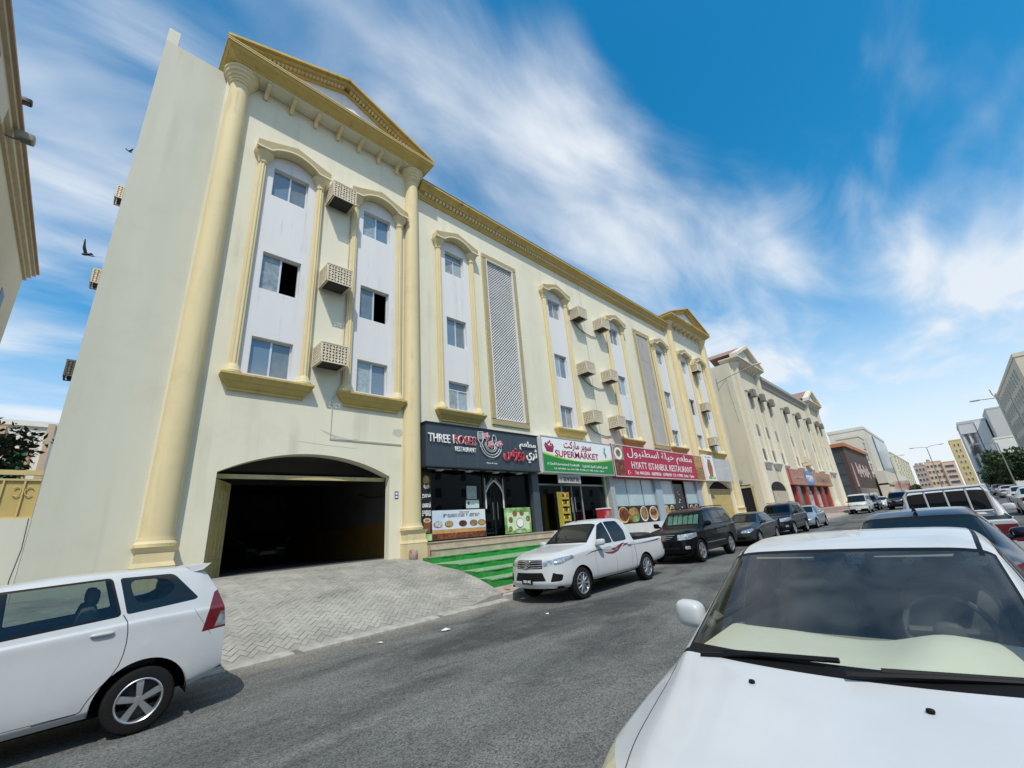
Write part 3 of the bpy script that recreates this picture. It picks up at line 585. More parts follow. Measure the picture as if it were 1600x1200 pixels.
def ex_hero(root, sp, M_, W, pm):
    beige = mat('dash_beige', (.68, .66, .57), .75, var=.05, vscale=3); seatm = mat('seat_beige', (.11, .11, .10), .9, var=.08, vscale=4); blk = M_['trim']
    d = MB(); nx, ny = 10, 40; V = []; Fc = []                # dashboard with instrument hump on the driver's side
    for i in range(nx+1):
        for j in range(ny+1):
            y = -.74+1.48*j/ny; t = i/nx; x = 1.33+.20*(y/.74)**2*.8+t*.80
            z = .965+.02*t+.10*math.exp(-((y+.37)/.22)**2)*math.sin(math.pi*min(1, t*1.05))**.7+.015*math.exp(-((y-.35)/.25)**2)*t-.5*max(0, t-.86)**1.2
            V.append((x, y, z))
    Fc = [(i*(ny+1)+j, (i+1)*(ny+1)+j, (i+1)*(ny+1)+j+1, i*(ny+1)+j+1) for i in range(nx) for j in range(ny)]; d.add(V, Fc); o = d.build('dashboard', beige, root, smooth=True, sharp=60)
    v = MB()
    for k in range(14): y = -.52+.08*k; xx = 1.40+.20*(y/.74)**2*.8; v.box(xx, xx+.012, y, y+.02, .968, .9715)
    v.build('defroster_slots', M_['dark'], o)
    f = MB(); f.box(2.17, 2.22, -.72, .72, .45, .95); f.build('dash_front', mat('dash_lower', (.28, .27, .22), .8), root)
    s = MB(); c = Vector((2.30, -.37, 1.00)); T_ = Matrix.Rotation(R(25), 4, 'Y'); pts = [c+T_ @ Vector((0, .185*math.cos(a), .185*math.sin(a))) for a in np.linspace(0, 2*math.pi, 33)]; s.tube(pts, .016, 8); s.tube([c+Vector((-.02, -.17, 0)), c, c+Vector((-.02, .17, 0))], .022, 6); V, Fc = blob(tuple(c+Vector((-.02, 0, -.01))), (.03, .07, .06), 2); s.add(V, Fc); s.build('steering_wheel', mat('wheel_grey', (.05, .05, .05), .6), root, smooth=True)
    for x, ys in ((2.72, (-.37, .37)), (3.62, (-.38, 0, .38))):
        for y in ys:
            q = MB(); V, Fc = blob((x+.10, y, .86), (.11, .25, .36), 2, .6); q.add(V, Fc); V, Fc = blob((x+.16, y, 1.22), (.06, .13, .09), 2, .6); q.add(V, Fc); V, Fc = blob((x-.20, y, .50), (.30, .26, .10), 2, .6); q.add(V, Fc); q.build('seat', seatm, root, smooth=True, sharp=70)
    t = MB(); t.box(1.36, 3.26, -.80, -.77, .25, .93); t.box(1.36, 3.26, .77, .80, .25, .93); t.box(1.36, 3.26, -.77, .77, .22, .26); t.build('door_cards', mat('door_card', (.16, .155, .13), .85), root)
    hl = MB(); hl.box(2.36, 3.5, -.55, .55, 1.43, 1.435); hl.build('headliner', mat('headliner', (.16, .155, .14), .95), root)
    for y in (-.33, .33): w = MB(); w.add([(2.20, y-.17, 1.395), (2.20, y+.17, 1.395), (2.36, y+.20, 1.425), (2.36, y-.20, 1.425)], [(0, 1, 2, 3)]); w.build('sun_visor', mat('visor', (.22, .21, .18), .9), root)
    m = MB(); V, Fc = blob((2.16, 0, 1.29), (.025, .12, .035), 2, .6); m.add(V, Fc); m.tube([(2.15, 0, 1.31), (2.2, 0, 1.39)], .012); m.build('inside_mirror', M_['dark'], root, smooth=True)
    def ws(y, u):                                             # a point on the windscreen at across y, up u (0..1)
        xx = sp['WS'][0]+u*(sp['WS'][1]-sp['WS'][0]); return (xx+.19*(y/W)**2-.02, y, float(np.interp(xx, *zip(*sp['ZR'])))*1.0+.022-.055*(y/W)**2)
    for a, b, piv in (((.62, .02), (.02, .035), .62), ((-.06, .02), (-.68, .06), -.06)):
        w = MB(); w.tube([ws(a[0], a[1]-.05), ws((a[0]+b[0])/2, .02), ws(b[0], b[1])], [.014, .011, .008], 6); w.tube([ws(a[0]-.12, .015), ws(b[0]-.05, b[1]+.01)], .012, 6); w.build('wiper', blk, root, smooth=True)
    for y in (.30, -.32): n = MB(); V, Fc = blob((1.12, y, .975), (.010, .014, .009), 2); n.add(V, Fc); n.build('washer_nozzle', blk, root, smooth=True)
import copy as _cp
HERO = _cp.deepcopy(SEDAN)
HERO.update(dusty=True, ZR=[(0, .67), (.10, .745), (.45, .855), (1.05, .96), (1.20, .985), (1.24, .99), (2.26, 1.45), (2.42, 1.485), (2.8, 1.512), (3.3, 1.495), (3.62, 1.42), (4.2, 1.08), (4.35, 1.06), (4.74, 1.01), (4.78, .96)], ZB=[(0, .61), (.45, .76), (1.2, .89), (1.9, .93), (3.7, .965), (4.78, .91)],
    YR=[(0, .5), (1.0, .66), (1.25, .745), (2.26, .675), (3.4, .64), (4.2, .68), (4.78, .6)], WS=(1.29, 2.25, 36), lines=[1.255, 1.29, 2.25, 3.60, 4.18], COWL=(1.255, 1.29, 33), mirror=(1.98, 1.06), msize=(.075, .10, .085))
HERO['cuts'] = [dict(c) for c in SEDAN['cuts'] if c['n'] not in ('side_window', 'window_trim')]
for c_ in HERO['cuts']:
    if c_['n'] == 'headlamp': c_.update(p=rounded([(.40, .60), (.78, .62), (.92, .70), (.92, .79), (.62, .755), (.42, .70)], .04), depth=.72, m=mat('headlamp_aged', (.50, .47, .33), .25, metal=.2, var=.3, vscale=10, coat=.6))
HERO['cuts'] = win([(1.80, .99), (2.36, 1.37), (2.66, 1.405), (2.66, 1.0)], .03, m='clear')+win([(2.73, 1.0), (2.73, 1.405), (3.22, 1.385), (3.56, 1.20), (3.60, 1.01)], .04, m='clear')+HERO['cuts']
for s_ in (1,):
    HERO['cuts'] += [dict(n='hood_seam', m='seam', ax='z', p=q, paint_only=True, zmin=.5) for q in strip([(.30, .60), (.7, .675), (1.20, .745), (1.33, .77)], .007)]
HERO['cuts'] += [dict(n='roof_moulding', m='trim', ax='z', p=q, zmin=1.3) for q in strip([(2.22, .615), (2.6, .615), (3.2, .60), (3.55, .575)], .022)]
HILUX = _cp.deepcopy(PICKUP); HILUX['msize'] = (.08, .12, .08)
RSTR = mat('stripe_red', (.20, .012, .03), .35, coat=.6); KSTR = mat('stripe_black', (.02, .02, .02), .35, coat=.6)
for pts, w_, m_ in (([(1.22, .945), (1.5, 1.0), (1.8, 1.02), (2.1, .985), (2.4, .955), (2.7, .985), (2.98, 1.065), (3.1, 1.075)], [.006, .022, .028, .018, .016, .014, .012, .004], KSTR), ([(1.95, .965), (2.15, .915), (2.40, .895), (2.65, .935), (2.92, 1.04)], [.004, .045, .065, .06, .006], RSTR),
                    ([(2.52, .99), (2.72, 1.02), (2.95, 1.075), (3.05, 1.09)], [.004, .05, .045, .004], RSTR), ([(2.9, 1.0), (3.08, 1.045), (3.22, 1.055), (3.32, 1.03)], [.004, .05, .045, .006], RSTR), ([(2.05, 1.03), (2.25, 1.05), (2.42, 1.045)], [.004, .03, .004], mat('stripe_grey', (.30, .30, .31), .35)),
                    ([(3.36, 1.0), (3.9, 1.0), (4.5, 1.01), (4.95, 1.03), (5.15, 1.055)], [.008, .016, .03, .045, .01], KSTR)):
    HILUX['cuts'] += [dict(n='body_stripe', m=m_, ax='y', p=q, paint_only=True) for q in strip(pts, w_)]
EX = dict(sedan=ex_sedan, mpv=ex_mpv, pickup=ex_hilux, suv=ex_landcruiser, van=ex_van)

# ------------------------------------------------------------------ ground, road, pavements
def sheet(name, xs, ys, zf, m, kind='structure', parent=None):
    V = [(x, y, zf(x, y)) for x in xs for y in ys]; ny = len(ys)
    Fc = [(i*ny+j, (i+1)*ny+j, (i+1)*ny+j+1, i*ny+j+1) for i in range(len(xs)-1) for j in range(ny-1)]
    o = link(name, make_mesh(name, V, Fc, m), parent)
    if kind and parent is None: o['kind'] = kind
    return o
def asphalt_mat():
    m = bpy.data.materials.new('asphalt'); m.use_nodes = True; nt = m.node_tree; N = nt.nodes; L = nt.links; b = N['Principled BSDF']; b.inputs['Roughness'].default_value = .88; b.inputs['Specular IOR Level'].default_value = .35
    tc = N.new('ShaderNodeTexCoord')
    def noise(sc, det, rg=.6, scale=(1, 1, 1), dist=0):
        mp = N.new('ShaderNodeMapping'); mp.inputs['Scale'].default_value = scale; L.new(tc.outputs['Object'], mp.inputs[0]); t = N.new('ShaderNodeTexNoise'); t.inputs['Scale'].default_value = sc; t.inputs['Detail'].default_value = det; t.inputs['Roughness'].default_value = rg; t.inputs['Distortion'].default_value = dist; L.new(mp.outputs[0], t.inputs['Vector']); return t.outputs['Fac']
    def rng(v, a, b_, c, d):
        x = N.new('ShaderNodeMapRange'); x.inputs[1].default_value = a; x.inputs[2].default_value = b_; x.inputs[3].default_value = c; x.inputs[4].default_value = d; L.new(v, x.inputs[0]); return x.outputs[0]
    def mul(a, b_):
        x = N.new('ShaderNodeMath'); x.operation = 'MULTIPLY'; L.new(a, x.inputs[0])
        if hasattr(b_, 'is_output'): L.new(b_, x.inputs[1])
        else: x.inputs[1].default_value = b_
        return x.outputs[0]
    def mixc(f, a, c):
        x = N.new('ShaderNodeMix'); x.data_type = 'RGBA'; L.new(f, x.inputs[0])
        for i, v in ((6, a), (7, c)):
            if hasattr(v, 'is_output'): L.new(v, x.inputs[i])
            else: x.inputs[i].default_value = (*v, 1)
        return x.outputs[2]
    patch = rng(noise(.5, 6, .62, (.45, 1, 1), 1.0), .42, .62, 0, 1)        # long oil and tyre stains along the lane
    base = mixc(patch, (.134, .138, .128), (.052, .055, .054))
    dust = rng(noise(1.3, 7, .7), .50, .78, 0, .55); base = mixc(dust, base, (.20, .188, .165))
    sep = N.new('ShaderNodeSeparateXYZ'); L.new(tc.outputs['Object'], sep.inputs[0])
    edge = rng(sep.outputs[1], 7.9, 8.75, 0, .75); edge2 = mul(edge, rng(noise(2.2, 6, .7), .3, .6, .35, 1)); base = mixc(edge2, base, (.27, .245, .20))   # sand swept to the gutter
    spot = N.new('ShaderNodeTexVoronoi'); spot.inputs['Scale'].default_value = .55; L.new(tc.outputs['Object'], spot.inputs['Vector']); oil = mul(rng(spot.outputs['Distance'], .10, .26, .85, 0), rng(noise(5, 5, .7), .35, .6, .2, 1)); base = mixc(oil, base, (.035, .036, .036))     # oil drips
    trk = N.new('ShaderNodeMath'); trk.operation = 'PINGPONG'; L.new(sep.outputs[1], trk.inputs[0]); trk.inputs[1].default_value = .9; tm = mul(rng(trk.outputs[0], .0, .35, .30, 0), rng(noise(.8, 4, .6, (.15, 1, 1)), .4, .6, 0, 1)); base = mixc(tm, base, (.06, .06, .06))     # polished wheel tracks
    vo = N.new('ShaderNodeTexVoronoi'); vo.inputs['Scale'].default_value = 75; L.new(tc.outputs['Object'], vo.inputs['Vector'])
    sp = N.new('ShaderNodeSeparateColor'); L.new(vo.outputs['Color'], sp.inputs[0])
    agg = rng(sp.outputs[0], 0, 1, .48, 1.6); cb = N.new('ShaderNodeCombineXYZ')
    for i in range(3): L.new(agg, cb.inputs[i])
    x = N.new('ShaderNodeMix'); x.data_type = 'RGBA'; x.blend_type = 'MULTIPLY'; x.inputs[0].default_value = 1; L.new(base, x.inputs[6]); L.new(cb.outputs[0], x.inputs[7])
    cr = N.new('ShaderNodeTexVoronoi'); cr.feature = 'DISTANCE_TO_EDGE'; cr.inputs['Scale'].default_value = .42; mp = N.new('ShaderNodeMapping'); mp.inputs['Scale'].default_value = (.6, 1.1, 1)
    wn = N.new('ShaderNodeTexNoise'); wn.inputs['Scale'].default_value = 2.0; wn.inputs['Detail'].default_value = 6; L.new(tc.outputs['Object'], wn.inputs['Vector'])
    va = N.new('ShaderNodeVectorMath'); va.operation = 'MULTIPLY_ADD'; L.new(wn.outputs['Color'], va.inputs[0]); va.inputs[1].default_value = (1.1, 1.1, 0); L.new(tc.outputs['Object'], va.inputs[2]); L.new(va.outputs[0], mp.inputs[0]); L.new(mp.outputs[0], cr.inputs['Vector'])
    crack = mul(rng(cr.outputs['Distance'], 0.0, .006, .75, 0), rng(noise(.35, 3), .48, .62, 0, 1)); fin_ = mixc(crack, x.outputs[2], (.035, .035, .035))
    L.new(fin_, b.inputs['Base Color'])
    bn = N.new('ShaderNodeBump'); bn.inputs['Strength'].default_value = .55; bn.inputs['Distance'].default_value = .012; L.new(vo.outputs['Distance'], bn.inputs['Height']); L.new(bn.outputs[0], b.inputs['Normal'])
    return m
GXS = [-600, -200, -80, -40, -20, -10, 0, 10, 20, 30, 40, 60, 80, 110, 150, 250, 500, 1000, 2200]
KERB_Y = 8.75
sheet('ground', GXS, [-2000, -400, -60, -30, 0, 8, 14, 30, 60, 400, 2000], lambda x, y: gz(x)-.03, mat('sandy_ground', (.36, .31, .24), .95, var=.2, vscale=.6, bump=.3, bscale=15))
sheet('road', GXS, [-34, -20, -8, -3, 0, 3, 6, KERB_Y+.3], lambda x, y: gz(x), asphalt_mat())

CONC = mat('kerb_concrete', (.40, .385, .35), .9, var=.22, vscale=4, bump=.35, bscale=30, stain=((.16, .15, .14), .6, 2.2))
def bevel_box(x0, x1, y0, y1, z0, z1, r=.02):
    m = MB(); V = []
    for z, i in ((z0, 0), (z1-r, 0), (z1, r)):
        V += [(x0+i, y0+i, z), (x1-i, y0+i, z), (x1-i, y1-i, z), (x0+i, y1-i, z)]
    Fc = [(8, 9, 10, 11)]+[(a+k, a+(k+1) % 4, a+4+(k+1) % 4, a+4+k) for a in (0, 4) for k in range(4)]
    return m.add(V, Fc)
kerb = empty('kerb'); kerb['kind'] = 'structure'
kproto = None
for i in range(72):
    x0 = 8.12+i*1.0
    if kproto is None: kproto = bevel_box(.006, .994, KERB_Y, KERB_Y+.18, -.05, .175, .025).build('kerb_stone', CONC, kerb); o = kproto
    else: o = kproto.copy(); COL.objects.link(o); o.parent = kerb
    o.location = (x0, random.uniform(-.008, .008), gz(x0)+random.uniform(-.012, .004)); o.rotation_euler = (0, -.01, random.uniform(-.006, .006))
low = None
for i in range(15):                                           # dropped kerb along the driveway
    x0 = 8.10-(i+1)*1.0
    if low is None: low = bevel_box(.006, .994, KERB_Y-.04, KERB_Y+.26, -.06, .055, .03).build('kerb_stone', mat('kerb_concrete_pale', (.36, .35, .31), .92, var=.3, vscale=4, bump=.6, bscale=18, stain=((.19, .18, .16), .85, 2.0)), kerb); o = low
    else: o = low.copy(); COL.objects.link(o); o.parent = kerb
    o.location = (x0, .02*math.sin(i*1.7), gz(x0)+.004*math.sin(i*2.3)); o.rotation_euler = (0, -.01, random.uniform(-.01, .01))

def dxy(x, y):
    """driveway height; its right side lifts to meet the pavement"""
    t = min(1, max(0, (x-6.6)/1.5)); t = t*t*(3-2*t); z = dz(y)+gz(x)*max(0, (9.6-y))
    return z+t*max(0, float(np.interp(y, [KERB_Y+.18, 9.45, 10.02, 10.8, 12.3, 13.0], [.25, .45, .63, .81, .985, 1.11]))-z)
DRIVE = [(KERB_Y+.2, .05), (9.4, .26), (10.0, .47), (10.8, .70), (12.0, .97), (12.8, 1.10), (13.75, 1.20), (14.2, 1.20)]
def dz(y): return float(np.interp(y, [p[0] for p in DRIVE], [p[1] for p in DRIVE]))
sheet('driveway', [-9.0, -4, 0, 4, 6.6, 6.9, 7.2, 7.5, 7.8, 8.13], [KERB_Y+.199, KERB_Y+.2, 9.1, 9.25, 9.4, 9.6, 9.8, 10.0, 10.2, 10.4, 10.8, 11.4, 12.0, 12.4, 12.8, 13.75, 14.2], lambda x, y: dxy(x, y) if y > KERB_Y+.1995 else -.2, mat('driveway_mortar', (.27, .26, .225), .95, var=.15, vscale=6, bump=.3, bscale=40))
drive = bpy.data.objects['driveway']
def paver_mat():
    m = bpy.data.materials.new('paver_concrete'); m.use_nodes = True; nt = m.node_tree; N = nt.nodes; L = nt.links; b = N['Principled BSDF']; b.inputs['Roughness'].default_value = .92
    oi = N.new('ShaderNodeObjectInfo'); ge = N.new('ShaderNodeNewGeometry'); ad = N.new('ShaderNodeMath'); ad.operation = 'ADD'; L.new(oi.outputs['Random'], ad.inputs[0]); L.new(ge.outputs['Random Per Island'], ad.inputs[1]); fr = N.new('ShaderNodeMath'); fr.operation = 'FRACT'; L.new(ad.outputs[0], fr.inputs[0])
    r = N.new('ShaderNodeValToRGB'); r.color_ramp.elements[0].color = (.30, .29, .25, 1); r.color_ramp.elements[1].color = (.345, .335, .29, 1); L.new(fr.outputs[0], r.inputs[0])
    n = N.new('ShaderNodeTexNoise'); n.inputs['Scale'].default_value = .9; n.inputs['Detail'].default_value = 7; n.inputs['Roughness'].default_value = .65; L.new(ge.outputs['Position'], n.inputs['Vector'])
    mr = N.new('ShaderNodeMapRange'); mr.inputs[1].default_value = .38; mr.inputs[2].default_value = .66; mr.inputs[3].default_value = 1.06; mr.inputs[4].default_value = .64; L.new(n.outputs['Fac'], mr.inputs[0])
    cb = N.new('ShaderNodeCombineXYZ'); [L.new(mr.outputs[0], cb.inputs[i]) for i in range(3)]
    x = N.new('ShaderNodeMix'); x.data_type = 'RGBA'; x.blend_type = 'MULTIPLY'; x.inputs[0].default_value = 1; L.new(r.outputs[0], x.inputs[6]); L.new(cb.outputs[0], x.inputs[7]); L.new(x.outputs[2], b.inputs['Base Color'])
    return m
PAVER = paver_mat()
def pavers():
    """herringbone blocks; the nearest 300 are objects, the rest one part"""
    s = .10; c45 = math.sqrt(.5); out = []
    for a in range(-70, 150):
        for b in range(-70, 150):
            k = (a-b) % 4
            if k == 0: cx, cy, rot = a+1.0, b+.5, 0
            elif k == 3: cx, cy, rot = a+.5, b+1.0, 1
            else: continue
            u, v = cx*s, cy*s; x = (u-v)*c45+1.6; y = (u+v)*c45+8.0
            if -1.2 < x < 8.02 and KERB_Y+.30 < y < 13.55: out.append((x, y, rot))
    cam = np.array([0, 0]); out.sort(key=lambda p: (p[0]*p[0]+p[1]*p[1]) if p[0] > 1.9 else 1e6+p[1])
    g = .0014; proto = None; rest = MB()
    for i, (x, y, rot) in enumerate(out):
        sl_ = math.atan2(dxy(x, y+.1)-dxy(x, y-.1), .2); sx_ = -math.atan2(dxy(x+.1, y)-dxy(x-.1, y), .2); z = dxy(x, y)+.002+random.uniform(-.0025, .0025)
        M4 = Matrix.Translation((x, y, z)) @ Matrix.Rotation(sx_, 4, 'Y') @ Matrix.Rotation(sl_+random.uniform(-.02, .02), 4, 'X') @ Matrix.Rotation(R(45)+rot*math.pi/2+random.uniform(-.025, .025), 4, 'Z')
        if i < 300:
            if proto is None: proto = bevel_box(-s+g, s-g, -s/2+g, s/2-g, -.03, .009, .0025).build('paver', PAVER, drive); o = proto
            else: o = proto.copy(); COL.objects.link(o); o.parent = drive
            o.matrix_local = M4
        else:
            bb = bevel_box(-s+g, s-g, -s/2+g, s/2-g, -.03, .009, .0025); rest.add([M4 @ Vector(v) for v in bb.V], bb.F)
    o = rest.build('paver_field', PAVER, drive, fix=False); o['kind'] = 'stuff'
pavers()

# green carpeted steps and stone steps to the shops
def steps():
    grn = mat('green_carpet', (.014, .29, .035), .95, var=.25, vscale=3, bump=1.0, bscale=120, stain=((.28, .30, .22), .35, 4.0))
    sunlit = mat('green_carpet_worn', (.20, .37, .19), .95, var=.3, vscale=5, bump=.8, bscale=120, stain=((.36, .35, .27), .75, 3.5))  # paler copy of the carpet: sun on the treads put into the colour
    stone = mat('beige_step_stone', (.43, .36, .26), .7, var=.18, vscale=3, bump=.1, stain=((.25, .2, .14), .4, 2.0))
    st = empty('entrance_steps'); st['kind'] = 'structure'
    x0, x1 = 8.14, 21.0
    lev = [(9.40, .30, .57), (10.02, .55, .76), (10.78, .74, .955), (12.38, .93, 1.157)]
    ends = [10.02, 10.78, 12.38, 12.62]
    for (y, za, zb), ye in zip(lev, ends):
        b = MB(); b.box(x0, x1, y, ye+.05, za-.35, zb-.012); o = b.build('step', grn, st)
        t = MB(); n = 60                                      # tread carpet, its sunlight painted as paler green, slightly wavy at its nose
        V = []; Fc = []
        for i in range(n+1):
            x = x0+(x1-x0)*i/n; wv = .012*math.sin(i*1.3)+random.uniform(-.006, .006)
            V += [(x, y-.02+wv, zb-.035), (x, y-.026+wv, zb-.005), (x, y+.01, zb+.002), (x, ye, zb+.004)]
        for i in range(n):
            for k in range(3): a = i*4+k; Fc.append((a, a+4, a+5, a+1))
        t.add(V, Fc); t.build('tread_carpet', sunlit, o)
    for y, za, zb, ye in ((12.62, 1.10, 1.38, 12.90), (12.90, 1.35, 1.60, 13.9)):
        b = MB(); b.box(8.62, 15.0, y, ye+.05, za-.3, zb-.03); b.box(8.60, 15.0, y-.03, ye, zb-.028, zb); b.build('stone_step', stone, st)
    b = MB(); b.box(15.02, 21.0, 12.66, 13.9, 1.0, 1.597); b.build('landing', mat('white_step_stone', (.62, .62, .60), .6, var=.1), st)
steps()
PINK = mat('pink_pavement', (.36, .285, .25), .92, var=.18, vscale=2.5, bump=.35, bscale=25, stain=((.2, .18, .16), .5, 1.5))
def pav_z(x, y): return gz(x)+float(np.interp(y, [KERB_Y+.18, 9.4, 14.0], [.17, .27, .34]))
sheet('pavement', [8.12, 15, 21, 30, 43, 60, 80, 110, 150], [KERB_Y+.18, 9.4, 11, 13.9], pav_z, PINK)
for o, x in ((bpy.data.objects['pavement'], 0),):
    j = MB()
    for k in range(40):
        xx = 8.4+k*.6; j.box(xx, xx+.012, KERB_Y+.2, 9.39, pav_z(xx, 9.2)-.02, pav_z(xx, 9.2)+.004)
    j.build('paving_joint', mat('joint_dark', (.15, .13, .12), .95), o)['kind'] = 'stuff'

# ------------------------------------------------------------------ the apartment building with the shops
FY = 13.70                                                    # plane of the main front
CREAM = mat('wall_cream', (.715, .68, .53), .9, drips=((.47, .44, .34), .65, 2.2), var=.06, vscale=.7, bump=.10, bscale=55, streak=True, stain=((.54, .51, .40), .4, .55))
CREAM2 = mat('wall_cream_gable', (.63, .62, .51), .9, drips=((.46, .44, .36), .5, 2.0), var=.05, vscale=.6, bump=.10, bscale=55, streak=True, stain=((.50, .47, .38), .35, .5))
YEL = mat('trim_yellow', (.66, .555, .32), .8, drips=((.44, .35, .19), .7, 5.0), var=.07, vscale=1.2, bump=.06, streak=True, stain=((.40, .33, .2), .3, 1.0))
MUST = mat('trim_mustard', (.52, .38, .12), .85, drips=((.24, .17, .07), .85, 4.0), var=.10, vscale=1.5, stain=((.30, .24, .12), .35, 1.4))
WHITEP = mat('panel_white', (.70, .695, .69), .85, drips=((.47, .46, .43), .75, 4.5), var=.035, vscale=.8, streak=True, bump=.05, stain=((.6, .6, .58), .3, .6))
ALU = mat('window_aluminium', (.66, .67, .68), .4, metal=.4)
def pane_mat(name, col, var=.0, vs=3.0): return mat(name, col, .06, var=var, vscale=vs, spec=1.0, coat=.6)
PANES = [pane_mat('pane_blue', (.14, .20, .26)), pane_mat('pane_grey', (.16, .19, .20), .25, 2.2), pane_mat('pane_curtain', (.27, .29, .28), .35, 5.0), pane_mat('pane_pale', (.30, .36, .37), .25, 9.0)]
DARKROOM = mat('dark_room', (.01, .01, .01), 1.0)  # near-black: the dark of unlit interiors put into the colour
def wall_with_holes(m, x0, x1, z0, z1, y, holes, depth):
    xs = sorted({x0, x1}|{min(max(v, x0), x1) for h in holes for v in h[:2]}); zs = sorted({z0, z1}|{min(max(v, z0), z1) for h in holes for v in h[2:4]})
    for i in range(len(xs)-1):
        for j in range(len(zs)-1):
            cx, cz = (xs[i]+xs[i+1])/2, (zs[j]+zs[j+1])/2
            if any(h[0] < cx < h[1] and h[2] < cz < h[3] for h in holes): continue
            m.add([(xs[i], y, zs[j]), (xs[i+1], y, zs[j]), (xs[i+1], y, zs[j+1]), (xs[i], y, zs[j+1])], [(0, 1, 2, 3)])
    for h in holes:
        a, b, c, d = h[:4]; V = [(a, y, c), (b, y, c), (b, y, d), (a, y, d)]; V2 = [(p[0], y+depth, p[2]) for p in V]
        m.add(V+V2, [(0, 4, 5, 1), (1, 5, 6, 2), (2, 6, 7, 3), (3, 7, 4, 0)])
def frustum(m, t, b, zt, zb):
    """t, b: (x0,x1,y0,y1) rectangles at the top and bottom height"""
    V = [(t[0], t[2], zt), (t[1], t[2], zt), (t[1], t[3], zt), (t[0], t[3], zt), (b[0], b[2], zb), (b[1], b[2], zb), (b[1], b[3], zb), (b[0], b[3], zb)]
    m.add(V, [(0, 1, 2, 3), (7, 6, 5, 4), (0, 4, 5, 1), (1, 5, 6, 2), (2, 6, 7, 3), (3, 7, 4, 0)])
ROWS = [(13.38, 14.58), (9.67, 11.05), (6.76, 7.98)]          # window bottoms and tops
TW, BW = 1.18, 1.10
BAYS = []                                                     # (centre x, wall y, hood width)
def hood_material():
    m = bpy.data.materials.new('hood_patterned'); m.use_nodes = True; nt = m.node_tree; N = nt.nodes; L = nt.links; b = N['Principled BSDF']; b.inputs['Roughness'].default_value = .85
    tc = N.new('ShaderNodeTexCoord'); mp = N.new('ShaderNodeMapping'); mp.inputs['Rotation'].default_value = (R(90), 0, 0); L.new(tc.outputs['Object'], mp.inputs[0])
    br = N.new('ShaderNodeTexBrick'); br.inputs['Scale'].default_value = 11; br.inputs['Color1'].default_value = (.64, .54, .32, 1); br.inputs['Color2'].default_value = (.58, .48, .27, 1); br.inputs['Mortar'].default_value = (.40, .31, .14, 1); br.inputs['Mortar Size'].default_value = .035; L.new(mp.outputs[0], br.inputs['Vector'])
    L.new(br.outputs['Color'], b.inputs['Base Color']); bn = N.new('ShaderNodeBump'); bn.invert = True; bn.inputs['Strength'].default_value = .8; bn.inputs['Distance'].default_value = .02; L.new(br.outputs['Fac'], bn.inputs['Height']); L.new(bn.outputs[0], b.inputs['Normal']); return m
HOODM = hood_material()
BUILD = empty('apartment_building')
PROTO = {}
def shared(key, fn, parent, loc):
    """first call builds, later calls copy with the same mesh"""
    if key not in PROTO: PROTO[key] = fn(parent); o = PROTO[key]
    else: o = PROTO[key].copy(); COL.objects.link(o); o.parent = parent
    o.location = loc; return o
def colonette(parent):
    m = MB(); n = 32; z0, z1 = 6.62, 14.45; V = []; Fc = []
    for z in (z0+.28, z1-.02):
        for i in range(n): r = .132 if i % 4 in (0, 1) else .112; t = 2*math.pi*i/n; V.append((r*math.cos(t), r*math.sin(t), z))
    Fc = [(i, (i+1) % n, n+(i+1) % n, n+i) for i in range(n)]; m.add(V, Fc)
    m.lathe([(.24, z0), (.24, z0+.08), (.20, z0+.12), (.185, z0+.19), (.15, z0+.25), (.135, z0+.30)], n=24)
    m.lathe([(.135, z1-.05), (.16, z1), (.15, z1+.04), (.17, z1+.12), (.22, z1+.24), (.29, z1+.34), (.31, z1+.44)], n=24)
    return m.build('colonette', YEL, parent, smooth=True, sharp=25)
def hood(parent):
    m = MB(); up = [(-1.24, 14.87), (-1.24, 15.16), (-.98, 15.22), (0, 15.56), (.98, 15.22), (1.24, 15.16), (1.24, 14.87)]
    def arch(k, zo): return [(x, zo+.36*max(0, math.cos(x/.80*math.pi/2))**.75 if abs(x) < .80 else zo) for x in np.linspace(.86, -.86, k)]
    lo = arch(25, 14.87)
    m.mi = 1; m.prism(up+lo, -.40, -.385, 'y')                 # patterned face
    m.mi = 0; m.prism(up+lo, -.384, -.0, 'y')
    lip = arch(25, 14.87); inn = [(x, z+.045) for x, z in lip]
    path = [(-1.27, 14.865)]+lip[::-1]+[(1.27, 14.865)]; V = []; Fc = []
    for x, z in path: V += [(x, -.43, z-.012), (x, -.43, z+.035), (x, -.37, z+.035), (x, -.37, z-.012)]
    for i in range(len(path)-1):
        for k in range(4): a = i*4; Fc.append((a+k, a+(k+1) % 4, a+4+(k+1) % 4, a+4+k))
    m.mi = 2; m.add(V, Fc); m.mi = 0
    return m.build('arched_hood', [YEL, HOODM, mat('hood_lip', (.75, .68, .50), .8)], parent)
def sill(parent):
    m = MB(); w = 1.27
    frustum(m, (-w, w, -.31, 0), (-w, w, -.31, 0), 6.62, 6.56)
    frustum(m, (-w+.01, w-.01, -.30, 0), (-w+.10, w-.10, -.22, 0), 6.559, 6.40)
    frustum(m, (-w+.12, w-.12, -.20, 0), (-w+.27, w-.27, -.07, 0), 6.399, 6.22)
    frustum(m, (-w+.25, w-.25, -.09, 0), (-w+.25, w-.25, -.09, 0), 6.219, 6.16)
    return m.build('bay_sill', MUST, parent)
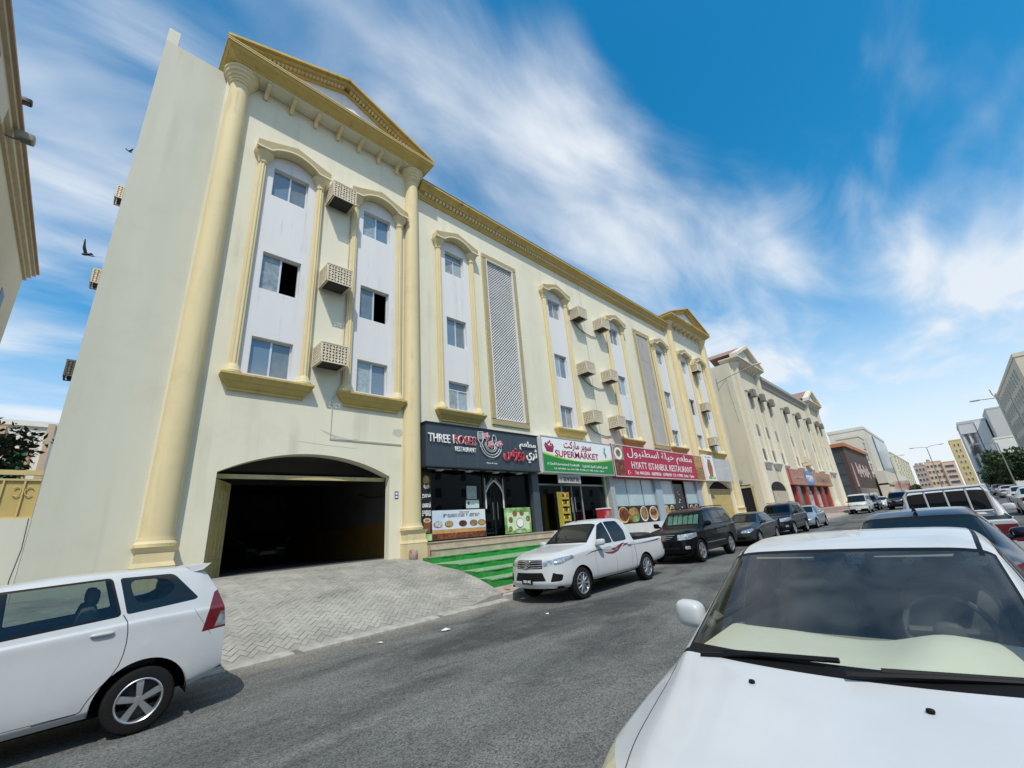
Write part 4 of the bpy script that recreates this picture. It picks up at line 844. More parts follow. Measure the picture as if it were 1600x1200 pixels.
def frame(parent, w, h, fan):
    m = MB(); t = .045; y0, y1 = .10, .16
    m.box(-w/2, w/2, y0, y1, 0, t); m.box(-w/2, w/2, y0, y1, h-t, h); m.box(-w/2, -w/2+t, y0, y1, t, h-t); m.box(w/2-t, w/2, y0, y1, t, h-t)
    top = h-t
    if fan: m.box(-w/2+t, w/2-t, y0, y1, h*.70, h*.70+t); top = h*.70
    m.box(-.028, .028, y0-.012, y1, t, top)
    return m.build('window_frame', ALU, parent)
def pane(parent, w, h):
    m = MB(); m.box(-w/2, w/2, .125, .133, 0, h); return m.build('window_pane', PANES[0], parent)
def window_bay(cx, y, idx, ww=1.16, curtain=None, open_=()):
    bay = MB(); x0, x1 = cx-.88, cx+.88; holes = [(cx-ww/2, cx+ww/2, a, b) for a, b in ROWS]
    wall_with_holes(bay, x0, x1, 6.56, 14.75, y-.02, holes, .22)
    xs = np.linspace(x0, x1, 17); arc = [14.75+.46*max(0, math.cos((x-cx)/.88*math.pi/2))**.8 for x in xs]
    for i in range(16): bay.add([(xs[i], y-.02, 14.75), (xs[i+1], y-.02, 14.75), (xs[i+1], y-.02, arc[i+1]), (xs[i], y-.02, arc[i])], [(0, 1, 2, 3)])
    for a, b in ((x0, x0), (x1, x1)): bay.add([(a, y-.02, 6.56), (a, y+.01, 6.56), (a, y+.01, 14.75), (a, y-.02, 14.75)], [(0, 1, 2, 3)])
    B = bay.build('window_bay', WHITEP, BUILD)
    for s in (-1, 1): shared('col', colonette, B, (cx+s*.975, y-.08, 0))
    shared('hood', hood, B, (cx, y, 0)); shared('sill', sill, B, (cx, y, 0))
    for r, (za, zb) in enumerate(ROWS):
        fan = curtain is not None and (curtain+r) % 2 == 0; h = zb-za
        f = shared(('frame', round(ww, 2), round(h, 2), fan), lambda p: frame(p, ww, h, fan), B, (cx, y+.02, za))
        pw = ww/2-.06; tall = h*.70-.05 if fan else h-.09
        for s in (-1, 1):
            if (r, s) in open_: continue
            o = shared(('pane', round(pw, 2), round(tall, 2), 'm%d' % ((idx*3+r*2+(s > 0)) % 4)), lambda p: pane(p, pw, tall), B, (cx+s*(pw/2+.025), y+.02+.012*s, za+.046))
            if o.data.users == 1: o.data.materials[0] = PANES[(idx*3+r*2+(s > 0)) % 4]
        if fan: shared(('fan', round(ww, 2), round(h, 2)), lambda p: pane(p, ww-.1, h*.30-.10), B, (cx, y+.02, za+h*.70+.048)).data.materials[0] = PANES[1]
    return [(a-.03, b+.03, c-.03, d+.03) for a, b, c, d in holes]
PY = 13.58                                                    # plane of the end pavilions
bay_spec = [(3.33, PY, 0, None, {(1, 1)}), (6.66, PY, 1, None, {(1, 1)}), (10.70, FY, 2, 0, ()), (18.10, FY, 3, None, ()), (24.55, FY, 4, None, ()), (31.20, FY, 5, 0, ()), (35.35, PY, 6, None, {(1, 1)}), (38.55, PY, 7, None, ())]
holes = {}
for cx, y, i, cu, op in bay_spec: holes[cx] = window_bay(cx, y, i, 1.18 if i < 2 else 1.10, cu, op)
GA = (2.37, 7.42, 1.10, 3.86, 4.48)                           # garage arch: x0 x1 floor spring crown
GB = (34.95, 39.7, 1.10, 3.70, 4.30)
def arch_fill(m, g, y, depth):
    a, b, z0, sp, cr = g; xs = np.linspace(a, b, 33); c = (a+b)/2; hw = (b-a)/2; rise = cr-sp; rad = (hw*hw+rise*rise)/(2*rise); zz = [cr-rad+math.sqrt(max(0, rad*rad-(x-c)**2)) for x in xs]
    for i in range(32):
        m.add([(xs[i], y, zz[i]), (xs[i+1], y, zz[i+1]), (xs[i+1], y, cr+.3), (xs[i], y, cr+.3)], [(0, 1, 2, 3)])
        m.add([(xs[i], y, zz[i]), (xs[i], y+depth, zz[i]), (xs[i+1], y+depth, zz[i+1]), (xs[i+1], y, zz[i+1])], [(0, 1, 2, 3)])
def walls():
    m = MB()
    wall_with_holes(m, 8.62, 33.12, 1.0, 17.0, FY, [h for c in (10.70, 18.10, 24.55, 31.20) for h in holes[c]]+[(12.73, 14.64, 6.6, 15.23), (8.80, 14.80, 1.0, 4.35), (15.12, 20.85, 1.0, 4.35), (21.40, 33.0, 1.55, 4.35)], .25)
    m.build('front_wall', CREAM, BUILD); EW = mat('wall_cream_grimy', (.56, .555, .455), .92, drips=((.40, .39, .32), .75, 1.6), var=.06, vscale=.6, bump=.12, bscale=55, streak=True, stain=((.44, .43, .35), .4, .45))
    for xa, xb in ((-.75, 1.0), (40.8, 42.4)): m = MB(); wall_with_holes(m, xa, xb, .3, 17.75, FY, [], .2); m.build('end_wall', EW, BUILD)
    for g, cs, xa, xb in ((GA, (3.33, 6.66), .98, 8.64), (GB, (35.35, 38.55), 33.1, 40.82)):
        m = MB(); wall_with_holes(m, xa, xb, .9, 17.9, PY, [h for c in cs for h in holes[c]]+[(g[0], g[1], .9, g[4]+.3)], .28); arch_fill(m, g, PY, .45)
        for x in (xa, xb): m.add([(x, PY, .9), (x, FY+.05, .9), (x, FY+.05, 17.9), (x, PY, 17.9)], [(0, 1, 2, 3)])
        m.build('pavilion_wall', CREAM, BUILD)
    m = MB()                                                  # gable ends, back and roof
    m.add([(-.75, FY, .3), (-.75, 31, .3), (-.75, 31, 17.75), (-.75, FY, 17.75)], [(0, 1, 2, 3)]); m.add([(42.4, FY, .3), (42.4, 31, .3), (42.4, 31, 17.75), (42.4, FY, 17.75)], [(0, 1, 2, 3)])
    m.add([(-.75, 31, .3), (42.4, 31, .3), (42.4, 31, 17.75), (-.75, 31, 17.75)], [(0, 1, 2, 3)]); m.box(-.749, 42.399, FY+.26, 30.9, 16.9, 17.0)
    m.box(-.75, -.45, FY+.002, 31, 17.75, 18.35); m.box(42.1, 42.4, FY+.002, 31, 17.75, 18.35); m.box(-.45, 1.0, FY+.002, FY+.2, 17.5, 17.749); m.box(8.62, 33.12, FY+.002, FY+.2, 16.99, 17.45)
    m.build('gable_wall', CREAM2, BUILD)
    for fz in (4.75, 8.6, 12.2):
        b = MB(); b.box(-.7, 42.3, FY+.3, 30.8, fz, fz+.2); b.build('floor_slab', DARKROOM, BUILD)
walls()
def big_column(x, parent=BUILD):
    """round column on a pedestal with a ringed capital"""
    zb = 1.12; cy = PY-.06; m = MB()
    m.lathe([(.335, 2.20), (.335, 4), (.315, 11), (.285, 17.25)], (x, cy, 0), n=40, cap=False); sh = m.build('column', YEL, parent, smooth=True)
    c = MB(); c.lathe([(.29, 17.18), (.33, 17.22), (.33, 17.28), (.36, 17.30), (.37, 17.38), (.42, 17.42), (.43, 17.50), (.49, 17.55), (.50, 17.64), (.54, 17.68), (.54, 17.76)], (x, cy, 0), n=40); c.build('capital', YEL, sh, smooth=True, sharp=20)
    p = MB(); p.lathe([(.40, 2.05), (.41, 2.12), (.37, 2.18), (.36, 2.26)], (x, cy, 0), n=32)
    frustum(p, (x-.42, x+.42, cy-.42, cy+.3), (x-.36, x+.36, cy-.36, cy+.3), 2.05, 1.93); frustum(p, (x-.35, x+.35, cy-.35, cy+.3), (x-.35, x+.35, cy-.35, cy+.3), 1.929, 1.72); frustum(p, (x-.36, x+.36, cy-.36, cy+.3), (x-.40, x+.40, cy-.40, cy+.3), 1.719, 1.62); frustum(p, (x-.39, x+.39, cy-.39, cy+.3), (x-.39, x+.39, cy-.39, cy+.3), 1.619, zb-.6)
    p.build('pedestal', YEL, sh)
for x in (1.35, 8.24, 33.52, 40.42): big_column(x)
def pediment(x0, x1):
    c = (x0+x1)/2; m = MB(); yb = FY+.3
    lay = [(18.18, 18.09, 1.10, 1.10), (18.088, 17.98, 1.07, 1.00), (17.979, 17.84, .98, .78), (17.839, 17.78, .76, .74)]
    for zt, zb, ot, ob in lay:
        e = 1.10; frustum(m, (x0+(e-ot), x1-(e-ot), FY-ot, yb), (x0+(e-ob), x1-(e-ob), FY-ob, yb), zt, zb)
    P = m.build('pediment', MUST, BUILD); sf = MB(); sf.box(x0+.38, x1-.38, FY-.70, FY-.13, 17.765, 17.779); sf.build('soffit', CREAM2, P); ed_ = MB(); ed_.box(x0-.012, x1+.012, FY-1.115, FY-1.05, 18.165, 18.195); ed_.build('drip_edge', mat('drip_edge_pale', (.62, .55, .36), .8), P)
    t = MB(); t.prism([(x0+.5, 18.19), (x1-.5, 18.19), (c, 19.62)], FY-.62, FY+.25, 'y'); t.build('tympanum', WHITEP, P)
    for s in (-1, 1):                                         # raking cornices
        xt = x0 if s < 0 else x1; sl_ = (19.95-18.36)/(c-x0); r = MB()
        def rk(xa, off): return 18.36+sl_*abs(xa-xt)+off
        for o0, o1, ya in ((0, -.10, 1.10), (-.101, -.22, .98), (-.32, -.42, .72)):
            a = xt-s*.02*0; pts = [(a, rk(a, o0)), (c, rk(c, o0)), (c, rk(c, o1)), (a-s*0, rk(a, o1))]
            if o1 < -.15: dxx = abs(o1)*.9; a2 = xt-s*dxx; pts = [(a2, rk(a2, o0)), (c, rk(c, o0)), (c, rk(c, o1)), (a2, rk(a2, o1))]
            r.prism(pts, FY-ya, FY+.25, 'y')
        r.build('raking_cornice', YEL if False else MUST, P)
        d = MB(); n = 24
        for i in range(n):
            xa = xt-s*(.75+(c-x0-.8)*i/n); z = rk(xa, -.235); d.box(xa-.055, xa+.055, FY-.86, FY-.70, z-.08, z)
        d.build('dentils', YEL, P)['kind'] = 'stuff'
    for i in range(7):
        x = x0+1.45+(x1-x0-2.9)*i/6
        b = MB(); b.prism([(FY-.62, 17.772), (FY-.12, 17.772), (FY-.12, 17.40), (FY-.21, 17.37), (FY-.26, 17.46), (FY-.32, 17.56), (FY-.46, 17.60), (FY-.58, 17.66)], x-.062, x+.062, 'x'); b.build('bracket', YEL, P)
    rf = MB(); rf.prism([(x0+.02, 18.37), (c, 19.97), (x1-.02, 18.37), (c, 19.90)], FY-1.08, FY+3.5, 'y'); rf.build('roof', mat('roof_dark_edge', (.10, .085, .07), .9), P)
pediment(.70, 8.92); pediment(32.8, 41.0)
def main_cornice():
    m = MB(); pr = [(0, 16.84), (.07, 16.84), (.09, 16.90), (.13, 16.92), (.15, 17.0), (.15, 17.16), (.30, 17.19), (.33, 17.25), (.40, 17.32), (.50, 17.38), (.56, 17.40), (.56, 17.50), (0, 17.50)]
    m.prism([(FY-o, z) for o, z in pr], 8.64, 33.1, 'x'); c = m.build('cornice', MUST, BUILD)
    d = MB(); x = 8.95
    while x < 33.0: d.box(x, x+.11, FY-.27, FY-.13, 17.03, 17.165); x += .205
    d.build('dentils', YEL, c)['kind'] = 'stuff'
    t = MB(); t.box(8.64, 33.1, FY-.575, FY-.05, 17.50, 17.53); t.build('coping', mat('roof_dark_edge', (.1, .09, .08), .9), c)
main_cornice()
def lattice_panel(x0, x1, z0, z1, solid):
    m = MB(); w = .28; y = FY
    for a, b, c, d in ((x0, x1, z1-w, z1), (x0, x1, z0, z0+w), (x0, x0+w, z0+w, z1-w), (x1-w, x1, z0+w, z1-w)):
        frustum_y(m, (a, b, c, d), y-.0, y-.075)
    P = m.build('panel_surround', [HOODM], BUILD)
    e = MB(); a, b, c, d = x0+w, x1-w, z0+w, z1-w
    for q in ((a, b, d-.05, d), (a, b, c, c+.05), (a, a+.05, c+.05, d-.05), (b-.05, b, c+.05, d-.05)): e.box(q[0], q[1], y-.085, y+.03, q[2], q[3])
    e.build('panel_edge', YEL if solid else WHITEP, P)
    if solid:
        n = 4; hh = (d-c)/n
        for i in range(n): s = MB(); s.box(a+.05, b-.05, y-.012, y+.02, c+hh*i+.006, c+hh*(i+1)-.006); s.build('cement_board', mat('cement_board', (.40, .385, .35), .9, var=.18, vscale=.9, streak=True, bump=.1, stain=((.2, .19, .17), .7, .8)), P)
        return
    s = MB(); sp = .15; t = .030; a += .05; b -= .05; c += .05; d -= .05; H = d-c; Wd = b-a
    for dr, yy in ((1, y+.045), (-1, y+.075)):
        k = -Wd
        while k < H+Wd:
            pts = []                                          # line z = c + k + dr*(x-a) clipped to the opening
            xa, xb = a, b; f = (lambda x: c+k+(x-a)) if dr > 0 else (lambda x: c+k+(b-x))
            if dr > 0: xa = max(a, a-k); xb = min(b, a+H-k)
            else: xa = max(a, b-(H-k)); xb = min(b, b+k)
            if xb-xa > .03:
                za, zb = f(xa), f(xb); hw = t*.72
                s.add([(xa, yy, za-hw), (xb, yy, zb-hw), (xb, yy, zb+hw), (xa, yy, za+hw), (xa, yy+.03, za-hw), (xb, yy+.03, zb-hw), (xb, yy+.03, zb+hw), (xa, yy+.03, za+hw)], [(0, 1, 2, 3), (7, 6, 5, 4), (0, 4, 5, 1), (3, 2, 6, 7), (0, 3, 7, 4), (1, 5, 6, 2)])
            k += sp
    s.build('lattice', mat('lattice_white', (.72, .72, .70), .8, var=.08, vscale=1), P)['kind'] = 'stuff'
    bk = MB(); bk.box(a, b, y+.16, y+.18, c, d); bk.build('lattice_back', mat('lattice_back', (.10, .10, .10), .95), P)
def frustum_y(m, r, y0, y1):
    a, b, c, d = r; k = .02; V = [(a, y0, c), (b, y0, c), (b, y0, d), (a, y0, d), (a+k, y1, c+k), (b-k, y1, c+k), (b-k, y1, d-k), (a+k, y1, d-k)]
    m.add(V, [(4, 5, 6, 7), (0, 1, 5, 4), (1, 2, 6, 5), (2, 3, 7, 6), (3, 0, 4, 7)])
lattice_panel(12.45, 14.93, 6.32, 15.51, False); lattice_panel(27.35, 29.85, 6.32, 15.51, True)

# air conditioner cages
CAGE = mat('cage_beige', (.66, .575, .43), .8, var=.12, vscale=3, drips=((.40, .30, .18), .5, 6.0))
def grille_build(name, w, h, nx, nz, m, parent):
    """pierced screen: rings of four petal-shaped holes, cut out of a plate 1.4 cm thick"""
    cu = bpy.data.curves.new(name, 'CURVE'); cu.dimensions = '2D'; cu.fill_mode = 'BOTH'; cu.extrude = .007
    def spline(pts):
        sp = cu.splines.new('POLY'); sp.points.add(len(pts)-1); sp.use_cyclic_u = True
        for q, p in zip(sp.points, pts): q.co = (p[0], p[1], 0, 1)
    spline([(0, 0), (w, 0), (w, h), (0, h)]); mx = .03; cw, ch = (w-2*mx)/nx, (h-2*mx)/nz
    for i in range(nx):
        for j in range(nz):
            cx, cz = mx+(i+.5)*cw, mx+(j+.5)*ch
            for k in range(4):
                a = math.pi/4+k*math.pi/2; px, pz = cx+.36*cw*math.cos(a)*1.05, cz+.36*ch*math.sin(a)*1.05; tx, tz = -math.sin(a), math.cos(a); l, wd = .19*(cw+ch)/2*1.25, .13*(cw+ch)/2*1.25
                pts = [(px+tx*l*u+math.cos(a)*wd*v, pz+tz*l*u+math.sin(a)*wd*v) for u, v in ((-1, -.25), (-.4, .75), (.4, .75), (1, -.25), (.45, -.75), (-.45, -.75))]; spline(pts)
    t = bpy.data.objects.new(name, cu); COL.objects.link(t); dg = bpy.context.evaluated_depsgraph_get(); dg.update(); me = bpy.data.meshes.new_from_object(t.evaluated_get(dg)); COL.objects.unlink(t); bpy.data.objects.remove(t)
    me.transform(Matrix.Rotation(math.pi/2, 4, 'X')); me.materials.clear(); me.materials.append(m); me.name = name; return link(name, me, parent)
CW, CH, CDp = .88, .66, .72
def ac_cage(x0, z0, y, label, unit=True, group=None):
    root = empty('air_conditioner_cage', (x0+CW/2, y, z0)); base = (-CW/2, 0, 0)
    def fr(p): return grille_build('front_grille', CW, CH, 4, 3, CAGE, p)
    def sd(p): return grille_build('side_grille', CDp, CH, 3, 3, CAGE, p)
    o = shared('ac_front', fr, root, (-CW/2, -CDp, 0)); o.rotation_euler = (0, 0, 0)
    a = shared('ac_side', sd, root, (-CW/2, 0, 0)); a.rotation_euler = (0, 0, -math.pi/2)
    a = shared('ac_side', sd, root, (CW/2, 0, 0)); a.rotation_euler = (0, 0, -math.pi/2)
    def top(p): m = MB(); m.box(-CW/2-.01, CW/2+.01, -CDp-.02, 0, CH, CH+.03); return m.build('top_plate', CAGE, p)
    shared('ac_top', top, root, (0, 0, 0))
    def un(p):
        m = MB(); m.box(-.36, .36, -.62, -.02, .05, .50); m.mi = 1; m.box(-.33, .33, -.60, -.05, .03, .049); m.mi = 2
        m.box(-.40, -.37, -.68, 0, .0, .04); m.box(.37, .40, -.68, 0, .0, .04); return m.build('cooling_unit', [mat('ac_unit_grey', (.10, .10, .095), .8), mat('ac_under', (.03, .03, .03), .8), CAGE], p)
    if unit: shared('ac_unit', un, root, (0, 0, 0))
    tag(root, label, 'air conditioner', group or 'air conditioner cages on the cream apartment front'); return root
rw = ['top', 'middle', 'bottom']
for r, z in enumerate((13.95, 10.31, 7.32)):
    ac_cage(4.56, z, PY, '%s air conditioner cage between the two arched bays above the open garage' % rw[r])
    ac_cage(19.55, z-.18, FY, '%s caged air conditioner just right of the bay over the supermarket sign' % rw[r])
    ac_cage(22.05, z-.18, FY, '%s caged air conditioner overlapping the bay over the red restaurant sign' % rw[r])
    ac_cage(36.55, z-.18, PY, '%s caged air conditioner on the far pavilion of the shop building' % rw[r])
for r, z in enumerate((15.4, 11.5, 7.85)):                      # on the side wall, seen edge-on
    o = ac_cage(0, z, 0, '%s white air conditioner box jutting from the blank side wall edge' % rw[r]); o.location = (-.75, 20.0, z); o.rotation_euler = (0, 0, -math.pi/2); o.scale = (.7, .76, .85)
# pipes and cables on the front
def pipes():
    g = mat('pvc_pipe', (.52, .52, .48), .6, var=.1); m = MB()
    m.tube([(5.55, PY-.03, 14.0), (5.52, PY-.03, 7.0), (5.40, PY-.03, 6.55), (5.28, PY-.03, 6.40), (5.28, PY-.03, 5.02), (7.85, PY-.03, 5.02)], .016); m.build('drain_pipe', g, BUILD)
    for i, z in enumerate((13.7, 10.1, 7.1)):
        c = MB(); c.tube([(19.9, FY-.04, z), (20.4, FY-.06, z-.32), (21.0, FY-.05, z-.45), (21.6, FY-.05, z-.50), (22.2, FY-.05, z-.40)], .025); c.build('drain_hose', mat('hose_dark', (.10, .10, .095), .7), BUILD)
    c = MB(); c.tube([(21.02, FY-.03, 16.8), (21.02, FY-.03, 6.1)], .018); c.build('drain_pipe', g, BUILD)
pipes()
# water stain and patched plaster above the garage
# ------------------------------------------------------------------ garage
def garage():
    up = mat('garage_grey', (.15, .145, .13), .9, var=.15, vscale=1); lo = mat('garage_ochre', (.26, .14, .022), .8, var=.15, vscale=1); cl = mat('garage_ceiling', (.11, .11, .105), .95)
    m = MB(); X0, X1, Y1, ZT = .2, 8.3, 27.0, 4.72
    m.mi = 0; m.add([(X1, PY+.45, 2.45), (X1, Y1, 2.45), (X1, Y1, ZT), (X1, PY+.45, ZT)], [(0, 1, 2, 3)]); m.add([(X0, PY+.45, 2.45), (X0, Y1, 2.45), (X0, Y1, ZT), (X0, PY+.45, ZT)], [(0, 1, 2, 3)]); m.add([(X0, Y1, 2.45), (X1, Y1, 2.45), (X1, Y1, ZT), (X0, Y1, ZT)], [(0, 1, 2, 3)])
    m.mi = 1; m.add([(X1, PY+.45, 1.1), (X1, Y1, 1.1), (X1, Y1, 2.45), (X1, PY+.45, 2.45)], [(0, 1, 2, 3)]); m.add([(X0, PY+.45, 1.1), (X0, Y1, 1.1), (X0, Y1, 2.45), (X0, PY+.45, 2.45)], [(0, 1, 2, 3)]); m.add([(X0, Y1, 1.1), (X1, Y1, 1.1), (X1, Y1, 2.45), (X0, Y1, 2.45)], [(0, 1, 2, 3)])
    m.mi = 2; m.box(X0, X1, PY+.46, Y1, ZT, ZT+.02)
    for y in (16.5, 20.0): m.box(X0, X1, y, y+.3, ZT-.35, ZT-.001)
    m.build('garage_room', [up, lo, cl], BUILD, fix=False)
    f = MB(); f.box(X0, X1, PY+.2, Y1, 1.0, 1.199); f.build('garage_floor', mat('garage_floor', (.06, .057, .053), .8, var=.2, vscale=1.5), BUILD)
    p = MB(); p.tube([(8.2, 15.2, 1.2), (8.2, 15.2, 4.3)], .05); p.tube([(8.2, 15.2, 3.6), (8.2, 14.6, 3.55), (8.2, 14.2, 3.6)], .02); p.box(8.12, 8.28, 14.9, 15.15, 3.3, 3.6); p.tube([(8.2, 15.2, 3.4), (8.2, 16.5, 3.45), (8.2, 17.6, 3.7)], .02); p.build('service_pipe', mat('pipe_black', (.03, .03, .03), .6), BUILD)
    b = MB(); b.box(GA[0]+.005, GA[1]-.005, PY+.36, PY+.44, 3.74, 3.86); bt = b.build('gate_beam', mat('gate_yellow', (.52, .42, .20), .6, var=.15, vscale=3, stain=((.25, .2, .12), .5, 2.0)), BUILD)
    gate_leaf((GA[0]+.06, PY+.30, 1.16), R(62), 1.15, 2.55, 'open yellow metal gate leaf folded inside the garage arch', scroll=True)
GATEY = None
def gate_leaf(loc, rz, w, h, label, scroll=False, plain=False):
    """sheet-metal gate leaf with bars and frame; origin at the hinge"""
    gm = mat('gate_yellow', (.52, .42, .20), .6, var=.15, vscale=3); pm = mat('gate_sheet', (.46, .36, .13), .55, var=.15, vscale=2, stain=((.25, .19, .1), .5, 1.5))
    root = empty('gate_leaf', loc, rz); m = MB(); t = .05
    m.box(0, t, -.03, .03, 0, h); m.box(w-t, w, -.03, .03, 0, h); m.box(t, w-t, -.03, .03, h-t, h); m.box(t, w-t, -.03, .03, .0, t); m.box(t, w-t, -.028, .028, h*.20, h*.20+t*.8); m.build('leaf_frame', gm, root)
    s = MB(); s.box(t, w-t, -.004, .004, t, h-t); s.build('sheet_panel', pm, root)
    n = max(2, int(w/.32))
    for i in range(n):
        x = w*(i+1)/(n+1); b = MB(); b.box(x-.012, x+.012, -.024, .024, t+.001, h-t-.001); b.build('bar', gm, root)
    if scroll:
        for i in range(n):
            x = w*(i+1)/(n+1)
            for s_ in (-1, 1):
                c = MB(); pts = [(x+s_*(.03+.11*(1-math.cos(a))*.5+.02*math.sin(3*a)), 0, h-.42+.16*math.sin(a)) for a in np.linspace(-2.4, 2.4, 18)]; c.tube(pts, .016, 6); c.build('scroll', gm, root)
    tag(root, label, 'gate'); return root
garage()
gate_leaf((GB[0]+.02, PY+.2, 1.28), 0, (GB[1]-GB[0])/2-.03, 2.38, 'closed yellow metal gate leaf nearer the red restaurant sign', scroll=True)
gate_leaf(((GB[0]+GB[1])/2+.01, PY+.2, 1.28), 0, (GB[1]-GB[0])/2-.03, 2.38, 'closed yellow metal gate leaf farther from the red restaurant sign', scroll=True)
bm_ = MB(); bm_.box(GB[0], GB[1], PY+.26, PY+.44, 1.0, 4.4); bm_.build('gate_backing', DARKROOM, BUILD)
# marks on the plaster by the garage
def wall_marks():
    b = MB(); b.box(7.62, 7.76, PY-.006, PY-.001, 3.10, 3.36); p = b.build('number_sign', mat('sign_blue', (.03, .07, .22), .4), None); tag(p, 'small blue house number plate on the wall beside the garage arch', 'sign')
    t = MB(); t.box(7.645, 7.735, PY-.009, PY-.0061, 3.25, 3.32); t.box(7.645, 7.735, PY-.009, PY-.0061, 3.14, 3.21); t.build('plate_print', mat('sign_white', (.7, .7, .7), .5), p)
    c = MB(); V, Fc = blob((7.98, PY-.62, 1.36), (.13, .11, .18), 2, .45); c.add(V, Fc); o = c.build('food_can', mat('can_printed', (.45, .40, .36), .5, col2=(.30, .08, .05), vscale=7, var=.2), None, smooth=True); tag(o, 'small printed tin standing at the foot of the yellow column', 'tin')
    o.location.z = -.10
    for i, pts in enumerate(([(4.95, 5.30), (5.3, 5.18), (5.62, 5.10), (6.0, 5.06), (6.3, 5.10), (6.0, 5.0), (5.5, 5.02), (5.1, 5.2)], [(4.3, 4.86), (5.2, 4.80), (6.2, 4.76), (6.2, 4.745), (5.2, 4.78), (4.3, 4.845)], [(7.55, 5.55), (7.85, 5.60), (7.95, 5.40), (7.75, 5.28), (7.5, 5.38)])):
        k = MB(); k.prism(pts, PY-.003, PY+.01, 'y'); k.build('plaster_patch', mat('plaster_patch', (.50, .495, .42), .95, var=.1, vscale=9), BUILD)
wall_marks()

# ------------------------------------------------------------------ shop signs
_AR = {'ا': (0xFE8D, 2), 'أ': (0xFE83, 2), 'ب': (0xFE8F, 4), 'ة': (0xFE93, 2), 'ت': (0xFE95, 4), 'ث': (0xFE99, 4), 'ج': (0xFE9D, 4), 'ح': (0xFEA1, 4), 'خ': (0xFEA5, 4), 'د': (0xFEA9, 2), 'ذ': (0xFEAB, 2), 'ر': (0xFEAD, 2), 'ز': (0xFEAF, 2), 'س': (0xFEB1, 4), 'ش': (0xFEB5, 4),
       'ص': (0xFEB9, 4), 'ط': (0xFEC1, 4), 'ع': (0xFEC9, 4), 'غ': (0xFECD, 4), 'ف': (0xFED1, 4), 'ق': (0xFED5, 4), 'ك': (0xFED9, 4), 'ل': (0xFEDD, 4), 'م': (0xFEE1, 4), 'ن': (0xFEE5, 4), 'ه': (0xFEE9, 4), 'و': (0xFEED, 2), 'ى': (0xFEEF, 2), 'ي': (0xFEF1, 4)}
def arabic(s):
    """joined letter forms in the order they are drawn from left to right"""
    out = []
    for i, c in enumerate(s):
        if c not in _AR: out.append(c); continue
        base, n = _AR[c]; prev = i > 0 and s[i-1] in _AR and _AR[s[i-1]][1] == 4; nxt = i+1 < len(s) and s[i+1] in _AR and n == 4
        out.append(chr(base+(3 if prev and nxt else 2 if nxt else 1 if prev else 0)))
    return ''.join(out[::-1])
def print_mat(name, cols, scale=6.0, rough=.45):
    """printed food: patches of colour"""
    if name in MATS: return MATS[name]
    m = bpy.data.materials.new(name); m.use_nodes = True; nt = m.node_tree; N = nt.nodes; L = nt.links; b = N['Principled BSDF']; b.inputs['Roughness'].default_value = rough
    tc = N.new('ShaderNodeTexCoord'); vo = N.new('ShaderNodeTexVoronoi'); vo.inputs['Scale'].default_value = scale; vo.inputs['Randomness'].default_value = 1
    n = N.new('ShaderNodeTexNoise'); n.inputs['Scale'].default_value = scale*.8; n.inputs['Detail'].default_value = 5; L.new(tc.outputs['Object'], n.inputs['Vector'])
    va = N.new('ShaderNodeVectorMath'); va.operation = 'MULTIPLY_ADD'; L.new(n.outputs['Color'], va.inputs[0]); va.inputs[1].default_value = (.25, .25, .25); L.new(tc.outputs['Object'], va.inputs[2]); L.new(va.outputs[0], vo.inputs['Vector'])
    sp = N.new('ShaderNodeSeparateColor'); L.new(vo.outputs['Color'], sp.inputs[0]); r = N.new('ShaderNodeValToRGB'); r.color_ramp.interpolation = 'LINEAR'
    while len(r.color_ramp.elements) < len(cols): r.color_ramp.elements.new(.5)
    for i, c in enumerate(cols): e = r.color_ramp.elements[i]; e.position = i/(len(cols)-1); e.color = (*c, 1)
    L.new(sp.outputs[0], r.inputs[0])
    d = N.new('ShaderNodeMapRange'); d.inputs[1].default_value = 0; d.inputs[2].default_value = .6; d.inputs[3].default_value = 1.15; d.inputs[4].default_value = .55; L.new(vo.outputs['Distance'], d.inputs[0]); cb = N.new('ShaderNodeCombineXYZ'); [L.new(d.outputs[0], cb.inputs[i]) for i in range(3)]
    x = N.new('ShaderNodeMix'); x.data_type = 'RGBA'; x.blend_type = 'MULTIPLY'; x.inputs[0].default_value = 1; L.new(r.outputs[0], x.inputs[6]); L.new(cb.outputs[0], x.inputs[7]); L.new(x.outputs[2], b.inputs['Base Color']); MATS[name] = m; return m
FOOD = print_mat('print_food_mixed', [(.45, .12, .03), (.55, .30, .06), (.12, .22, .04), (.60, .45, .18), (.30, .04, .02)], 9)
MEAT = print_mat('print_meat', [(.16, .03, .015), (.30, .08, .03), (.10, .02, .01), (.40, .16, .06)], 8)
FRY = print_mat('print_fried', [(.62, .36, .08), (.70, .50, .18), (.50, .22, .04)], 11)
LEAF = print_mat('print_leaf', [(.08, .38, .05), (.30, .58, .18), (.50, .72, .36), (.18, .46, .09)], 3)
def flat(name, m, x0, x1, z0, z1, y, t=.006, parent=None):
    b = MB(); b.box(x0, x1, y-t, y, z0, z1); return b.build(name, m, parent)
def disc(name, m, cx, cz, rx, rz, y, parent, t=.003, n=28):
    b = MB(); b.prism([(cx+rx*math.cos(2*math.pi*i/n), cz+rz*math.sin(2*math.pi*i/n)) for i in range(n)], y-t, y, 'y'); return b.build(name, m, parent)
def dish(cx, cz, rx, rz, y, parent, food, plate=None):
    disc('printed_plate', plate or mat('print_plate', (.72, .70, .66), .5), cx, cz, rx, rz, y, parent); disc('printed_food', food, cx+rx*.03, cz+rz*.05, rx*.90, rz*.84, y-.003, parent)
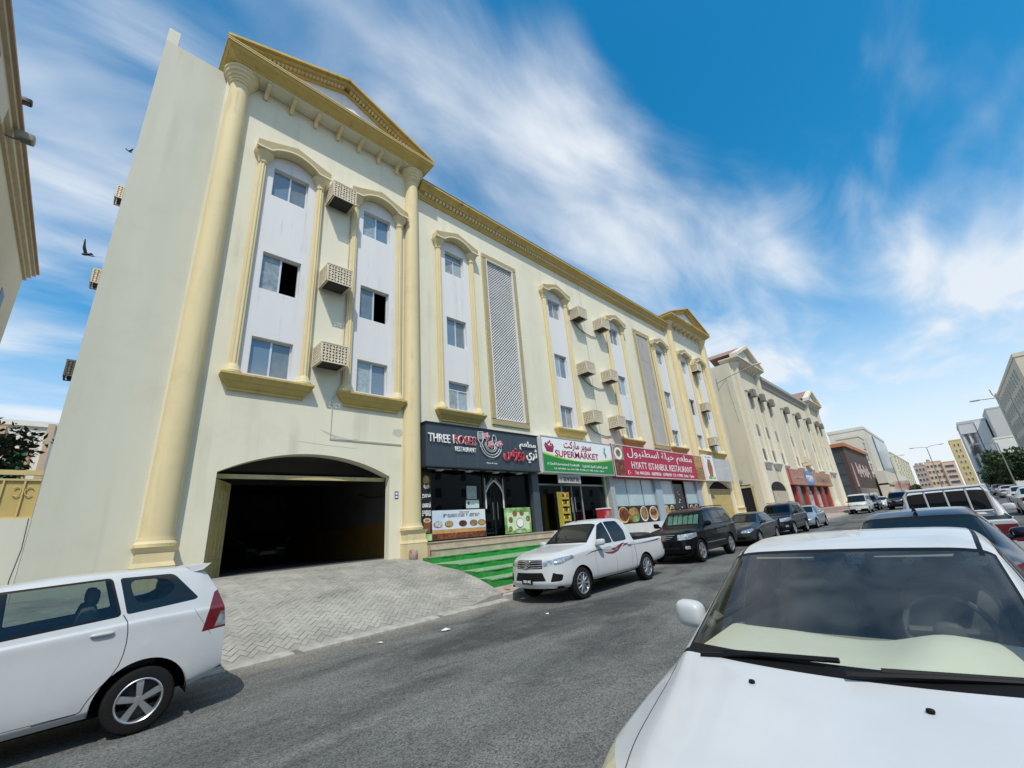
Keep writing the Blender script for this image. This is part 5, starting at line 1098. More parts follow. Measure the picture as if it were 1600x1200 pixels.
WHT = mat('sign_white_paint', (.80, .80, .80), .4); REDL = mat('sign_red_letter', (.50, .025, .05), .4); PINKL = mat('sign_pink_letter', (.68, .16, .21), .4); MAR = mat('sign_maroon', (.30, .012, .05), .45)
SIGNF = 13.16
def signbox(name, x0, x1, z0, z1, m, label, back=13.66, frame_m=None, y=SIGNF):
    root = empty(name, ((x0+x1)/2, y, z0)); o = (-(x0+x1)/2, -y, -z0)
    b = MB(); b.box(x0, x1, y, back, z0, z1); f = b.build('sign_box', m, root); f.location = o
    if frame_m:
        e = MB(); t = .05
        for q in ((x0, x1, z1-t, z1), (x0, x1, z0, z0+t), (x0, x0+t, z0+t, z1-t), (x1-t, x1, z0+t, z1-t)): e.box(q[0], q[1], y-.02, y-.0005, q[2], q[3])
        g = e.build('sign_frame', frame_m, root); g.location = o
    tag(root, label, 'sign'); return root, o
def sub(root, o, obj): obj.parent = root; obj.location = Vector(obj.location)+Vector(o); return obj
def T(root, o, name, body, m, x0, x1, z0, z1, y, thick=.05, bold=.012):
    h = z1-z0; ob = lettering(name, body, m, None, (x0, y, z0), 1.0, width=x1-x0, height=h, thick=thick, bold=bold); sub(root, o, ob)
    if ' ' in body:
        if h < .17: ob['kind'] = 'stuff'
        else: split_words(ob, h)
    return ob
def split_words(ob, h):
    """one object for each word of a line"""
    me = ob.data; n = len(me.vertices); co = np.empty(n*3, np.float32); me.vertices.foreach_get('co', co); co = co.reshape(-1, 3); P = [tuple(p.vertices) for p in me.polygons]
    iv = sorted((min(co[i][0] for i in p), max(co[i][0] for i in p)) for p in P); cutx = []; hi = iv[0][1]
    for a, b in iv:
        if a-hi > .16*h: cutx.append((a+hi)/2)
        hi = max(hi, b)
    gr = {}
    for p in P: gr.setdefault(sum(co[p[0]][0] > c for c in cutx), []).append(p)
    if len(gr) < 2: return
    for k, ps in sorted(gr.items()):
        ids = {}; V = []; Fc = []
        for p in ps: Fc.append(tuple(ids.setdefault(i, len(ids)) for i in p))
        V = [tuple(co[i]) for i in ids]; m2 = make_mesh(ob.name, V, Fc, me.materials[0])
        if k == 0: ob.data = m2
        else: w = link('lettering', m2, ob.parent, ob.location); w.rotation_euler = ob.rotation_euler
def three_roses():
    gm = mat('sign_slate', (.055, .072, .090), .38, var=.08, vscale=1.2, metal=.25)
    r, o = signbox('restaurant_sign', 8.64, 14.80, 4.24, 5.86, gm, 'dark slate THREE ROSES restaurant sign with raised letters and fork logo')
    for x in (10.1, 11.05, 13.0): sub(r, o, flat('panel_joint', mat('joint_grey', (.11, .13, .15), .4), x, x+.012, 4.25, 5.85, SIGNF-.0005, .002))
    lip = MB(); lip.box(8.60, 14.84, SIGNF-.05, 13.66, 5.861, 5.90); lip.box(8.60, 14.84, SIGNF-.03, 13.66, 4.20, 4.239); sub(r, o, lip.build('sign_edge', mat('sign_edge_dark', (.02, .024, .03), .5), None))
    y = SIGNF-.055; side = mat('letter_side', (.75, .75, .75), .4)
    T(r, o, 'lettering', 'THREE', WHT, 8.70, 9.70, 5.13, 5.45, y, .05, .004)
    T(r, o, 'letter_halo', 'ROSES', WHT, 9.85, 11.0, 5.13, 5.49, y+.01, .04, .02); T(r, o, 'lettering', 'ROSES', REDL, 9.89, 10.96, 5.155, 5.465, y-.03, .03, -.006)
    T(r, o, 'lettering', 'RESTAURANT', WHT, 9.93, 10.97, 4.84, 5.03, y, .03, .0)
    T(r, o, 'lettering', arabic('مطعم'), WHT, 13.52, 14.58, 5.15, 5.55, y, .05, .006)
    T(r, o, 'letter_halo', arabic('روزس'), PINKL, 12.50, 13.80, 4.60, 5.20, y+.01, .04, .02); T(r, o, 'lettering', arabic('روزس'), REDL, 12.54, 13.76, 4.64, 5.16, y-.035, .03, -.004)
    T(r, o, 'lettering', arabic('ثري'), WHT, 13.92, 14.62, 4.58, 5.22, y, .05, .006)
    T(r, o, 'slogan_text', 'Way to the Taste', WHT, 11.55, 12.15, 4.42, 4.50, SIGNF-.006, .008, .006)
    sub(r, o, flat('slogan_bar', mat('sign_green_bar', (.10, .35, .16), .4), 11.66, 12.02, 4.60, 4.635, SIGNF-.001, .008))
    m = MB()                                                  # plate outlines, fork and spoon
    def arc(cx, cz, rx, rz, a0, a1, n=26): return [(cx+rx*math.cos(t), SIGNF-.05, cz+rz*math.sin(t)) for t in np.linspace(R(a0), R(a1), n)]
    m.tube(arc(11.83, 5.30, .60, .60, 198, 345), .020, 6); m.tube(arc(11.83, 5.28, .48, .48, 195, 345), .018, 6); m.tube(arc(11.83, 5.27, .27, .27, 150, 400), .016, 6); m.tube(arc(11.83, 5.27, .34, .34, 170, 380), .014, 6)
    m.tube(arc(12.02, 5.47, .11, .20, 0, 360, 24), .017, 6); m.tube([(12.02, SIGNF-.05, 5.27), (12.0, SIGNF-.05, 5.05)], .018, 6)
    m.tube([(11.12, SIGNF-.05, 5.72), (11.12, SIGNF-.05, 5.40), (11.22, SIGNF-.05, 5.26), (11.24, SIGNF-.05, 5.10)], .020, 6); m.tube([(11.40, SIGNF-.05, 5.74), (11.40, SIGNF-.05, 5.42), (11.31, SIGNF-.05, 5.28), (11.35, SIGNF-.05, 5.12)], .020, 6); m.tube([(11.12, SIGNF-.05, 5.72), (11.40, SIGNF-.05, 5.74)], .018, 6)
    sub(r, o, m.build('logo_outline', mat('sign_silver', (.62, .63, .63), .35), None, smooth=True))
    k = MB()
    for x in (11.18, 11.24, 11.30, 11.36): k.box(x-.014, x+.014, SIGNF-.055, SIGNF-.03, 5.42, 5.70)
    sub(r, o, k.build('logo_fork', mat('fork_grey', (.40, .42, .43), .4), None))
    for x, z, q in ((11.60, 5.58, .15), (11.82, 5.25, .15), (12.33, 5.30, .14)):
        f = MB()
        for j in range(3):
            rr = q*(1-.30*j); pts = [(x+rr*(1+.16*math.cos(5*t+j))*math.cos(t), z+rr*(1+.16*math.cos(5*t+j))*math.sin(t)) for t in np.linspace(0, 2*math.pi, 31)[:-1]]; f.mi = j % 2; f.prism(pts, SIGNF-.06-.018*j, SIGNF-.02, 'y')
        sub(r, o, f.build('logo_rose', [mat('rose_pink', (.70, .42, .47), .45), mat('rose_deep', (.58, .14, .20), .45)], None))
three_roses()
def supermarket():
    r, o = signbox('supermarket_sign', 15.04, 21.04, 4.21, 5.98, WHT, 'white and green SUPERMARKET sign with red lettering and Arabic name', frame_m=mat('sign_frame_grey', (.45, .47, .50), .4, metal=.4))
    xs = np.linspace(15.10, 20.98, 34); wv = lambda x: 4.86+.25*((x-18.2)/3.0)**2
    sub(r, o, MB().prism([(15.10, 4.27)]+[(20.98, 4.27)]+[(x, wv(x)-.03) for x in xs[::-1]], SIGNF-.006, SIGNF-.0005, 'y').build('green_wave', mat('sign_green', (.012, .23, .045), .4), None))
    sub(r, o, MB().prism([(x, wv(x)-.029) for x in xs]+[(x, wv(x)+.06*abs((x-18.0)/3)+.005) for x in xs[::-1]], SIGNF-.006, SIGNF-.0005, 'y').build('lime_edge', mat('sign_lime', (.42, .55, .03), .4), None))
    y = SIGNF-.006
    T(r, o, 'lettering', arabic('سوبر ماركت'), MAR, 16.75, 19.08, 5.36, 5.86, y, .01, .02); T(r, o, 'lettering', 'SUPERMARKET', MAR, 16.02, 19.68, 5.0, 5.33, y, .01, .012)
    T(r, o, 'lettering', 'al Qosll International Foodstuffs', WHT, 15.36, 17.86, 4.56, 4.70, SIGNF-.010, .006, .003); T(r, o, 'lettering', arabic('القصل العالمية للمواد الغذائية'), WHT, 18.10, 20.38, 4.53, 4.70, SIGNF-.010, .006, .01); T(r, o, 'lettering', 'Tel: 44414855  Fax: 44171883  P.O.Box: 27 1885  Doha - Qatar', WHT, 15.8, 20.0, 4.36, 4.46, SIGNF-.010, .006, .003)
    b = MB(); b.prism([(15.28, 5.48), (15.96, 5.44), (15.86, 5.20), (15.40, 5.22)], y-.004, y, 'y'); b.prism([(15.25, 5.50), (15.99, 5.46), (15.99, 5.50), (15.25, 5.54)], y-.004, y, 'y')
    for cx, cz in ((15.38, 5.60), (15.58, 5.66), (15.76, 5.60), (15.48, 5.56), (15.70, 5.72), (15.88, 5.56)): b.prism([(cx+.06*math.cos(t), cz+.06*math.sin(t)) for t in np.linspace(0, 6.28, 10)[:-1]], y-.004, y, 'y')
    sub(r, o, b.build('basket_logo', MAR, None))
    d = MB()
    for k in range(9): a = k*.7; d.tube([(20.33+.13*math.sin(a)*(1-.08*k)+.02, y-.004, 5.16+.07*k), (20.33+.10*math.cos(a*1.3), y-.004, 5.22+.065*k), (20.34, y-.004, 5.26+.062*k)], .018, 5)
    sub(r, o, d.build('leaf_emblem', mat('sign_teal', (.05, .36, .26), .4), None))
supermarket()
def istanbul():
    rm = mat('sign_crimson', (.40, .010, .045), .42, var=.06, vscale=.6)
    r, o = signbox('istanbul_restaurant_sign', 21.16, 33.62, 4.18, 6.06, rm, 'long crimson HYATT ISTANBUL RESTAURANT sign with food pictures at both ends', frame_m=mat('sign_frame_pale', (.60, .58, .55), .5))
    y = SIGNF-.006
    T(r, o, 'lettering', arabic('مطعم حياة اسطنبول'), WHT, 22.75, 31.75, 5.22, 5.94, y, .01, .0); T(r, o, 'lettering', 'HYATT ISTANBUL RESTAURANT', WHT, 23.05, 31.5, 4.70, 5.12, y, .01, .0)
    T(r, o, 'lettering', 'Tel: 44412265 - 66878028 - 33706338  C.R: 117982  Doha - Qatar', WHT, 23.3, 31.6, 4.32, 4.56, y, .008, .006)
    sub(r, o, flat('printed_table', print_mat('print_greens', [(.35, .38, .25), (.55, .5, .38), (.25, .22, .12)], 4), 21.24, 22.30, 5.16, 6.0, y, .003)); sub(r, o, flat('printed_meat', MEAT, 21.24, 22.22, 4.25, 5.155, y, .003))
    for cx, cz, rx in ((21.74, 5.52, .42),):
        sub(r, o, disc('printed_plate', WHT, cx, cz, rx, .36, y-.003, None)); sub(r, o, disc('printed_food', FOOD, cx, cz+.02, rx*.6, .22, y-.006, None))
    sub(r, o, flat('printed_kebab', FRY, 32.15, 33.45, 5.15, 5.98, y, .003)); sub(r, o, flat('printed_kebab', FOOD, 32.25, 33.45, 4.25, 5.145, y, .003))
    f = sub(r, o, flat('flag', mat('flag_red', (.52, .012, .02), .45), 22.36, 22.96, 4.24, 4.66, y, .004)); cc = MB()
    A = [(22.62+.115*math.cos(t), 4.45+.115*math.sin(t)) for t in np.linspace(R(40), R(320), 22)]; B = [(22.65+.092*math.cos(t), 4.45+.092*math.sin(t)) for t in np.linspace(R(315), R(45), 22)]; cc.prism(A+B, y-.008, y-.0045, 'y')
    cc.prism([(22.78+(.055 if k % 2 == 0 else .022)*math.cos(k*math.pi/5+math.pi), 4.45+(.055 if k % 2 == 0 else .022)*math.sin(k*math.pi/5+math.pi)) for k in range(10)], y-.008, y-.0045, 'y'); sub(r, o, cc.build('crescent_and_star', WHT, None))
istanbul()
def side_signs():
    r, o = signbox('kebab_sign', 33.80, 35.55, 4.20, 6.20, WHT, 'white box sign with a printed kebab skewer beside the crimson sign', y=13.05, back=13.54); y = 13.049
    sub(r, o, MB().prism([(34.35, 4.5), (34.95, 4.5), (35.15, 5.2), (34.95, 5.85), (34.45, 5.85), (34.20, 5.2)], y-.004, y, 'y').build('printed_kebab', print_mat('print_doner', [(.45, .10, .03), (.62, .25, .06), (.35, .05, .02), (.60, .35, .12)], 10), None))
    sub(r, o, flat('printed_greens', LEAF, 34.05, 35.35, 4.32, 4.52, y, .003)); T(r, o, 'lettering', arabic('مطعم حياة'), MAR, 34.1, 35.2, 5.92, 6.10, y-.002, .006, .01)
    r, o = signbox('blank_sign', 35.62, 39.7, 4.22, 6.05, mat('blank_sign_grey', (.50, .50, .48), .6, var=.10, vscale=.8, stain=((.35, .34, .32), .4, .8)), 'blank pale grey sign board above the closed yellow gate', y=13.2, back=13.54)
    for i, (a, b) in enumerate(((36.4, 37.6), (37.9, 39.2))): sub(r, o, flat('torn_print', mat('torn_grey', (.60, .60, .59), .7), a, b, 5.1+.2*i, 5.16+.2*i, 13.199, .003))
side_signs()

# ------------------------------------------------------------------ shop fronts
SHOPGLASS = glass_mat('shop_glass', (.30, .36, .35))
def shop_front():
    gy = 13.85; dk = mat('shop_frame_dark', (.018, .020, .023), .4, metal=.3); slate = mat('pillar_slate', (.070, .085, .10), .4, metal=.2, var=.08)
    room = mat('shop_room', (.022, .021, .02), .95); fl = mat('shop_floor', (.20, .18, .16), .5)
    for x0, x1 in ((8.75, 14.95), (15.05, 21.0), (21.3, 33.05)):
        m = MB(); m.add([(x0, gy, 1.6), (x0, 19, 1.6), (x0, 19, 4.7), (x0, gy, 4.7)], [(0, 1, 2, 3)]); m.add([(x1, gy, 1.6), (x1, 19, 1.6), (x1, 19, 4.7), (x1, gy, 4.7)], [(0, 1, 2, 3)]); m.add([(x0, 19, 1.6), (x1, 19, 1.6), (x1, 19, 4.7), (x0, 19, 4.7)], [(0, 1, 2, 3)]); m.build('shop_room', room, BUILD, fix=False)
        f = MB(); f.box(x0, x1, 13.92, 19, 1.4, 1.602); f.build('shop_floor', fl, BUILD)
    # tea shop: glazed front with a pointed-arch door
    m = MB()
    for x in (9.20, 11.86, 13.02, 14.66): m.box(x-.04, x+.04, gy-.05, gy+.05, 1.605, 4.30)
    m.box(9.24, 14.62, gy-.045, gy+.045, 4.20, 4.30); m.box(9.24, 11.82, gy-.045, gy+.045, 1.605, 1.70); m.box(13.06, 14.62, gy-.045, gy+.045, 1.605, 1.70); m.box(12.41, 12.45, gy-.04, gy+.04, 1.65, 3.4); m.build('shopfront_frame', dk, BUILD)
    for a, b in ((9.24, 11.82), (11.90, 12.98), (13.06, 14.62)): g = MB(); g.box(a, b, gy-.006, gy+.006, 1.70, 4.20); g.build('shop_window', SHOPGLASS, BUILD)
    a = MB(); L_ = []                                         # pointed arch trim
    for s in (-1, 1): a.tube([(12.44+s*.50, gy-.07, 2.70), (12.44+s*.50, gy-.07, 3.25), (12.44+s*.45, gy-.07, 3.42), (12.44+s*.33, gy-.07, 3.60), (12.44+s*.15, gy-.07, 3.76), (12.44, gy-.07, 3.86)], .032, 6)
    a.build('door_arch', mat('arch_white', (.66, .66, .64), .5), BUILD)
    c = MB(); rr = random.Random(3)
    for s in (-1, 1):
        for k in range(12):
            t = k/11; x = 12.44+s*(.46-.36*t); z = 3.50+.36*t+.03; c.tube([(x+s*.03*math.cos(u), gy-.065, z+.04+.035*math.sin(u)) for u in np.linspace(0, 5.2, 8)], .010, 5)
        c.box(12.44+s*.52-.02, 12.44+s*.52+.02, gy-.08, gy-.051, 3.2, 3.95)
    c.build('door_scrollwork', mat('scroll_grey', (.36, .36, .34), .6), BUILD)
    h = MB()
    for x in (12.30, 12.56): h.tube([(x, gy-.08, 2.25), (x, gy-.08, 2.95)], .018)
    h.build('door_handle', mat('chrome', (.7, .7, .7), .2, metal=1), BUILD)
    p = MB(); p.box(14.66, 15.10, 13.60, 13.84, 1.58, 4.24); p.build('shop_pillar', slate, BUILD)
    # things inside and on the tea shop front
    o = flat('tea_poster', mat('poster_black', (.012, .010, .009), .45), 8.72, 9.17, 1.64, 4.16, 13.66, .01); tag(o, 'tall black tea poster with white Tamil words beside the yellow column', 'poster')
    for w_, z in (('தரம்', 3.12), ('மணம்', 2.80), ('சுவை', 2.50)): lettering('poster_words', w_ if w_ != 'சுவை' else 'சுைவ', WHT, o, (8.76, 13.648, z), 1, width=.37, height=.20, thick=.004, bold=.02)
    disc('printed_food', FRY, 8.95, 3.78, .14, .18, 13.65, o); disc('printed_cup', mat('print_cream', (.62, .50, .40), .5), 8.96, 3.56, .13, .10, 13.65, o)
    MB().prism([(8.80, 2.36), (9.13, 2.36), (9.09, 1.92), (8.86, 1.92)], 13.646, 13.65, 'y').build('printed_glass', mat('print_tea', (.20, .075, .03), .4), None).parent = o
    disc('printed_foam', mat('print_cream', (.62, .50, .40), .5), 8.965, 2.35, .16, .08, 13.645, o); disc('printed_tea', mat('print_teatop', (.42, .15, .04), .4), 8.965, 2.35, .10, .045, 13.641, o); flat('printed_leaves', LEAF, 8.725, 9.165, 1.65, 1.88, 13.65, .003, o)
    o = flat('food_banner', mat('banner_sky', (.50, .60, .74), .5, col2=(.72, .74, .76), vscale=1.5), 9.25, 11.84, 1.66, 2.69, 13.78, .012); tag(o, 'wide pale banner of five printed dishes below the tea shop window', 'poster')
    flat('printed_wood', mat('print_wood', (.50, .30, .12), .5, var=.2, vscale=5), 9.255, 11.835, 1.86, 2.00, 13.767, .003, o); flat('printed_spread', MEAT, 9.255, 11.835, 1.665, 1.859, 13.767, .003, o)
    for i, (x, fd) in enumerate(((9.52, print_mat('print_rice', [(.72, .70, .68), (.55, .5, .5), (.8, .8, .78)], 14)), (10.02, FRY), (10.68, MEAT), (11.22, FOOD), (11.64, FRY))): dish(x, 2.18, .20, .12, 13.767, o, fd, mat('print_dark_plate', (.10, .08, .07), .4))
    lettering('banner_words', 'சுவையான உணவு', mat('print_ink', (.05, .04, .09), .5), o, (9.75, 13.766, 2.42), 1, width=1.8, height=.13, thick=.003, bold=.015); T0 = lettering('banner_words', 'THREE ROSES', mat('print_ink', (.05, .04, .09), .5), o, (10.5, 13.766, 2.57), 1, width=.5, height=.06, thick=.003)
    o = flat('menu_poster', LEAF, 12.90, 14.52, 1.64, 2.70, 13.76, .012); tag(o, 'square leaf-green poster with small round dishes right of the arched door', 'poster')
    flat('poster_centre', mat('print_palegreen', (.50, .66, .40), .5, col2=(.62, .74, .5), vscale=2), 13.05, 14.40, 1.76, 2.50, 13.747, .003, o)
    for x, z, rr_ in ((13.25, 2.20, .13), (13.52, 2.46, .14), (13.95, 2.48, .14), (14.32, 2.22, .13), (13.80, 2.05, .22), (13.20, 1.83, .12)): dish(x, z, rr_, rr_*.95, 13.743, o, FOOD if rr_ < .2 else WHT, mat('print_dark_plate', (.1, .08, .07), .4))
    lettering('poster_words', 'THREE ROSES', mat('print_ink', (.05, .04, .09), .5), o, (13.5, 13.742, 1.76), 1, width=.62, height=.06, thick=.003, bold=.02)
    o = flat('window_notice', mat('notice_pale', (.55, .66, .62), .5), 10.93, 11.60, 2.74, 3.06, 13.84, .006); tag(o, 'pale green notice taped inside the tea shop window', 'notice'); disc('notice_mark', mat('print_ink', (.05, .04, .09), .5), 11.06, 2.93, .05, .07, 13.834, o); lettering('notice_words', 'job', mat('print_ink', (.05, .04, .09), .5), o, (11.17, 13.833, 2.86), 1, width=.2, height=.08, thick=.003)
    o = flat('price_list', mat('price_grey', (.33, .36, .35), .6, var=.3, vscale=20), 10.98, 11.50, 3.10, 3.62, 13.84, .005); tag(o, 'grey price list hung above the pale green window notice', 'notice')
    for i in range(4):
        o = empty('pastry_shelf', (10.2, 15.0, 1.605+.0)) if i == 0 else o
    sh = MB(); 
    for z in (2.0, 2.35, 2.7, 3.05): sh.box(-.45, .45, -.2, .2, z-1.605, z-1.575)
    sh.box(-.47, -.45, -.2, .2, 0, 1.6); sh.box(.45, .47, -.2, .2, 0, 1.6); sh.build('rack', mat('rack_grey', (.12, .12, .12), .5), o)
    for z in (2.0, 2.35, 2.7): b = MB(); V, Fc = blob((0, 0, z-1.605+.09), (.36, .14, .08), 2, .5); b.add(V, Fc); b.build('tray_goods', mat('goods_grey', (.22, .21, .19), .7), o)
    tag(o, 'dim pastry rack standing inside the tea shop', 'shelf')
    # lamps under the dark sign
    for x in (9.35, 10.75, 12.2, 13.6):
        l = empty('sign_spotlight', (x, 13.35, 4.15)); b = MB(); b.tube([(-.55, 0, .02), (.55, 0, .02)], .022); b.build('rail', mat('rail_grey', (.30, .32, .33), .4, metal=.5), l); b = MB(); b.box(-.12, .12, -.10, .10, -.05, .0); b.build('lamp_head', mat('lamp_grey', (.45, .46, .46), .5), l)
        tag(l, {9.35: 'slim lamp under the left end of the dark THREE ROSES sign', 10.75: 'slim lamp under the word RESTAURANT of the dark sign', 12.2: 'slim lamp under the fork logo of the dark sign', 13.6: 'slim lamp under the Arabic end of the dark sign'}[x], 'lamp', 'lamps under the dark sign')
    # supermarket
    m = MB()
    for x in (15.14, 17.0, 18.6, 20.80): m.box(x-.04, x+.04, gy-.05, gy+.05, 1.605, 4.30)
    m.box(15.18, 20.76, gy-.045, gy+.045, 3.70, 3.78); m.box(17.78, 17.82, gy-.04, gy+.04, 1.61, 3.7); m.build('shopfront_frame', mat('frame_grey', (.28, .30, .31), .4, metal=.4), BUILD)
    for a, b in ((15.18, 16.96), (17.04, 17.77), (17.83, 18.56), (18.64, 20.76)): g = MB(); g.box(a, b, gy-.006, gy+.006, 1.61, 3.70); g.build('shop_window', SHOPGLASS, BUILD)
    for x in (17.66, 17.94): h = MB(); h.tube([(x, gy-.07, 2.4), (x, gy-.07, 3.12)], .022); h.build('door_handle', mat('chrome', (.7, .7, .7), .2, metal=1), BUILD)
    p = MB(); p.box(20.86, 21.30, 13.45, 13.69, 1.0, 4.18); p.build('shop_pillar', mat('pillar_grey', (.36, .37, .37), .5, var=.1), BUILD)
    r, o = signbox('small_shop_sign', 16.25, 18.0, 3.76, 4.16, mat('smallsign_grey', (.44, .43, .41), .5, var=.1), 'small grey hanging sign under the supermarket board', y=13.30, back=13.36); T(r, o, 'lettering', 'avara', mat('print_ink', (.05, .04, .09), .5), 16.6, 17.85, 3.84, 4.06, 13.298, .006, .02); sub(r, o, disc('sign_dot', mat('smallsign_dark', (.25, .24, .24), .5), 16.42, 3.96, .09, .12, 13.299, None))
    yl = mat('stand_yellow', (.40, .34, .04), .5, var=.1); o = empty('snack_stand', (16.5, 13.38, 1.6)); b = MB(); b.box(-.28, .28, .10, .13, 0, 1.75); b.box(-.29, -.27, -.15, .10, 0, 1.72); b.box(.27, .29, -.15, .10, 0, 1.72)
    for z in (.05, .38, .72, 1.05, 1.38): b.box(-.27, .27, -.15, .10, z, z+.025); b.box(-.27, .27, -.165, -.151, z, z+.10)
    b.build('stand_frame', yl, o)
    for z in (.075, .405, .745, 1.075, 1.405):
        for k in range(4):
            q = MB(); V, Fc = blob((-.20+.133*k, -.06, z+.13), (.062, .08, .13), 1, .6); q.add(V, Fc); q.build('snack_bag', mat(['snack_dark', 'snack_gold', 'snack_red'][(k+int(z*10)) % 3], [(.05, .04, .03), (.6, .45, .1), (.4, .06, .04)][(k+int(z*10)) % 3], .4), o)
    tag(o, 'yellow wire stand filled with snack bags outside the supermarket', 'display stand')
    o = empty('crate_stack', (15.85, 14.25, 1.6)); 
    for k in range(6): b = MB(); b.box(-.24, .24, -.18, .18, .95*0+.28*k+.01, .28*k+.06); b.box(-.24, -.22, -.18, .18, .28*k+.06, .28*k+.25); b.box(.22, .24, -.18, .18, .28*k+.06, .28*k+.25); b.box(-.22, .22, -.18, -.16, .28*k+.06, .28*k+.17); b.build('basket', mat('basket_white', (.66, .68, .70), .5), o)
    tag(o, 'stack of white plastic baskets behind the supermarket window', 'baskets')
    o = empty('ice_cream_chest', (19.6, 13.25, 1.6)); b = MB(); b.box(-.35, .35, -.22, .22, 0.02, .85); b.build('chest_body', mat('chest_red', (.38, .02, .03), .4), o); b = MB(); b.box(-.37, .37, -.24, .24, .851, .90); b.build('chest_lid', WHT, o); b = MB(); b.box(-.30, .30, -.228, -.221, .15, .75); b.build('chest_print', print_mat('print_chest', [(.7, .65, .6), (.5, .02, .04), (.75, .7, .7)], 3), o); tag(o, 'red and white ice cream chest at the supermarket corner', 'freezer')
    # restaurant front: frosted panes, food posters, pale plinth
    fro = mat('frosted_pane', (.40, .52, .55), .25, var=.10, vscale=1.1, coat=.4); pil = mat('pillar_bluegrey', (.33, .40, .46), .6, var=.06)
    for i, (a, b) in enumerate(((21.45, 22.85), (22.9, 24.6), (24.7, 26.1), (27.0, 28.75), (30.75, 32.4))):
        g = MB(); g.box(a, b, 13.66, 13.70, 2.58, 4.16); g.build('frosted_window', fro, BUILD)
    m = MB()
    for x in (21.42, 22.875, 24.65, 28.8, 30.70, 32.43): m.box(x-.03, x+.03, 13.62, 13.69, 1.62, 4.18)
    m.build('shopfront_frame', mat('frame_alu', (.45, .48, .5), .4, metal=.5), BUILD)
    for x in (26.15, 32.5): p = MB(); p.box(x, x+.78, 13.50, 13.72, 1.0, 4.18); p.build('shop_pillar', pil, BUILD)
    d = MB(); d.box(28.85, 30.65, 13.74, 13.78, 1.62, 3.95); d.build('dark_door', mat('door_dark', (.015, .015, .016), .25), BUILD)
    for k in range(9): disc('door_sticker', WHT, 29.5+.5*math.sin(k*2.2), 2.2+.17*k, .06, .05, 13.739, BUILD)
    pl = MB(); pl.box(21.3, 33.1, 13.44, 13.69, .3, 1.60); pl.build('plinth', mat('plinth_white', (.62, .62, .59), .7, var=.10, vscale=1.2, streak=True), BUILD)
    o = flat('kebab_banner', mat('banner_black', (.02, .015, .012), .45), 21.42, 26.12, 1.64, 2.55, 13.60, .012); tag(o, 'black food banner with kebab plates under the frosted windows next to the supermarket', 'poster')
    dish(22.02, 2.10, .56, .44, 13.587, o, MEAT, mat('print_yellow_plate', (.66, .50, .08), .4)); disc('printed_food', FOOD, 23.12, 2.08, .60, .43, 13.587, o); disc('printed_food', LEAF, 23.30, 1.86, .34, .17, 13.583, o); disc('printed_food', FRY, 22.95, 2.22, .30, .18, 13.583, o); dish(24.32, 2.10, .46, .44, 13.587, o, FOOD); dish(25.50, 2.09, .54, .43, 13.587, o, FRY); disc('printed_food', MEAT, 25.45, 2.16, .40, .20, 13.581, o)
    o = flat('grill_banner', mat('banner_black', (.02, .015, .012), .45), 26.95, 28.75, 1.64, 2.60, 13.60, .012); tag(o, 'food banner with kebab plates left of the dark restaurant door', 'poster')
    for i, x in enumerate((27.3, 28.1)): dish(x, 2.1, .36, .44, 13.587, o, FOOD if i else FRY)
    o = flat('meat_banner', mat('banner_black', (.02, .015, .012), .45), 30.72, 32.45, 1.64, 2.55, 13.60, .012); tag(o, 'food banner with meat plates right of the dark restaurant door', 'poster')
    for i, x in enumerate((31.1, 31.9)): dish(x, 2.1, .34, .42, 13.587, o, MEAT if i else FOOD)
shop_front()

# ------------------------------------------------------------------ neighbours, trees, lamps
def block(name, x0, x1, y0, y1, z0, z1, m, label, wins=(), parapet=.5, cat='building', wm=None, group=None):
    """far building: walls, parapet, one object for each window. wins: (face, columns, rows, w, h, margin0, margin1, zlow, zhigh)"""
    root = empty(name, ((x0+x1)/2, (y0+y1)/2, z0)); b = (-(x0+x1)/2, -(y0+y1)/2, -z0)
    w = MB(); w.box(x0, x1, y0, y1, z0, z1); o = w.build('wall', m, root); o.location = b
    if parapet:
        p = MB(); t = .35
        for q in ((x0-.12, x1+.12, y0-.12, y0+t), (x0-.12, x1+.12, y1-t, y1+.12), (x0-.12, x0+t, y0+t, y1-t), (x1-t, x1+.12, y0+t, y1-t)): p.box(q[0], q[1], q[2], q[3], z1+.001, z1+parapet)
        o = p.build('parapet', m, root); o.location = b
    wm = wm or mat('far_pane', (.05, .06, .07), .15, spec=.8); fm = mat('far_frame', (.60, .58, .52), .7)
    for face, nc, nr, ww, wh, m0, m1, za, zb in wins:
        proto = None
        for i in range(nc):
            for j in range(nr):
                z = za+(zb-za)*(j+.5)/nr; u = m0+(m1-m0)*(i+.5)/nc
                if proto is None:
                    q = MB(); f = .12
                    for r in ((-ww/2-f, ww/2+f, wh/2, wh/2+f), (-ww/2-f, ww/2+f, -wh/2-f, -wh/2), (-ww/2-f, -ww/2, -wh/2, wh/2), (ww/2, ww/2+f, -wh/2, wh/2)): q.box(r[0], r[1], -.16, .02, r[2], r[3])
                    q.mi = 1; q.box(-ww/2, ww/2, -.03, .02, -wh/2, wh/2); proto = q.build('window', [fm, wm], root); c = proto
                else: c = proto.copy(); COL.objects.link(c); c.parent = root
                if face == '-y': c.location = (u+b[0], y0+b[1], z+b[2])
                elif face == '+y': c.location = (u+b[0], y1+b[1], z+b[2]); c.rotation_euler = (0, 0, math.pi)
                elif face == '-x': c.location = (x0+b[0], u+b[1], z+b[2]); c.rotation_euler = (0, 0, -math.pi/2)
                else: c.location = (x1+b[0], u+b[1], z+b[2]); c.rotation_euler = (0, 0, math.pi/2)
    tag(root, label, cat, group); return root, b
def addp(root, b, o): o.parent = root; o.location = Vector(o.location)+Vector(b); return o
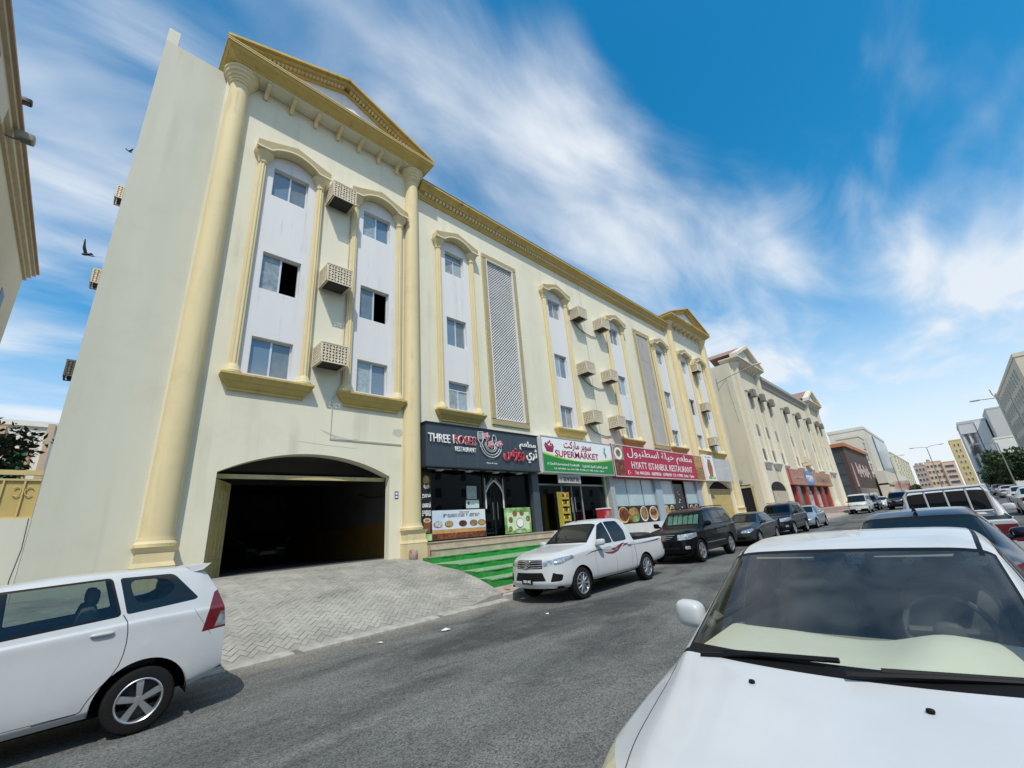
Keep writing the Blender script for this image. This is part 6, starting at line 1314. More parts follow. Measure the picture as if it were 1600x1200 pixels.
# -- block at the far left, seen steeply from below
lw = mat('left_block_wall', (.60, .565, .49), .9, var=.05, vscale=.6, streak=True, bump=.1)
lb, b_ = block('corner_block', -14, -3.75, 12.25, 26.2, .2, 14.03, lw, 'grey cream block with moulded eaves at the left edge of the picture', parapet=0)
for i, (o_, za, zb, mm) in enumerate(((.09, 14.03, 14.24, 'left_eave_a'), (.20, 14.241, 14.42, 'left_eave_b'), (.30, 14.421, 14.57, 'left_eave_a'), (.38, 14.571, 14.66, 'left_eave_c'))):
    m = MB(); m.box(-14-o_, -3.75+o_, 12.25-.05, 26.2+o_, za, zb); addp(lb, b_, m.build('eave_moulding', mat(mm, {'left_eave_a': (.44, .37, .27), 'left_eave_b': (.56, .50, .40), 'left_eave_c': (.36, .26, .20)}[mm], .85, var=.08), None))
for y in (14.4, 17.5, 20.6, 23.6):
    for z in (11.0, 8.1, 5.2):
        m = MB(); m.box(-3.76, -3.70, y-.47, y+.47, z-.04, z); m.box(-3.80, -3.735, y-.38, y+.38, z, z+1.1); addp(lb, b_, m.build('window', mat('left_pane', (.06, .055, .05), .3), None))
m = MB(); m.box(-3.75, -3.42, 13.3, 15.1, 13.2, 13.8); addp(lb, b_, m.build('balcony_ledge', lw, None))
for lab, y, z, s in (('grey floodlight on a bracket at the eave of the left block', 16.7, 14.25, .72), ('black floodlight above the grey one at the eave of the left block', 15.7, 14.75, .45)):
    o = empty('floodlight', (-3.38, y, z)); b = MB(); V, Fc = blob((.14*s, 0, 0), (.30*s, .24*s, .17*s), 2, .3); b.add(V, Fc); b.build('lamp_housing', mat('flood_grey', (.30, .29, .27), .5) if s > .5 else mat('flood_black', (.02, .02, .02), .5), o, smooth=True); b = MB(); b.tube([(-.30, 0, -.15), (-.1, 0, -.17), (.05, 0, -.12)], .025); b.box(.02, .34*s, -.14*s, .14*s, -.19*s, -.161*s); b.build('bracket', mat('flood_bracket', (.12, .12, .12), .5), o); tag(o, lab, 'floodlight')
# -- villa, tree and yellow fence beyond the left corner
vl, b_ = block('villa', -12, -2.1, 36, 46, .2, 9.6, mat('villa_white', (.74, .72, .68), .9, var=.05), 'white villa with green window behind the yellow fence', parapet=.3)
for za, zb in ((6.6, 8.1), (3.9, 5.4)):
    m = MB(); m.box(-3.75, -2.75, 35.90, 36.02, za-.2, zb+.2); addp(vl, b_, m.build('window_surround', mat('villa_trim', (.55, .36, .20), .85), None)); m = MB(); m.box(-3.60, -2.90, 35.86, 35.899, za, zb); addp(vl, b_, m.build('window', mat('villa_green', (.03, .20, .12), .2), None))
m = MB(); m.box(-2.35, -2.05, 35.8, 36.0, .2, 9.8); addp(vl, b_, m.build('corner_strip', mat('villa_trim2', (.50, .40, .30), .85), None)); m = MB(); m.box(-12.2, -3.9, 35.75, 36.0, 9.0, 9.45); addp(vl, b_, m.build('eave', mat('villa_eave', (.55, .38, .25), .85), None))
bw = MB(); bw.box(-9.0, -.756, FY+.0, FY+.22, .2, 2.80); o = bw.build('boundary_wall', CREAM2, None); tag(o, 'low cream boundary wall left of the apartment building', 'wall'); o.pop('kind', None)
k = MB(); k.tube([(-.80, FY-.006, 2.80), (-.78, FY-.006, 2.2), (-.83, FY-.006, 1.6), (-.80, FY-.006, 1.0)], .006, 4); k.build('crack', mat('crack_dark', (.08, .075, .07), .95), o)
k = MB(); k.prism([(-1.34, 2.3), (-1.24, 2.1), (-1.20, 1.0), (-1.28, 1.0), (-1.32, 1.9), (-1.52, 1.9), (-1.6, 1.7)], FY-.006, FY-.001, 'y'); k.build('paint_scar', mat('paint_scar', (.34, .28, .25), .9, var=.2, vscale=8), o)
fy = empty('yellow_fence', (-4.9, FY+.1, 2.80)); gm = mat('fence_yellow', (.56, .43, .18), .6, var=.08, vscale=3); pm_ = mat('fence_sheet', (.50, .375, .13), .55, var=.08, vscale=2)
m = MB(); m.box(-4.1, 4.13, -.04, .04, .90, 1.0); m.box(-4.1, 4.13, -.03, .03, .0, .04); m.box(-4.1, 4.13, -.03, .03, .78, .82); m.build('rail', gm, fy); m = MB(); m.box(-4.1, 4.13, .01, .02, .041, .779); m.build('sheet_panel', pm_, fy)
for i in range(22):
    x = 4.0-.30*i-.10; m = MB(); m.box(x-.014, x+.014, -.03, -.005, .041, .779); m.build('bar', gm, fy)
for i in range(0, 22, 2):
    x = 3.9-.30*i
    for s in (-1, 1): c = MB(); c.tube([(x+s*(.03+.06*(1-math.cos(a))), -.018, .56+.10*math.sin(a)) for a in np.linspace(-2.5, 2.5, 16)], .010, 6); c.build('scroll', gm, fy)
tag(fy, 'yellow sheet metal fence with scrolls on the boundary wall', 'fence')
# -- trees
def leaf_mat(name, col):
    if name in MATS: return MATS[name]
    m = bpy.data.materials.new(name); m.use_nodes = True; nt = m.node_tree; N = nt.nodes; L = nt.links; b = N['Principled BSDF']; b.inputs['Roughness'].default_value = .55
    g = N.new('ShaderNodeNewGeometry'); r = N.new('ShaderNodeValToRGB'); r.color_ramp.elements[0].color = (col[0]*.55, col[1]*.6, col[2]*.5, 1); r.color_ramp.elements[1].color = (col[0]*1.5, col[1]*1.4, col[2]*1.2, 1); L.new(g.outputs['Random Per Island'], r.inputs[0]); L.new(r.outputs[0], b.inputs['Base Color'])
    tr = N.new('ShaderNodeBsdfTranslucent'); L.new(r.outputs[0], tr.inputs[0]); mx = N.new('ShaderNodeMixShader'); mx.inputs[0].default_value = .25; L.new(b.outputs[0], mx.inputs[1]); L.new(tr.outputs[0], mx.inputs[2]); L.new(mx.outputs[0], N['Material Output'].inputs[0]); MATS[name] = m; return m
BARK = mat('bark', (.16, .12, .09), .95, var=.25, vscale=6, bump=.5)
def tree(loc, h, rx, ry, rz, label, seed, n=5200, leaf=.16, col=(.045, .085, .028), crown_z=None, group=None):
    rg = np.random.default_rng(seed); root = empty('tree', loc); cz = crown_z or h-rz; t = MB()
    t.tube([(0, 0, -.2), (.03*h/6, .02, cz*.35), (-.04, .03, cz*.75), (0, 0, cz)], [.17, .13, .11, .08], 9); cl = []
    for i in range(34):
        d = rg.normal(size=3); d /= np.linalg.norm(d); f = rg.uniform(.45, 1.0); c = np.array([d[0]*rx*f, d[1]*ry*f, cz+d[2]*rz*f]); cl.append((c, rg.uniform(.28, .50)*min(rx, rz)))
        if i < 14: t.tube([(0, 0, cz*.7), tuple((c+np.array([0, 0, cz*.7]))*.5), tuple(c)], [.06, .035, .012], 6)
    t.build('trunk', BARK, root, smooth=True); V = []; Fc = []
    for i in range(n):
        c, r = cl[rg.integers(len(cl))]; d = rg.normal(size=3); d /= np.linalg.norm(d); p = c+d*r*rg.uniform(.45, 1.05)**.6*np.array([1, 1, .8]); a = rg.normal(size=3); a /= np.linalg.norm(a); bb = np.cross(a, rg.normal(size=3)); bb /= np.linalg.norm(bb); s = leaf*rg.uniform(.6, 1.3); k = len(V)
        V += [p-a*s, p+bb*s*.45, p+a*s, p-bb*s*.45]; Fc.append((k, k+1, k+2, k+3))
    m = MB(); m.add(V, Fc); m.build('crown', leaf_mat('leaves_%.3f' % col[1], col), root, fix=False); tag(root, label, 'tree', group); return root
tree((-3.0, 24.0, .3), 7.2, 1.5, 1.4, 1.7, 'leafy tree behind the yellow fence in front of the white villa', 3, n=1900, leaf=.13, col=(.05, .075, .035))
tree((100, -7.4, 1.0), 7.2, 4.4, 3.6, 2.9, 'largest dark green tree on the far right roadside', 5, n=6500, leaf=.26); tree((112, -5.6, 1.1), 5.2, 2.2, 1.9, 2.0, 'smaller round tree left of the largest roadside tree', 6, n=3200, leaf=.22, group=None); tree((92, -11.6, .9), 6.6, 4.0, 3.5, 2.7, 'dark green tree cut by the right edge of the picture', 9, n=5000, leaf=.26)
tree((150, 7.5, 1.4), 3.4, 1.6, 1.6, 1.4, 'small dark bush-like tree far down the street below the pink buildings', 8, n=1600, leaf=.22)
# -- the twin block further along
def twin():
    WALL = mat('twin_wall', (.62, .565, .43), .9, drips=((.38, .34, .25), .6, 1.2), var=.07, vscale=.5, streak=True, stain=((.42, .39, .32), .4, .5)); TR = mat('twin_trim', (.64, .59, .46), .85, var=.06)
    T2 = mat('roof_red', (.30, .17, .13), .85); Y = 13.7; x0, x1 = 48.3, 90.6; z0 = .4
    root, b = block('second_apartment_building', x0, x1, Y, 30, z0, 17.4, WALL, 'paler cream apartment block with red gables further along the street', parapet=0)
    def P(o): return addp(root, b, o)
    m = MB(); m.prism([(Y, 16.5), (Y-.15, 16.5), (Y-.2, 16.9), (Y-.5, 17.2), (Y-.5, 17.6), (Y, 17.6)], 57.4, 81.0, 'x'); P(m.build('cornice', mat('twin_cornice', (.34, .33, .28), .9), None))
    for xa, xb in ((48.9, 57.3), (81.1, 89.6)):
        c = (xa+xb)/2; m = MB(); m.box(xa, xb, Y-.15, Y-.001, z0, 17.6); P(m.build('pavilion_wall', WALL, None))
        m = MB(); frustum(m, (xa-.5, xb+.5, Y-1.1, Y+1), (xa-.5, xb+.5, Y-1.1, Y+1), 18.0, 17.85); frustum(m, (xa-.45, xb+.45, Y-1.0, Y+1), (xa, xb, Y-.5, Y+1), 17.849, 17.5); q = P(m.build('pediment', TR, None))
        for s in (-1, 1): r = MB(); xt = xa-.5 if s < 0 else xb+.5; r.prism([(xt, 18.0), (c, 20.0), (c, 20.35), (xt, 18.35)], Y-1.1, Y-.3, 'y'); P(r.build('raking_cornice', TR, None))
        t = MB(); t.prism([(xa+.3, 18.001), (xb-.3, 18.001), (c, 19.9)], Y-.6, Y-.4, 'y'); P(t.build('tympanum', mat('twin_tymp', (.62, .62, .58), .85), None)); g = MB(); g.prism([(xa-.5, 18.36), (c, 20.37), (xb+.5, 18.36), (c, 20.2)], Y-.3, Y+3.5, 'y'); P(g.build('roof', T2, None))
        for x in (xa+.5, xb-.5): k = MB(); k.lathe([(.62, z0), (.62, 1.8), (.50, 2.0), (.46, 2.4), (.42, 16.9), (.65, 17.5)], (x, Y-.15, 0), n=20); P(k.build('column', TR, None, smooth=True))
        for i in range(7): k = MB(); x = xa+1+(xb-xa-2)*i/6; k.box(x-.1, x+.1, Y-.6, Y-.1, 17.15, 17.49); P(k.build('bracket', TR, None))
    pr = {}
    for i, cx in enumerate((51.9, 55.3, 59.4, 66.4, 72.5, 78.8, 83.8, 87.0)):
        yy = Y-.15 if cx < 57 or cx > 81 else Y
        for s in (-1, 1): k = MB(); k.lathe([(.22, 6.6), (.14, 6.9), (.14, 13.9), (.26, 14.3)], (cx+s*.95, yy-.05, 0), n=12); P(k.build('colonette', TR, None, smooth=True))
        k = MB(); frustum(k, (cx-1.15, cx+1.15, yy-.42, yy), (cx-1.15, cx+1.15, yy-.42, yy), 6.62, 6.45); frustum(k, (cx-1.05, cx+1.05, yy-.35, yy), (cx-.6, cx+.6, yy-.12, yy), 6.449, 5.9); P(k.build('bay_sill', mat('twin_sill', (.68, .66, .60), .85), None))
        k = MB(); k.box(cx-1.1, cx+1.1, yy-.3, yy, 14.32, 14.55); k.box(cx-.15, cx+.75, yy-.70, yy-.301, 13.9, 14.75); P(k.build('bay_hood', mat('twin_hood', (.20, .19, .16), .9), None))
        for z in (12.6, 9.5, 6.75): k = MB(); k.box(cx-.5, cx+.5, yy-.02, yy+.01, z, z+1.3); k.mi = 1; k.box(cx-.56, cx-.501, yy-.06, yy, z-.05, z+1.35); k.box(cx+.501, cx+.56, yy-.06, yy, z-.05, z+1.35); P(k.build('window', [mat('far_pane', (.05, .06, .07), .15), TR], None))
    for cx, z in ((67.9, 7.2), (70.6, 7.0)): k = MB(); k.box(cx-.5, cx+.5, Y-.8, Y, z, z+.8); P(k.build('air_conditioner_box', CAGE, None))
    # shops; garage arch and side opening get black plates as painted shade
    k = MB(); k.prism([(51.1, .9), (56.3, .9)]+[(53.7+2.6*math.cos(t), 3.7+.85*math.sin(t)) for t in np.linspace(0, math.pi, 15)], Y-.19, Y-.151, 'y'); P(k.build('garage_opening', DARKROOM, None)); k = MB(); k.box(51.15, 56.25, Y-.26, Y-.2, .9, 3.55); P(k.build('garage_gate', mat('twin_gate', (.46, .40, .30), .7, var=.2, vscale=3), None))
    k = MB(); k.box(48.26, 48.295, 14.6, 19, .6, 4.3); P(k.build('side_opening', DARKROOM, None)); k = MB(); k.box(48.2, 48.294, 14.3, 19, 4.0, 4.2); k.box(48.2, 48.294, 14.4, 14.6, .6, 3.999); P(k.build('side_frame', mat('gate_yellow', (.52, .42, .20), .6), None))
    k = MB(); k.box(57.5, 80.8, Y-.04, Y-.001, 1.4, 4.3); P(k.build('shop_glass', mat('twin_shopglass', (.06, .07, .075), .15, var=.3, vscale=.7), None))
    for i, x in enumerate((60.6, 65.2, 69.8, 74.2, 78.4)): k = MB(); k.box(x-.42, x+.42, Y-.3, Y-.041, 1.0, 4.25); P(k.build('red_pillar', mat('pillar_red', (.38, .05, .03), .55, var=.1), None))
    for x in (67.5, 72.0): k = MB(); k.box(x-1.2, x+1.2, Y-.08, Y-.041, 1.5, 3.6); P(k.build('shop_display', mat('twin_display', (.40, .42, .42), .4, var=.4, vscale=1.5), None))
    k = MB(); k.box(57.5, 90, Y-4.4, Y, .55, 1.0); k.box(57.6, 89.9, Y-3.6, Y, 1.001, 1.4); P(k.build('shop_steps', PINK, None))
    r, o = signbox('terracotta_sign', 57.2, 80.2, 4.25, 6.05, mat('sign_terracotta', (.40, .20, .15), .6, var=.15, vscale=.4), 'long terracotta shop sign with a blue centre on the second block', y=13.0, back=13.64)
    sub(r, o, flat('sign_centre', mat('sign_skyblue', (.14, .25, .46), .5, var=.3, vscale=.8), 64.4, 68.9, 4.30, 6.0, 12.995, .02)); sub(r, o, flat('sign_amber', mat('sign_amber', (.44, .24, .12), .6, var=.15, vscale=.5), 68.91, 80.15, 4.3, 6.0, 12.995, .02)); sub(r, o, flat('sign_end', mat('sign_endred', (.42, .02, .03), .5), 57.18, 57.6, 4.2, 6.1, 12.98, .02))
    T(r, o, 'lettering', 'SUPERMARKET', mat('sign_letters_grey', (.20, .16, .2), .5), 70.2, 78.8, 4.7, 5.5, 12.97, .02, .01); T(r, o, 'lettering', 'MODERN', WHT, 65.0, 68.3, 4.7, 5.5, 12.97, .02, .01); T(r, o, 'lettering', arabic('مطعم'), mat('sign_letters_pink', (.55, .38, .35), .5), 59.2, 63.0, 4.7, 5.5, 12.97, .02, .01)
twin()
# -- row beyond, left side of the street
br, b_ = block('brown_showroom', 106, 137, 13.6, 26, .8, 12.4, mat('brown_clad', (.072, .043, .034), .6, var=.08), 'dark brown showroom with an orange roof edge beyond the second block', parapet=0)
k = MB(); k.box(105.6, 137.3, 13.2, 26.2, 12.401, 13.1); addp(br, b_, k.build('roof_edge', mat('roof_orange', (.45, .17, .07), .7), None)); k = MB(); k.box(105.94, 105.99, 14.4, 26, .8, 12.0); addp(br, b_, k.build('glass_side', mat('brown_glass', (.06, .075, .085), .12, var=.25, vscale=.3), None))
for i in range(5): k = MB(); k.box(105.90, 105.94, 14.4, 26, 2.6+2.2*i, 2.7+2.2*i); addp(br, b_, k.build('mullion', mat('mullion_dark', (.03, .03, .03), .5), None))
k = MB(); k.box(110, 136, 13.5, 13.59, .9, 4.4); addp(br, b_, k.build('ground_glass', mat('brown_glass2', (.10, .115, .10), .2, var=.3, vscale=.3), None)); k = MB()
for i in range(14): k.box(114+1.25*i+.5*math.sin(i*3), 114.9+1.25*i, 13.45, 13.55, 7.2+.6*math.sin(i*2.3), 8.9+.7*math.cos(i*1.7))
addp(br, b_, k.build('raised_letters', mat('letters_pale', (.55, .42, .40), .5), None)); k = MB(); k.prism([(108.5, 4.6), (110.0, 4.6), (109.4, 8.4), (108.8, 9.2)], 13.44, 13.56, 'y'); addp(br, b_, k.build('emblem', mat('emblem_pale', (.55, .33, .28), .5), None))
cb, b_ = block('stepped_cream_block', 140, 150.5, 14.2, 19, 1, 17.6, mat('cream_far', (.60, .57, .47), .9, var=.05, vscale=.2), 'plain cream block with balcony slots behind the brown showroom', wins=[('-y', 1, 4, 4.5, 1.6, 141, 149.5, 6, 17)])
db, b_ = block('blue_glass_block', 152, 200, 13.7, 22, 1, 20.8, mat('cream_far2', (.62, .59, .50), .9, var=.05, vscale=.2), 'cream block with a tall strip of blue glass', parapet=.8); k = MB(); k.box(166, 199, 13.4, 13.69, 9, 20); addp(db, b_, k.build('blue_glass', mat('blue_glass', (.03, .15, .22), .12, var=.3, vscale=.15), None)); k = MB(); k.box(140, 200, 11.5, 13.39, 1.3, 8.6); addp(db, b_, k.build('low_front', mat('cream_far3', (.66, .62, .52), .9, var=.05, vscale=.3), None)); k = MB(); k.box(140, 200.2, 11.2, 13.38, 5.2, 5.6); addp(db, b_, k.build('ledge', mat('cream_far4', (.5, .47, .38), .9), None))
block('lemon_block', 214, 300, 14, 30, 1, 18.2, mat('lemon_far', (.62, .58, .40), .9, var=.06, vscale=.2), 'lemon yellow block of flats further down the street', wins=[('-x', 3, 5, 1.6, 1.5, 15, 29, 4, 18), ('-y', 6, 5, 5, 1.6, 218, 296, 4, 18)])
pk = [('pink_grey_block', 400, 420, 11.5, 17.2, 21.5, (.46, .34, .29), 'pinkish brown block of flats at the end of the street', 3), ('peach_block', 401, 420, 3.2, 11.4, 23.0, (.66, .50, .35), 'peach block of flats beside the pinkish brown one', 4), ('peach_balcony_block', 400, 420, -3.2, 3.1, 21.8, (.66, .48, .36), 'peach block with dark balcony rows at the end of the street', 2)]
for nm, a, b2, c, d, h, colr, lab, nc in pk: block(nm, a, b2, c, d, 1, h, mat(nm+'_wall', colr, .9, var=.05, vscale=.2), lab, wins=[('-x', nc if 'balcony' not in nm else 1, 5, 1.1 if 'balcony' not in nm else 4.2, 1.6, c+.3, d-.3, 4, h-1)])
for x, y in ((402, 13.0), (402, 15.2), (403, 9)): o = empty('roof_tank', (x, y, 22 if y > 11 else 23.5)); b = MB(); b.lathe([(.9, 0), (1.0, .3), (1.0, 1.2), (.6, 1.6), (.1, 1.7)], n=16); b.build('tank_body', mat('tank_grey', (.35, .35, .36), .6), o, smooth=True); b = MB(); b.box(-.8, .8, -.8, .8, -.6, .0); b.build('tank_base', mat('tank_base', (.3, .3, .3), .8), o); tag(o, {13.0: 'grey water tank in the middle of the pinkish brown roof', 15.2: 'grey water tank on the left of the pinkish brown roof', 9: 'grey water tank on the peach roof'}[y], 'water tank', 'roof water tanks')
yt, b_ = block('yellow_tower', 356, 385, -8.9, -3.8, 1, 31, mat('yellow_tower_wall', (.60, .47, .22), .9, var=.05, vscale=.2), 'tall narrow yellow tower beside the grey ornate tower', wins=[('-x', 2, 8, .6, 1.3, -8.0, -4.7, 4, 30)])
ot, b_ = block('ornate_tower', 300, 330, -18.2, -8.6, 1, 33.5, mat('ornate_grey', (.46, .46, .46), .85, var=.05, vscale=.2), 'grey ornate tower with tall dark window strips', wins=[('-x', 2, 4, .9, 4.6, -13.2, -9.0, 6, 29)], parapet=1.2)
for y in (-8.9, -11.0, -13.4): k = MB(); k.box(299.2, 299.98, y-.35, y+.35, 1, 31); addp(ot, b_, k.build('pilaster', mat('ornate_pale', (.56, .56, .56), .85), None))
k = MB(); k.box(298.6, 299.97, -13.8, -8.4, 28.6, 31.8); addp(ot, b_, k.build('crown_band', mat('ornate_pale', (.56, .56, .56), .85), None)); k = MB(); k.box(299.0, 299.96, -17.9, -14.2, 1, 33.4); addp(ot, b_, k.build('white_side', mat('ornate_white', (.66, .67, .68), .85), None)); k = MB(); k.prism([(-12.2, 19), (-10.0, 19), (-11.1, 24)], 298.9, 299.9, 'x'); addp(ot, b_, k.build('arched_niche', mat('ornate_dark', (.05, .055, .06), .4), None))
block('grey_slab_tower', 285, 312, -27, -18.6, 1, 36.5, mat('slab_grey', (.47, .47, .46), .9, var=.04, vscale=.2), 'plain grey slab tower right of the ornate one', parapet=.6)
wl, b_ = block('white_arched_block', 236, 262, -26, -14.2, 1, 19.5, mat('white_far', (.68, .67, .60), .9, var=.04, vscale=.3), 'white block with round arched windows above the roadside trees', parapet=.6)
for y, z in ((-15.8, 13.0), (-18.6, 13.2), (-21.6, 13.0), (-18.6, 9.0), (-15.6, 9)):
    k = MB(); pts = [(y-.8, z-.8), (y+.8, z-.8)]+[(y+.8*math.cos(t), z+.2+.8*math.sin(t)) for t in np.linspace(0, math.pi, 9)]; k.prism(pts, 235.9, 235.99, 'x'); addp(wl, b_, k.build('arched_window', mat('far_pane', (.05, .06, .07), .15), None))
bt, b_ = block('beige_tower', 118, 170, -26, -14, 1, 24.6, mat('beige_tower_wall', (.60, .545, .42), .9, var=.05, vscale=.3), 'big beige tower block at the right edge of the street', wins=[('+y', 12, 6, 1.1, 2.0, 122, 168, 4, 24)], parapet=.7)
for x in (168,): k = MB(); k.box(x-2.0, x+2.0, -14.6, -13.8, 1, 25.8); addp(bt, b_, k.build('stair_bay', mat('beige_tower_bay', (.50, .455, .36), .9, var=.05, vscale=.3), None))
k = MB(); k.tube([(170, -14, 25.0), (170.4, -13.6, 26), (170, -13.4, 27.6)], .12, 6); addp(bt, b_, k.build('roof_horn', mat('horn_grey', (.3, .3, .28), .8), None))
# -- the other side of the street, behind the camera: added, unseen, for the glass to reflect
for x0_, x1_, h_, lab_ in ((-60, 14, 15.5, 'cream terrace across the street mirrored in the shop windows'), (20, 96, 13.5, 'white terrace across the street mirrored in the upper panes')):
    block('opposite_terrace', x0_, x1_, -44, -30, 0, h_, mat('opposite_%d' % h_, (.50, .48, .42), .9), lab_, wins=[('+y', 14, 4, 1.3, 1.5, x0_+2, x1_-2, 1.5, h_-1)])
# -- street lamps
STEEL = mat('lamp_steel', (.26, .26, .25), .5, metal=.4)
def street_lamp(x, y, h, arms, label):
    root = empty('street_lamp', (x, y, gz(x))); b = MB(); b.lathe([(.16, 0), (.16, .5), (.10, .55), (.055, h)], n=14); b.build('pole', STEEL, root, smooth=True)
    for dx, dy in arms:
        L_ = math.hypot(dx, dy); a = MB(); a.tube([(0, 0, h-.05), (dx*.3, dy*.3, h+.12), (dx, dy, h+.2)], .035, 7); a.build('arm', STEEL, root); k = MB(); V, Fc = blob((0, 0, 0), (.40, .13, .07), 2, .7); an = math.atan2(dy, dx); k.add([(dx+v[0]*math.cos(an)-v[1]*math.sin(an)+.3*math.cos(an), dy+v[0]*math.sin(an)+v[1]*math.cos(an)+.3*math.sin(an), h+.2+v[2]) for v in V], Fc); k.build('lamp_head', mat('lamp_head_grey', (.32, .33, .33), .4), root, smooth=True)
    tag(root, label, 'street lamp', 'street lamps along the road')
street_lamp(59.8, -5.8, 9.2, [(-.3, 2.0)], 'street lamp with one arm in front of the big beige tower'); street_lamp(119, -7.0, 8.8, [(-.2, 2.0)], 'street lamp rising from the roadside trees'); street_lamp(113, 2.0, 9.4, [(.2, 1.8), (-.2, -1.8)], 'twin-armed street lamp against the sky at the end of the street'); street_lamp(88, -5.4, 7.0, [(0, 1.4)], 'shorter street lamp left of the roadside trees'); street_lamp(130, 8.9, 9.4, [(0, -2.0)], 'thin lamp post along the left kerb by the brown showroom')
wlmp = empty('wall_lamp', (42.45, 13.5, 13.3)); b = MB(); b.tube([(0, 0, .5), (.35, -1.2, .95), (1.1, -3.1, 1.55)], .04, 7); b.tube([(0, 0, -.2), (.25, -.9, .80)], .025, 6); b.tube([(0, 0, -.3), (0, 0, 1.0)], .04, 7); b.tube([(.25, -.85, .80), (.25, -.85, -.3), (.6, -.9, -3.6)], .02, 5); b.build('bracket_arm', STEEL, wlmp); k = MB(); V, Fc = blob((1.25, -3.5, 1.62), (.14, .46, .08), 2, .7); k.add(V, Fc); k.build('lamp_head', mat('lamp_head_white', (.60, .60, .58), .5), wlmp, smooth=True); tag(wlmp, 'street lamp on a wall bracket between the two apartment blocks', 'street lamp')
cbx = MB(); cbx.box(92.5, 94.0, 9.6, 10.4, .9, 3.0); o = cbx.build('utility_cabinet', mat('cabinet_cream', (.58, .56, .5), .7), None); tag(o, 'cream utility cabinet at the end of the second block', 'cabinet')
bb = empty('billboard', (150, 10.6, 1.4)); b = MB(); b.box(-.1, .1, -2.4, 2.4, 2.2, 4.6); b.build('board', mat('board_print', (.50, .48, .44), .6, col2=(.35, .05, .06), vscale=.6), bb); b = MB(); b.box(-.06, .06, -1.8, -1.6, 0, 2.2); b.box(-.06, .06, 1.6, 1.8, 0, 2.2); b.build('post', STEEL, bb); tag(bb, 'roadside billboard with a red patch far down the left kerb', 'billboard')
# -- litter by the kerb
for (x, y, s, lab) in ((4.2, 7.95, .07, 'scrap of white paper on the asphalt nearest the driveway kerb'), (5.35, 7.55, .12, 'flattened pale wrapper on the asphalt below the green steps'), (8.45, 8.50, .10, 'crumpled white paper in the gutter under the pickup bumper'), (7.2, 6.6, .06, 'tiny pale scrap in the middle of the lane')):
    m = MB(); rr = random.Random(int(x*10)); n = 9; V = [(0, 0, .03*s/.07)]+[(s*math.cos(2*math.pi*i/n)*rr.uniform(.5, 1.1), s*.7*math.sin(2*math.pi*i/n)*rr.uniform(.5, 1.1), rr.uniform(.004, .03)) for i in range(n)]; m.add(V, [(0, 1+i, 1+(i+1) % n) for i in range(n)]); o = m.build('litter', mat('litter_white', (.62, .62, .58), .8), None); o.location = (x, y, gz(x)+.004); tag(o, lab, 'litter')
# -- birds
def bird(p, s, yaw, label, up=.5):
    m = MB(); V, Fc = blob((0, 0, 0), (.20, .065, .06), 2, .9); m.add(V, Fc); V, Fc = blob((.22, 0, .03), (.06, .045, .045), 2); m.add(V, Fc); m.add([(.26, .01, .03), (.26, -.01, .03), (.34, 0, .015)], [(0, 1, 2)]); m.add([(-.15, .03, 0), (-.15, -.03, 0), (-.38, -.08, .0), (-.38, .08, .0), (-.2, 0, .02)], [(0, 1, 4), (1, 2, 4), (2, 3, 4), (3, 0, 4)])
    for sd in (-1, 1): m.add([(.12, sd*.04, .02), (-.10, sd*.04, .02), (-.12, sd*.28, .12*up*2), (.10, sd*.24, .10*up*2), (-.10, sd*.50, .30*up*2), (.0, sd*.48, .30*up*2)], [(0, 1, 2, 3), (3, 2, 4, 5)])
    o = m.build('bird', mat('bird_dark', (.02, .02, .022), .7), None, smooth=True, sharp=60); o.location = p; o.rotation_euler = (R(20), R(-10), yaw); o.scale = (s, s, s); tag(o, label, 'bird')
bird((-.64, 8.0, 6.13), .32, 2.2, 'dark bird flying with raised wings left of the cream building', .8); bird((-1.9, 30.0, 26.1), .6, .6, 'small dark bird close to the cream side wall'); 

# ------------------------------------------------------------------ the cars in the street
exec_cars = []
WHITE = paint('white', (.51, .525, .53), .34, dirt=.04, coat=.5, spec=.35); WHITE2 = paint('white_dusty', (.54, .545, .53), .42, dirt=.06, coat=.4); BLACK = paint('black', (.003, .0035, .005), .3, coat=.3, spec=.12); NAVY = paint('navy', (.006, .009, .018), .28, coat=.5, spec=.2); GUN = paint('gunmetal', (.030, .036, .039), .3, metal=.3, coat=.5); SILV = paint('silver', (.36, .42, .47), .3, metal=.5)
def put(root, x, y, label, cat='car', turn=False, group=None, dz_=0.0):
    L_ = root.get('len', 4.8); root.location = (x, y, gz(x)+dz_); root.rotation_euler = (0, -.01 if not turn else .01, math.pi if turn else 0)
    tag(root, label, cat, group); return root
G_L = 'cars parked along the shop kerb'; G_M = 'cars parked in the middle row'; G_F = 'cars far down the street'
hero = put(build_car('parked_sedan', HERO, WHITE, step=.04, clear=True, extras=ex_hero), 1.27, .63, 'white sedan with beige dashboard right in front of the camera', group=G_M)
mpv = put(build_car('parked_minivan', MPV, WHITE, step=.05, extras=ex_mpv), -2.60, 7.70, 'white people carrier with tail spoiler cut by the left edge', group=G_L)
hil = put(build_car('parked_pickup', HILUX, WHITE, step=.05, extras=ex_hilux), 7.9, 7.76, 'white double cab pickup with red and black side stripes', 'pickup', group=G_L)
lc = put(build_car('parked_suv', SUV, BLACK, step=.06, clear=True, extras=ex_landcruiser), 15.33, 7.98, 'black four-wheel drive with a silvery sunshade behind its windscreen', group=G_L)
sed = put(build_car('parked_sedan', SEDAN, GUN, step=.08, extras=ex_sedan), 22.0, 7.95, 'dark grey sedan parked behind the black four-wheel drive', group=G_L)
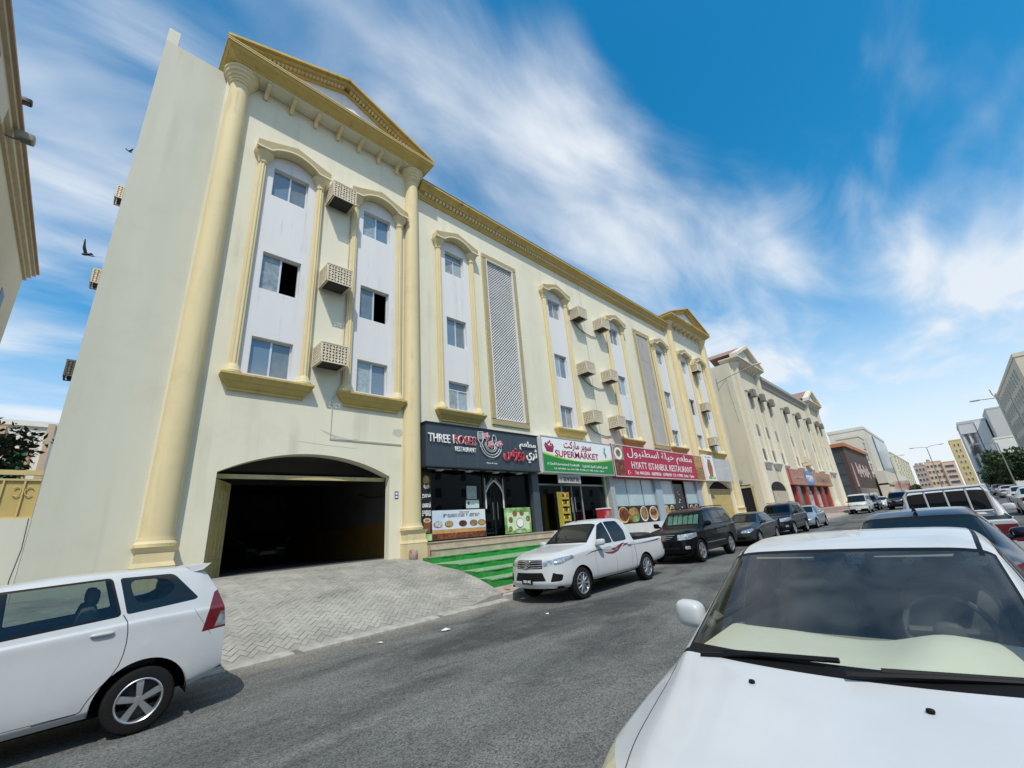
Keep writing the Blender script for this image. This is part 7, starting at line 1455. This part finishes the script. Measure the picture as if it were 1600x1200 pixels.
def recolour(src, pm, extra=None):
    """copy of a car in another paint"""
    old = next(c for c in src.children if c.name.startswith('body')).data.materials[0]; r = copy_tree(src); done = {}
    for c in r.children_recursive:
        if c.type == 'MESH' and old.name in [m.name for m in c.data.materials]:
            if c.data.name not in done: done[c.data.name] = c.data.copy()
            c.data = done[c.data.name]
            for i, m in enumerate(c.data.materials):
                if m == old: c.data.materials[i] = pm
    return r
s2 = recolour(lc, NAVY); [bpy.data.objects.remove(c) for c in list(s2.children) if c.name.startswith(('windscreen_sunshade', 'plate_number'))]; s2.scale = (.97, .95, .95); put(s2, 27.9, 7.9, 'dark navy four-wheel drive between the grey and the silver sedans', group=G_L)
s3 = recolour(sed, SILV); put(s3, 33.6, 7.9, 'silver blue sedan at the end of the shop kerb row', group=G_L)
# middle row: facing away
dk = recolour(sed, NAVY); fin(dk, 3.38, 1.452, car_mats()['trim']); dk.scale = (1, 1, 1.03); put(dk, 11.7, .52, 'dark navy sedan with a fin antenna just behind the white sedan', turn=True, group=G_M)
pu = put(build_car('parked_pickup', PICKUP, WHITE, step=.07, clear=True, extras=ex_guard), 17.6, .28, 'white pickup with a bed guard seen from behind over the navy roof', 'pickup', turn=True, group=G_M)
p2 = copy_tree(pu); put(p2, 25.6, .35, 'second white pickup ahead of the one with the bed guard', 'pickup', turn=True, group=G_M)
wht = recolour(sed, WHITE2)
def far(src, x, y, label, turn=False, cat='car'): c = copy_tree(src); return put(c, x, y, label, cat, turn, G_F)
put(wht, 40.6, -2.9, 'white sedan seen from behind, nearest car at the right edge', turn=True, group=G_F)
far(wht, 53.5, -3.3, 'white sedan ahead of the nearest car at the right edge', True)
van = put(build_car('parked_van', VAN, WHITE2, step=.10, extras=ex_van), 57, 7.75, 'white van facing the camera at the far kerb', 'van', group=G_F)
far(s2, 63, 5.0, 'black four-wheel drive coming down the street towards the camera').scale = (1, 1, 1)
far(s2, 64.5, 7.8, 'dark vehicle parked just behind the white van'); far(wht, 72, 7.6, 'white sedan parked two places behind the white van'); far(wht, 79, 5.2, 'white car following the black four-wheel drive'); far(sed, 33.5, .4, 'dark sedan ahead of the second white pickup', True)
far(wht, 84, -4.2, 'white sedan in the far right row, first past the shorter lamp', True); far(s3, 74, -1.3, 'silver sedan driving away in the right lane', True); far(sed, 91, -4.4, 'dark sedan in the far right row below the trees', True); far(wht, 99, -1.6, 'white car far ahead in the right lane', True); far(mpv, 106, -4.4, 'white people carrier in the far right row', True); far(s3, 112, 1.6, 'silver car far down the middle row', True); far(wht, 118, 5.0, 'distant white car in the oncoming lane'); far(sed, 96, 7.6, 'dark sedan parked far along the left kerb'); far(wht, 104, 7.6, 'white sedan parked far along the left kerb'); far(van, 128, -3.0, 'distant white van near the end of the street', True, 'van')
g = copy_tree(sed); put(g, 5.6, 20.2, 'dim sedan parked deep in the dark garage'); g.rotation_euler = (0, 0, R(78)); g.location.z = 1.2; g['group'] = 'cars in the garage'
# ------------------------------------------------------------------ finish: roots at their own base
def rebase(root, base):
    root.location = base
    for c in root.children: c.location = Vector(c.location)-Vector(base)
rebase(BUILD, (20.8, FY, 1.0)); tag(BUILD, 'long cream apartment building with yellow columns, gables and street-level shops', 'building')
